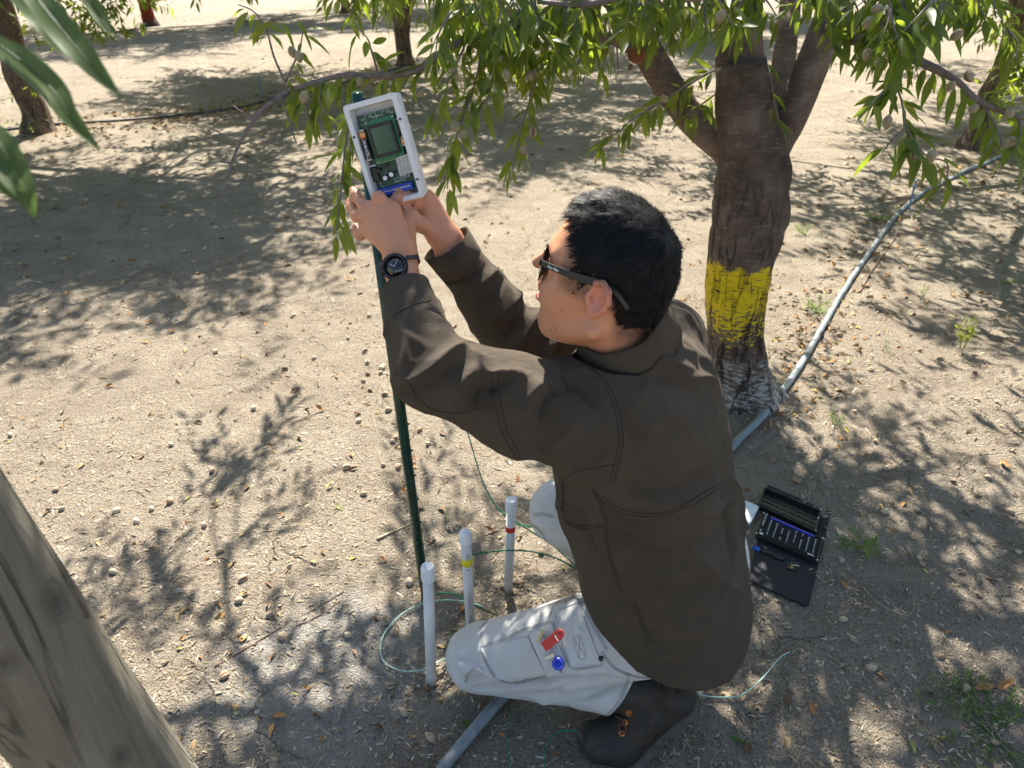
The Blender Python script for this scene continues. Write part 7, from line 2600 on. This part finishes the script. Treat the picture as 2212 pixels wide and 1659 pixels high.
# dry leaves: the larger ones singly, the rest as a mass
DT = [leaf_template(5, 0.75, 0.45, 0.5, 0.17), leaf_template(5, 0.9, -0.35, 0.6, 0.19), leaf_template(5, 0.4, 0.9, 0.6, 0.16), leaf_template(4, 1.2, 0.2, 0.4, 0.15)]
def near_line(rows, n, spread):
    q = A([on_ground(*r) for r in rows])
    q = spline(q, 10)
    i = rl.integers(0, len(q), n)
    p = q[i] + np.stack([rl.normal(0, spread, n), rl.normal(0, spread, n), np.zeros(n)], 1)
    p[:, 2] = gz(p[:, 0], p[:, 1])
    return p
HL1 = [(1660, 900), (1700, 840), (1742, 770), (1782, 700), (1830, 620), (1880, 545), (1925, 480), (1985, 425), (2060, 385), (2140, 350)]
HL2 = [(120, 275), (250, 263), (350, 255), (450, 244), (540, 229), (620, 208), (740, 180), (880, 145)]
big = np.vstack([near_line(HL1[:6], 90, 0.07), in_view(70, 640, 1640, 300, 1150), in_view(55, 640, 1640, 1500, 2200), in_view(15, 700, 1500, 0, 400),
                 near_line([(560, 700), (700, 850), (760, 960), (860, 1000), (900, 930)], 40, 0.09)])
mass = np.vstack([near_line(HL1, 420, 0.16), near_line(HL2, 900, 0.28), in_view(700, 120, 700), in_view(260, 560, 1680), near_line([(200, 78), (330, 66), (600, 46), (760, 30)], 500, 0.5)])
me_dead = []
for k in range(4):
    me = bpy.data.meshes.new('dry_leaf'); set_mesh(me, DT[k][0] - A([0.55, 0, 0]), DT[k][1]); 
    t = NT('dry_leaf_%s' % ('tan', 'rust', 'straw', 'brown')[k])
    c0 = A(((0.44, 0.30, 0.14), (0.42, 0.19, 0.055), (0.48, 0.40, 0.24), (0.19, 0.10, 0.05))[k])
    r = t.n('ShaderNodeObjectInfo').outputs['Random']
    c = t.ramp(r, [(0.0, c0 * 0.8), (1.0, np.minimum(c0 * 1.15, 1))])
    c = t.mix(t.ramp(t.noise(6, 4), [(0.4, 0.0), (0.7, 0.5)]), c, (0.15, 0.08, 0.035))
    t.l(c, t.b.inputs['Base Color']); t.set(Roughness=0.75)
    me.materials.append(t.m); me_dead.append(me)
def where(p):
    u, v, d = (float(q[0]) for q in project(p))
    if v < 560: return 'on the far ground beyond the painted tree' if u > 1100 else 'on the far ground at the left'
    if u > 1640 and v < 900:
        if u < 1760: return 'between the painted trunk and the hose' if v < 760 else 'at the foot of the painted tree by the hose'
        return 'beside the upper stretch of the grey hose' if u < 1920 else 'right of the hose on sunlit soil'
    if u > 1850: return 'at the right edge below the yellow weed' if v < 1150 else ('right of the tool kit' if v < 1350 else 'in the lower right corner')
    if u > 1500: return 'between the hose and the tool kit' if v < 1100 else ('below the tool kit' if v < 1450 else 'behind the boot')
    if v > 1500: return 'below the knee at the bottom edge' if u > 850 else 'beside the timber post'
    if v > 1150: return 'among the white pipes' if u > 870 else ('left of the front pipe' if u > 520 else 'on sunlit soil above the timber post')
    if u > 870: return 'under the reaching arms right of the post'
    if u > 620: return 'close left of the green post' if v > 900 else 'left of the upper green post'
    return 'on the open soil left of the post' if v > 850 else 'on the open soil at the left'
for i, p in enumerate(big):
    L = rl.uniform(0.018, 0.046)
    w = where(p)
    place('dry_leaf', me_dead[i % 4], p + A([0, 0, 0.004]), (rl.normal(0, 0.35), rl.normal(0, 0.3), rl.uniform(0, 6.28)), (L, L * rl.uniform(0.8, 1.3), L), None,
          '%s %s dry leaf %s' % ('small' if L < 0.027 else ('middling' if L < 0.036 else 'large'), ('tan', 'rust coloured', 'straw coloured', 'dark brown')[i % 4], w), 'dry leaf', 'dry leaves %s' % w)
n = len(mass)
a = rl.uniform(0, 6.283, n)
D = np.stack([np.cos(a), np.sin(a), rl.normal(0, 0.15, n)], 1)
far = np.linalg.norm(mass - _C0, axis=1)
v, f = leaves_mesh(mass + A([0, 0, 0.005]), D, rl.uniform(0.02, 0.05, n) * np.clip(far / 4, 0.8, 1.6), rl.normal(0, 0.6, n), DT[0])
tag(obj_qt('dry_leaf_litter', v, f, M_dead), 'fallen dry leaf litter gathered along the tree rows', 'leaf litter', kind='stuff')
# fallen almonds and hulls
def mat_fallen():
    t = NT('fallen_hull')
    r = t.n('ShaderNodeObjectInfo').outputs['Random']
    c = t.ramp(r, [(0.0, (0.30, 0.20, 0.12)), (0.3, (0.38, 0.29, 0.19)), (0.8, (0.50, 0.41, 0.29)), (1.0, (0.54, 0.46, 0.35))])
    c = t.mix(t.ramp(t.noise(90, 4), [(0.45, 0.0), (0.75, 0.4)]), c, (0.25, 0.17, 0.11))
    t.l(c, t.b.inputs['Base Color']); t.set(Roughness=0.9)
    t.bump(t.noise(300, 3), 0.5, 0.002)
    return t.m
M_fallen = mat_fallen()
FALL = []
for k, (sp_, sd_) in enumerate(((0.0, 11), (0.6, 12), (1.0, 13), (0.2, 14))):
    me = almond_mesh(sp_, sd_, 0.030); me.name = 'fallen_almond'
    me.materials[0] = M_fallen
    FALL.append(me)
def zr(z, o, k):
    return [(o[0] + a * k, o[1] + b * k) for a, b in z]
spots = zr([(110, 195), (260, 230), (245, 245), (115, 295), (235, 288), (75, 365), (135, 445), (275, 490), (345, 930), (375, 900), (260, 1150), (400, 1165), (75, 1420), (310, 635), (600, 825), (1035, 30), (1255, 55), (1350, 240), (90, 85), (430, 860), (30, 740), (680, 955)], (768, 740.6), 0.2315)
spots += zr([(430, 145), (980, 400), (1140, 390), (1320, 250), (770, 640), (1165, 660), (1150, 630), (1415, 540), (775, 935), (910, 1170), (1640, 600), (500, 965), (545, 250), (1520, 1540), (1490, 230), (1600, 400), (1380, 1275)], (1481, 932.6), 0.4378)
spots += zr([(1650, 560), (600, 635), (1320, 750), (1130, 655), (1470, 635), (2130, 1040), (70, 415), (1100, 1245), (540, 450), (1980, 790)], (0, 960.1), 0.2232)
spots += zr([(125, 1210), (230, 630), (450, 330), (960, 465), (150, 910), (345, 1500), (200, 1360)], (795.5, 1014.9), 0.38829)
spots += zr([(1330, 910), (1180, 840), (1260, 1160), (1720, 1010), (1110, 1210), (1390, 1020), (1200, 730)], (0, 932.6), 0.4377)
spots += zr([(1330, 820), (780, 1340), (920, 985), (1500, 890), (890, 280), (490, 320), (250, 690), (1880, 440), (650, 690), (1980, 1260)], (1645.8, 548.6), 0.2559)
for _ in range(24):
    spots.append((rl.uniform(450, 1150), rl.uniform(640, 1050)) if rl.random() < 0.6 else (rl.uniform(0, 2200), rl.uniform(480, 1640)))
for i, (u, v_) in enumerate(spots):
    if 900 < u < 1640 and 620 < v_ < 1640 and i > 70: continue
    p = on_ground(u, v_)
    w = where(p)
    kk_ = int(rl.integers(0, 4))
    sz = rl.uniform(0.7, 1.1)
    place('fallen_almond', FALL[kk_], p + A([0, 0, 0.006]), (rl.uniform(0, 6.28), rl.normal(0, 0.3), rl.uniform(0, 6.28)), sz * (1 if v_ > 700 else 1.15), None,
          '%s fallen almond with %s hull %s' % ('small' if sz < 0.9 else 'large', ('closed', 'half split', 'gaping', 'barely split')[kk_], w), 'almond', 'fallen almonds %s' % w)
# sticks
M_stick = plain('dry_stick', (0.20, 0.13, 0.085), 0.85, vary=0.3, nscale=80, bump=0.4)
M_stick_pale = plain('pale_stick', (0.42, 0.33, 0.22), 0.85, vary=0.3, nscale=80, bump=0.4)
for rows, r, m, lab in (([(464, 1440), (530, 1402), (600, 1360), (680, 1315), (742, 1278)], 0.0022, M_stick, 'long thin reddish stick on the soil left of the front pipe'),
                        ([(1856, 633), (1880, 590), (1909, 549), (1940, 505)], 0.0048, M_stick, 'straight brown stick lying beside the grey hose'),
                        ([(815, 1166), (850, 1150), (893, 1131)], 0.0042, M_stick_pale, 'pale flat stick lying behind the green post'),
                        ([(640, 1352), (690, 1330), (735, 1298)], 0.0016, M_stick, 'short thin twig beside the long reddish stick'),
                        ([(1860, 1265), (1900, 1305), (1960, 1330), (1975, 1300), (1960, 1260)], 0.0016, M_stick_pale, 'pale curved root fibre on the shaded soil'),
                        ([(1660, 1540), (1690, 1580), (1700, 1625), (1720, 1600)], 0.0014, M_stick, 'dark tangled rootlet behind the boot')):
    p = spline(A([on_ground(u, v_, r * 0.8) for u, v_ in rows]), 8)
    v, f = tube(p, np.linspace(r, r * 0.5, len(p)) * (1 + 0.15 * rl.random(len(p))), 7)
    o = obj('stick', v, f, m, None, loc=p[0]); tag(o, lab, 'stick', 'sticks on the ground')
# ------------------------------------------------------------------ weeds
M_weed = mat_leaf('weed_green', (0.07, 0.15, 0.04), (0.11, 0.21, 0.05), (0.18, 0.28, 0.06), (0.36, 0.55, 0.07))
M_weed_y = mat_leaf('weed_yellow', (0.16, 0.20, 0.02), (0.24, 0.27, 0.03), (0.32, 0.33, 0.04), (0.55, 0.60, 0.05))
def weed(u, v_, h, n, spread, label, mat=None, leaf=(0.010, 0.020), flat=False):
    b = on_ground(u, v_)
    t = thing('weed', b, label, 'weed', 'weeds on the orchard floor')
    mat = mat or M_weed
    tw = []
    for k in range(n):
        a = rl.uniform(0, 6.283)
        d = A([math.cos(a) * spread, math.sin(a) * spread, 0.12 * h if flat else h * rl.uniform(0.6, 1.0)])
        q = b + A([rl.normal(0, 0.006), rl.normal(0, 0.006), 0])
        m = q + d * 0.5 + A([rl.normal(0, 0.1), rl.normal(0, 0.1), 0.12]) * h * (0.3 if not flat else 0.15)
        p = spline(A([q, m, q + d]), 4)
        v, f = tube(p, np.linspace(0.0012, 0.0006, len(p)), 5)
        obj('stem', v, f, mat, t)
        tw.append((p[2:], None))
    o, d, l = leaf_on_twigs(rl, tw, 0.006, leaf, -0.2)
    v, f = leaves_mesh(o, d, l, rl.normal(0, 0.6, len(o)), LT_LO)
    tag(obj_qt('leaves', v, f, mat, t), kind='stuff')
weed(2078, 758, 0.17, 7, 0.035, 'yellow green upright weed standing alone at the right', M_weed_y, (0.018, 0.032))
weed(1990, 648, 0.10, 3, 0.02, 'thin upright weed between the hose and the yellow weed')
weed(1766, 675, 0.07, 12, 0.07, 'low green weed clump right of the painted trunk beside the hose', None, (0.012, 0.024))
weed(1908, 760, 0.05, 3, 0.02, 'tiny green seedling on the sunlit soil right of the hose')
weed(1805, 922, 0.06, 5, 0.03, 'small leafy weed in the shade below the hose')
weed(2160, 612, 0.04, 6, 0.06, 'low weed near the right edge of the picture')
weed(1850, 1182, 0.05, 8, 0.05, 'grassy weed clump right of the tool kit', None, (0.016, 0.032))
weed(2140, 1585, 0.06, 22, 0.16, 'sprawling green weed in the lower right corner', None, (0.010, 0.020), True)
weed(1740, 510, 0.06, 10, 0.08, 'sparse weed patch behind the painted trunk')
weed(1893, 478, 0.08, 12, 0.09, 'dark weed tuft where the hose passes the sprinkler stake')
weed(655, 305 - 0, 0.05, 4, 0.04, 'tiny weed on the sunlit alley at the left')
gl = on_ground(1592, 1600)
for (u, v_, L, lab) in ((1592, 1600, 0.045, 'single fallen green leaf near the boot heel'), (1010, 1570, 0.05, 'dark green fallen leaf beside the hose below the knee'), (652, 970, 0.03, 'yellow green fallen leaf left of the post'), (405, 1078, 0.03, 'lime green leaf scrap on the sunlit soil'), (730, 1098, 0.035, 'yellowish leaf curled on the soil left of the post')):
    me = bpy.data.meshes.new('fallen_leaf'); set_mesh(me, LT_HI[1][0] - A([0.55, 0, 0]), LT_HI[1][1]); me.materials.append(M_weed_y if 'y' in lab[:4] or 'lime' in lab else M_weed)
    place('fallen_leaf', me, on_ground(u, v_, 0.006), (0.2, -0.1, rl.uniform(0, 6)), L, None, lab, 'leaf', 'fallen green leaves')
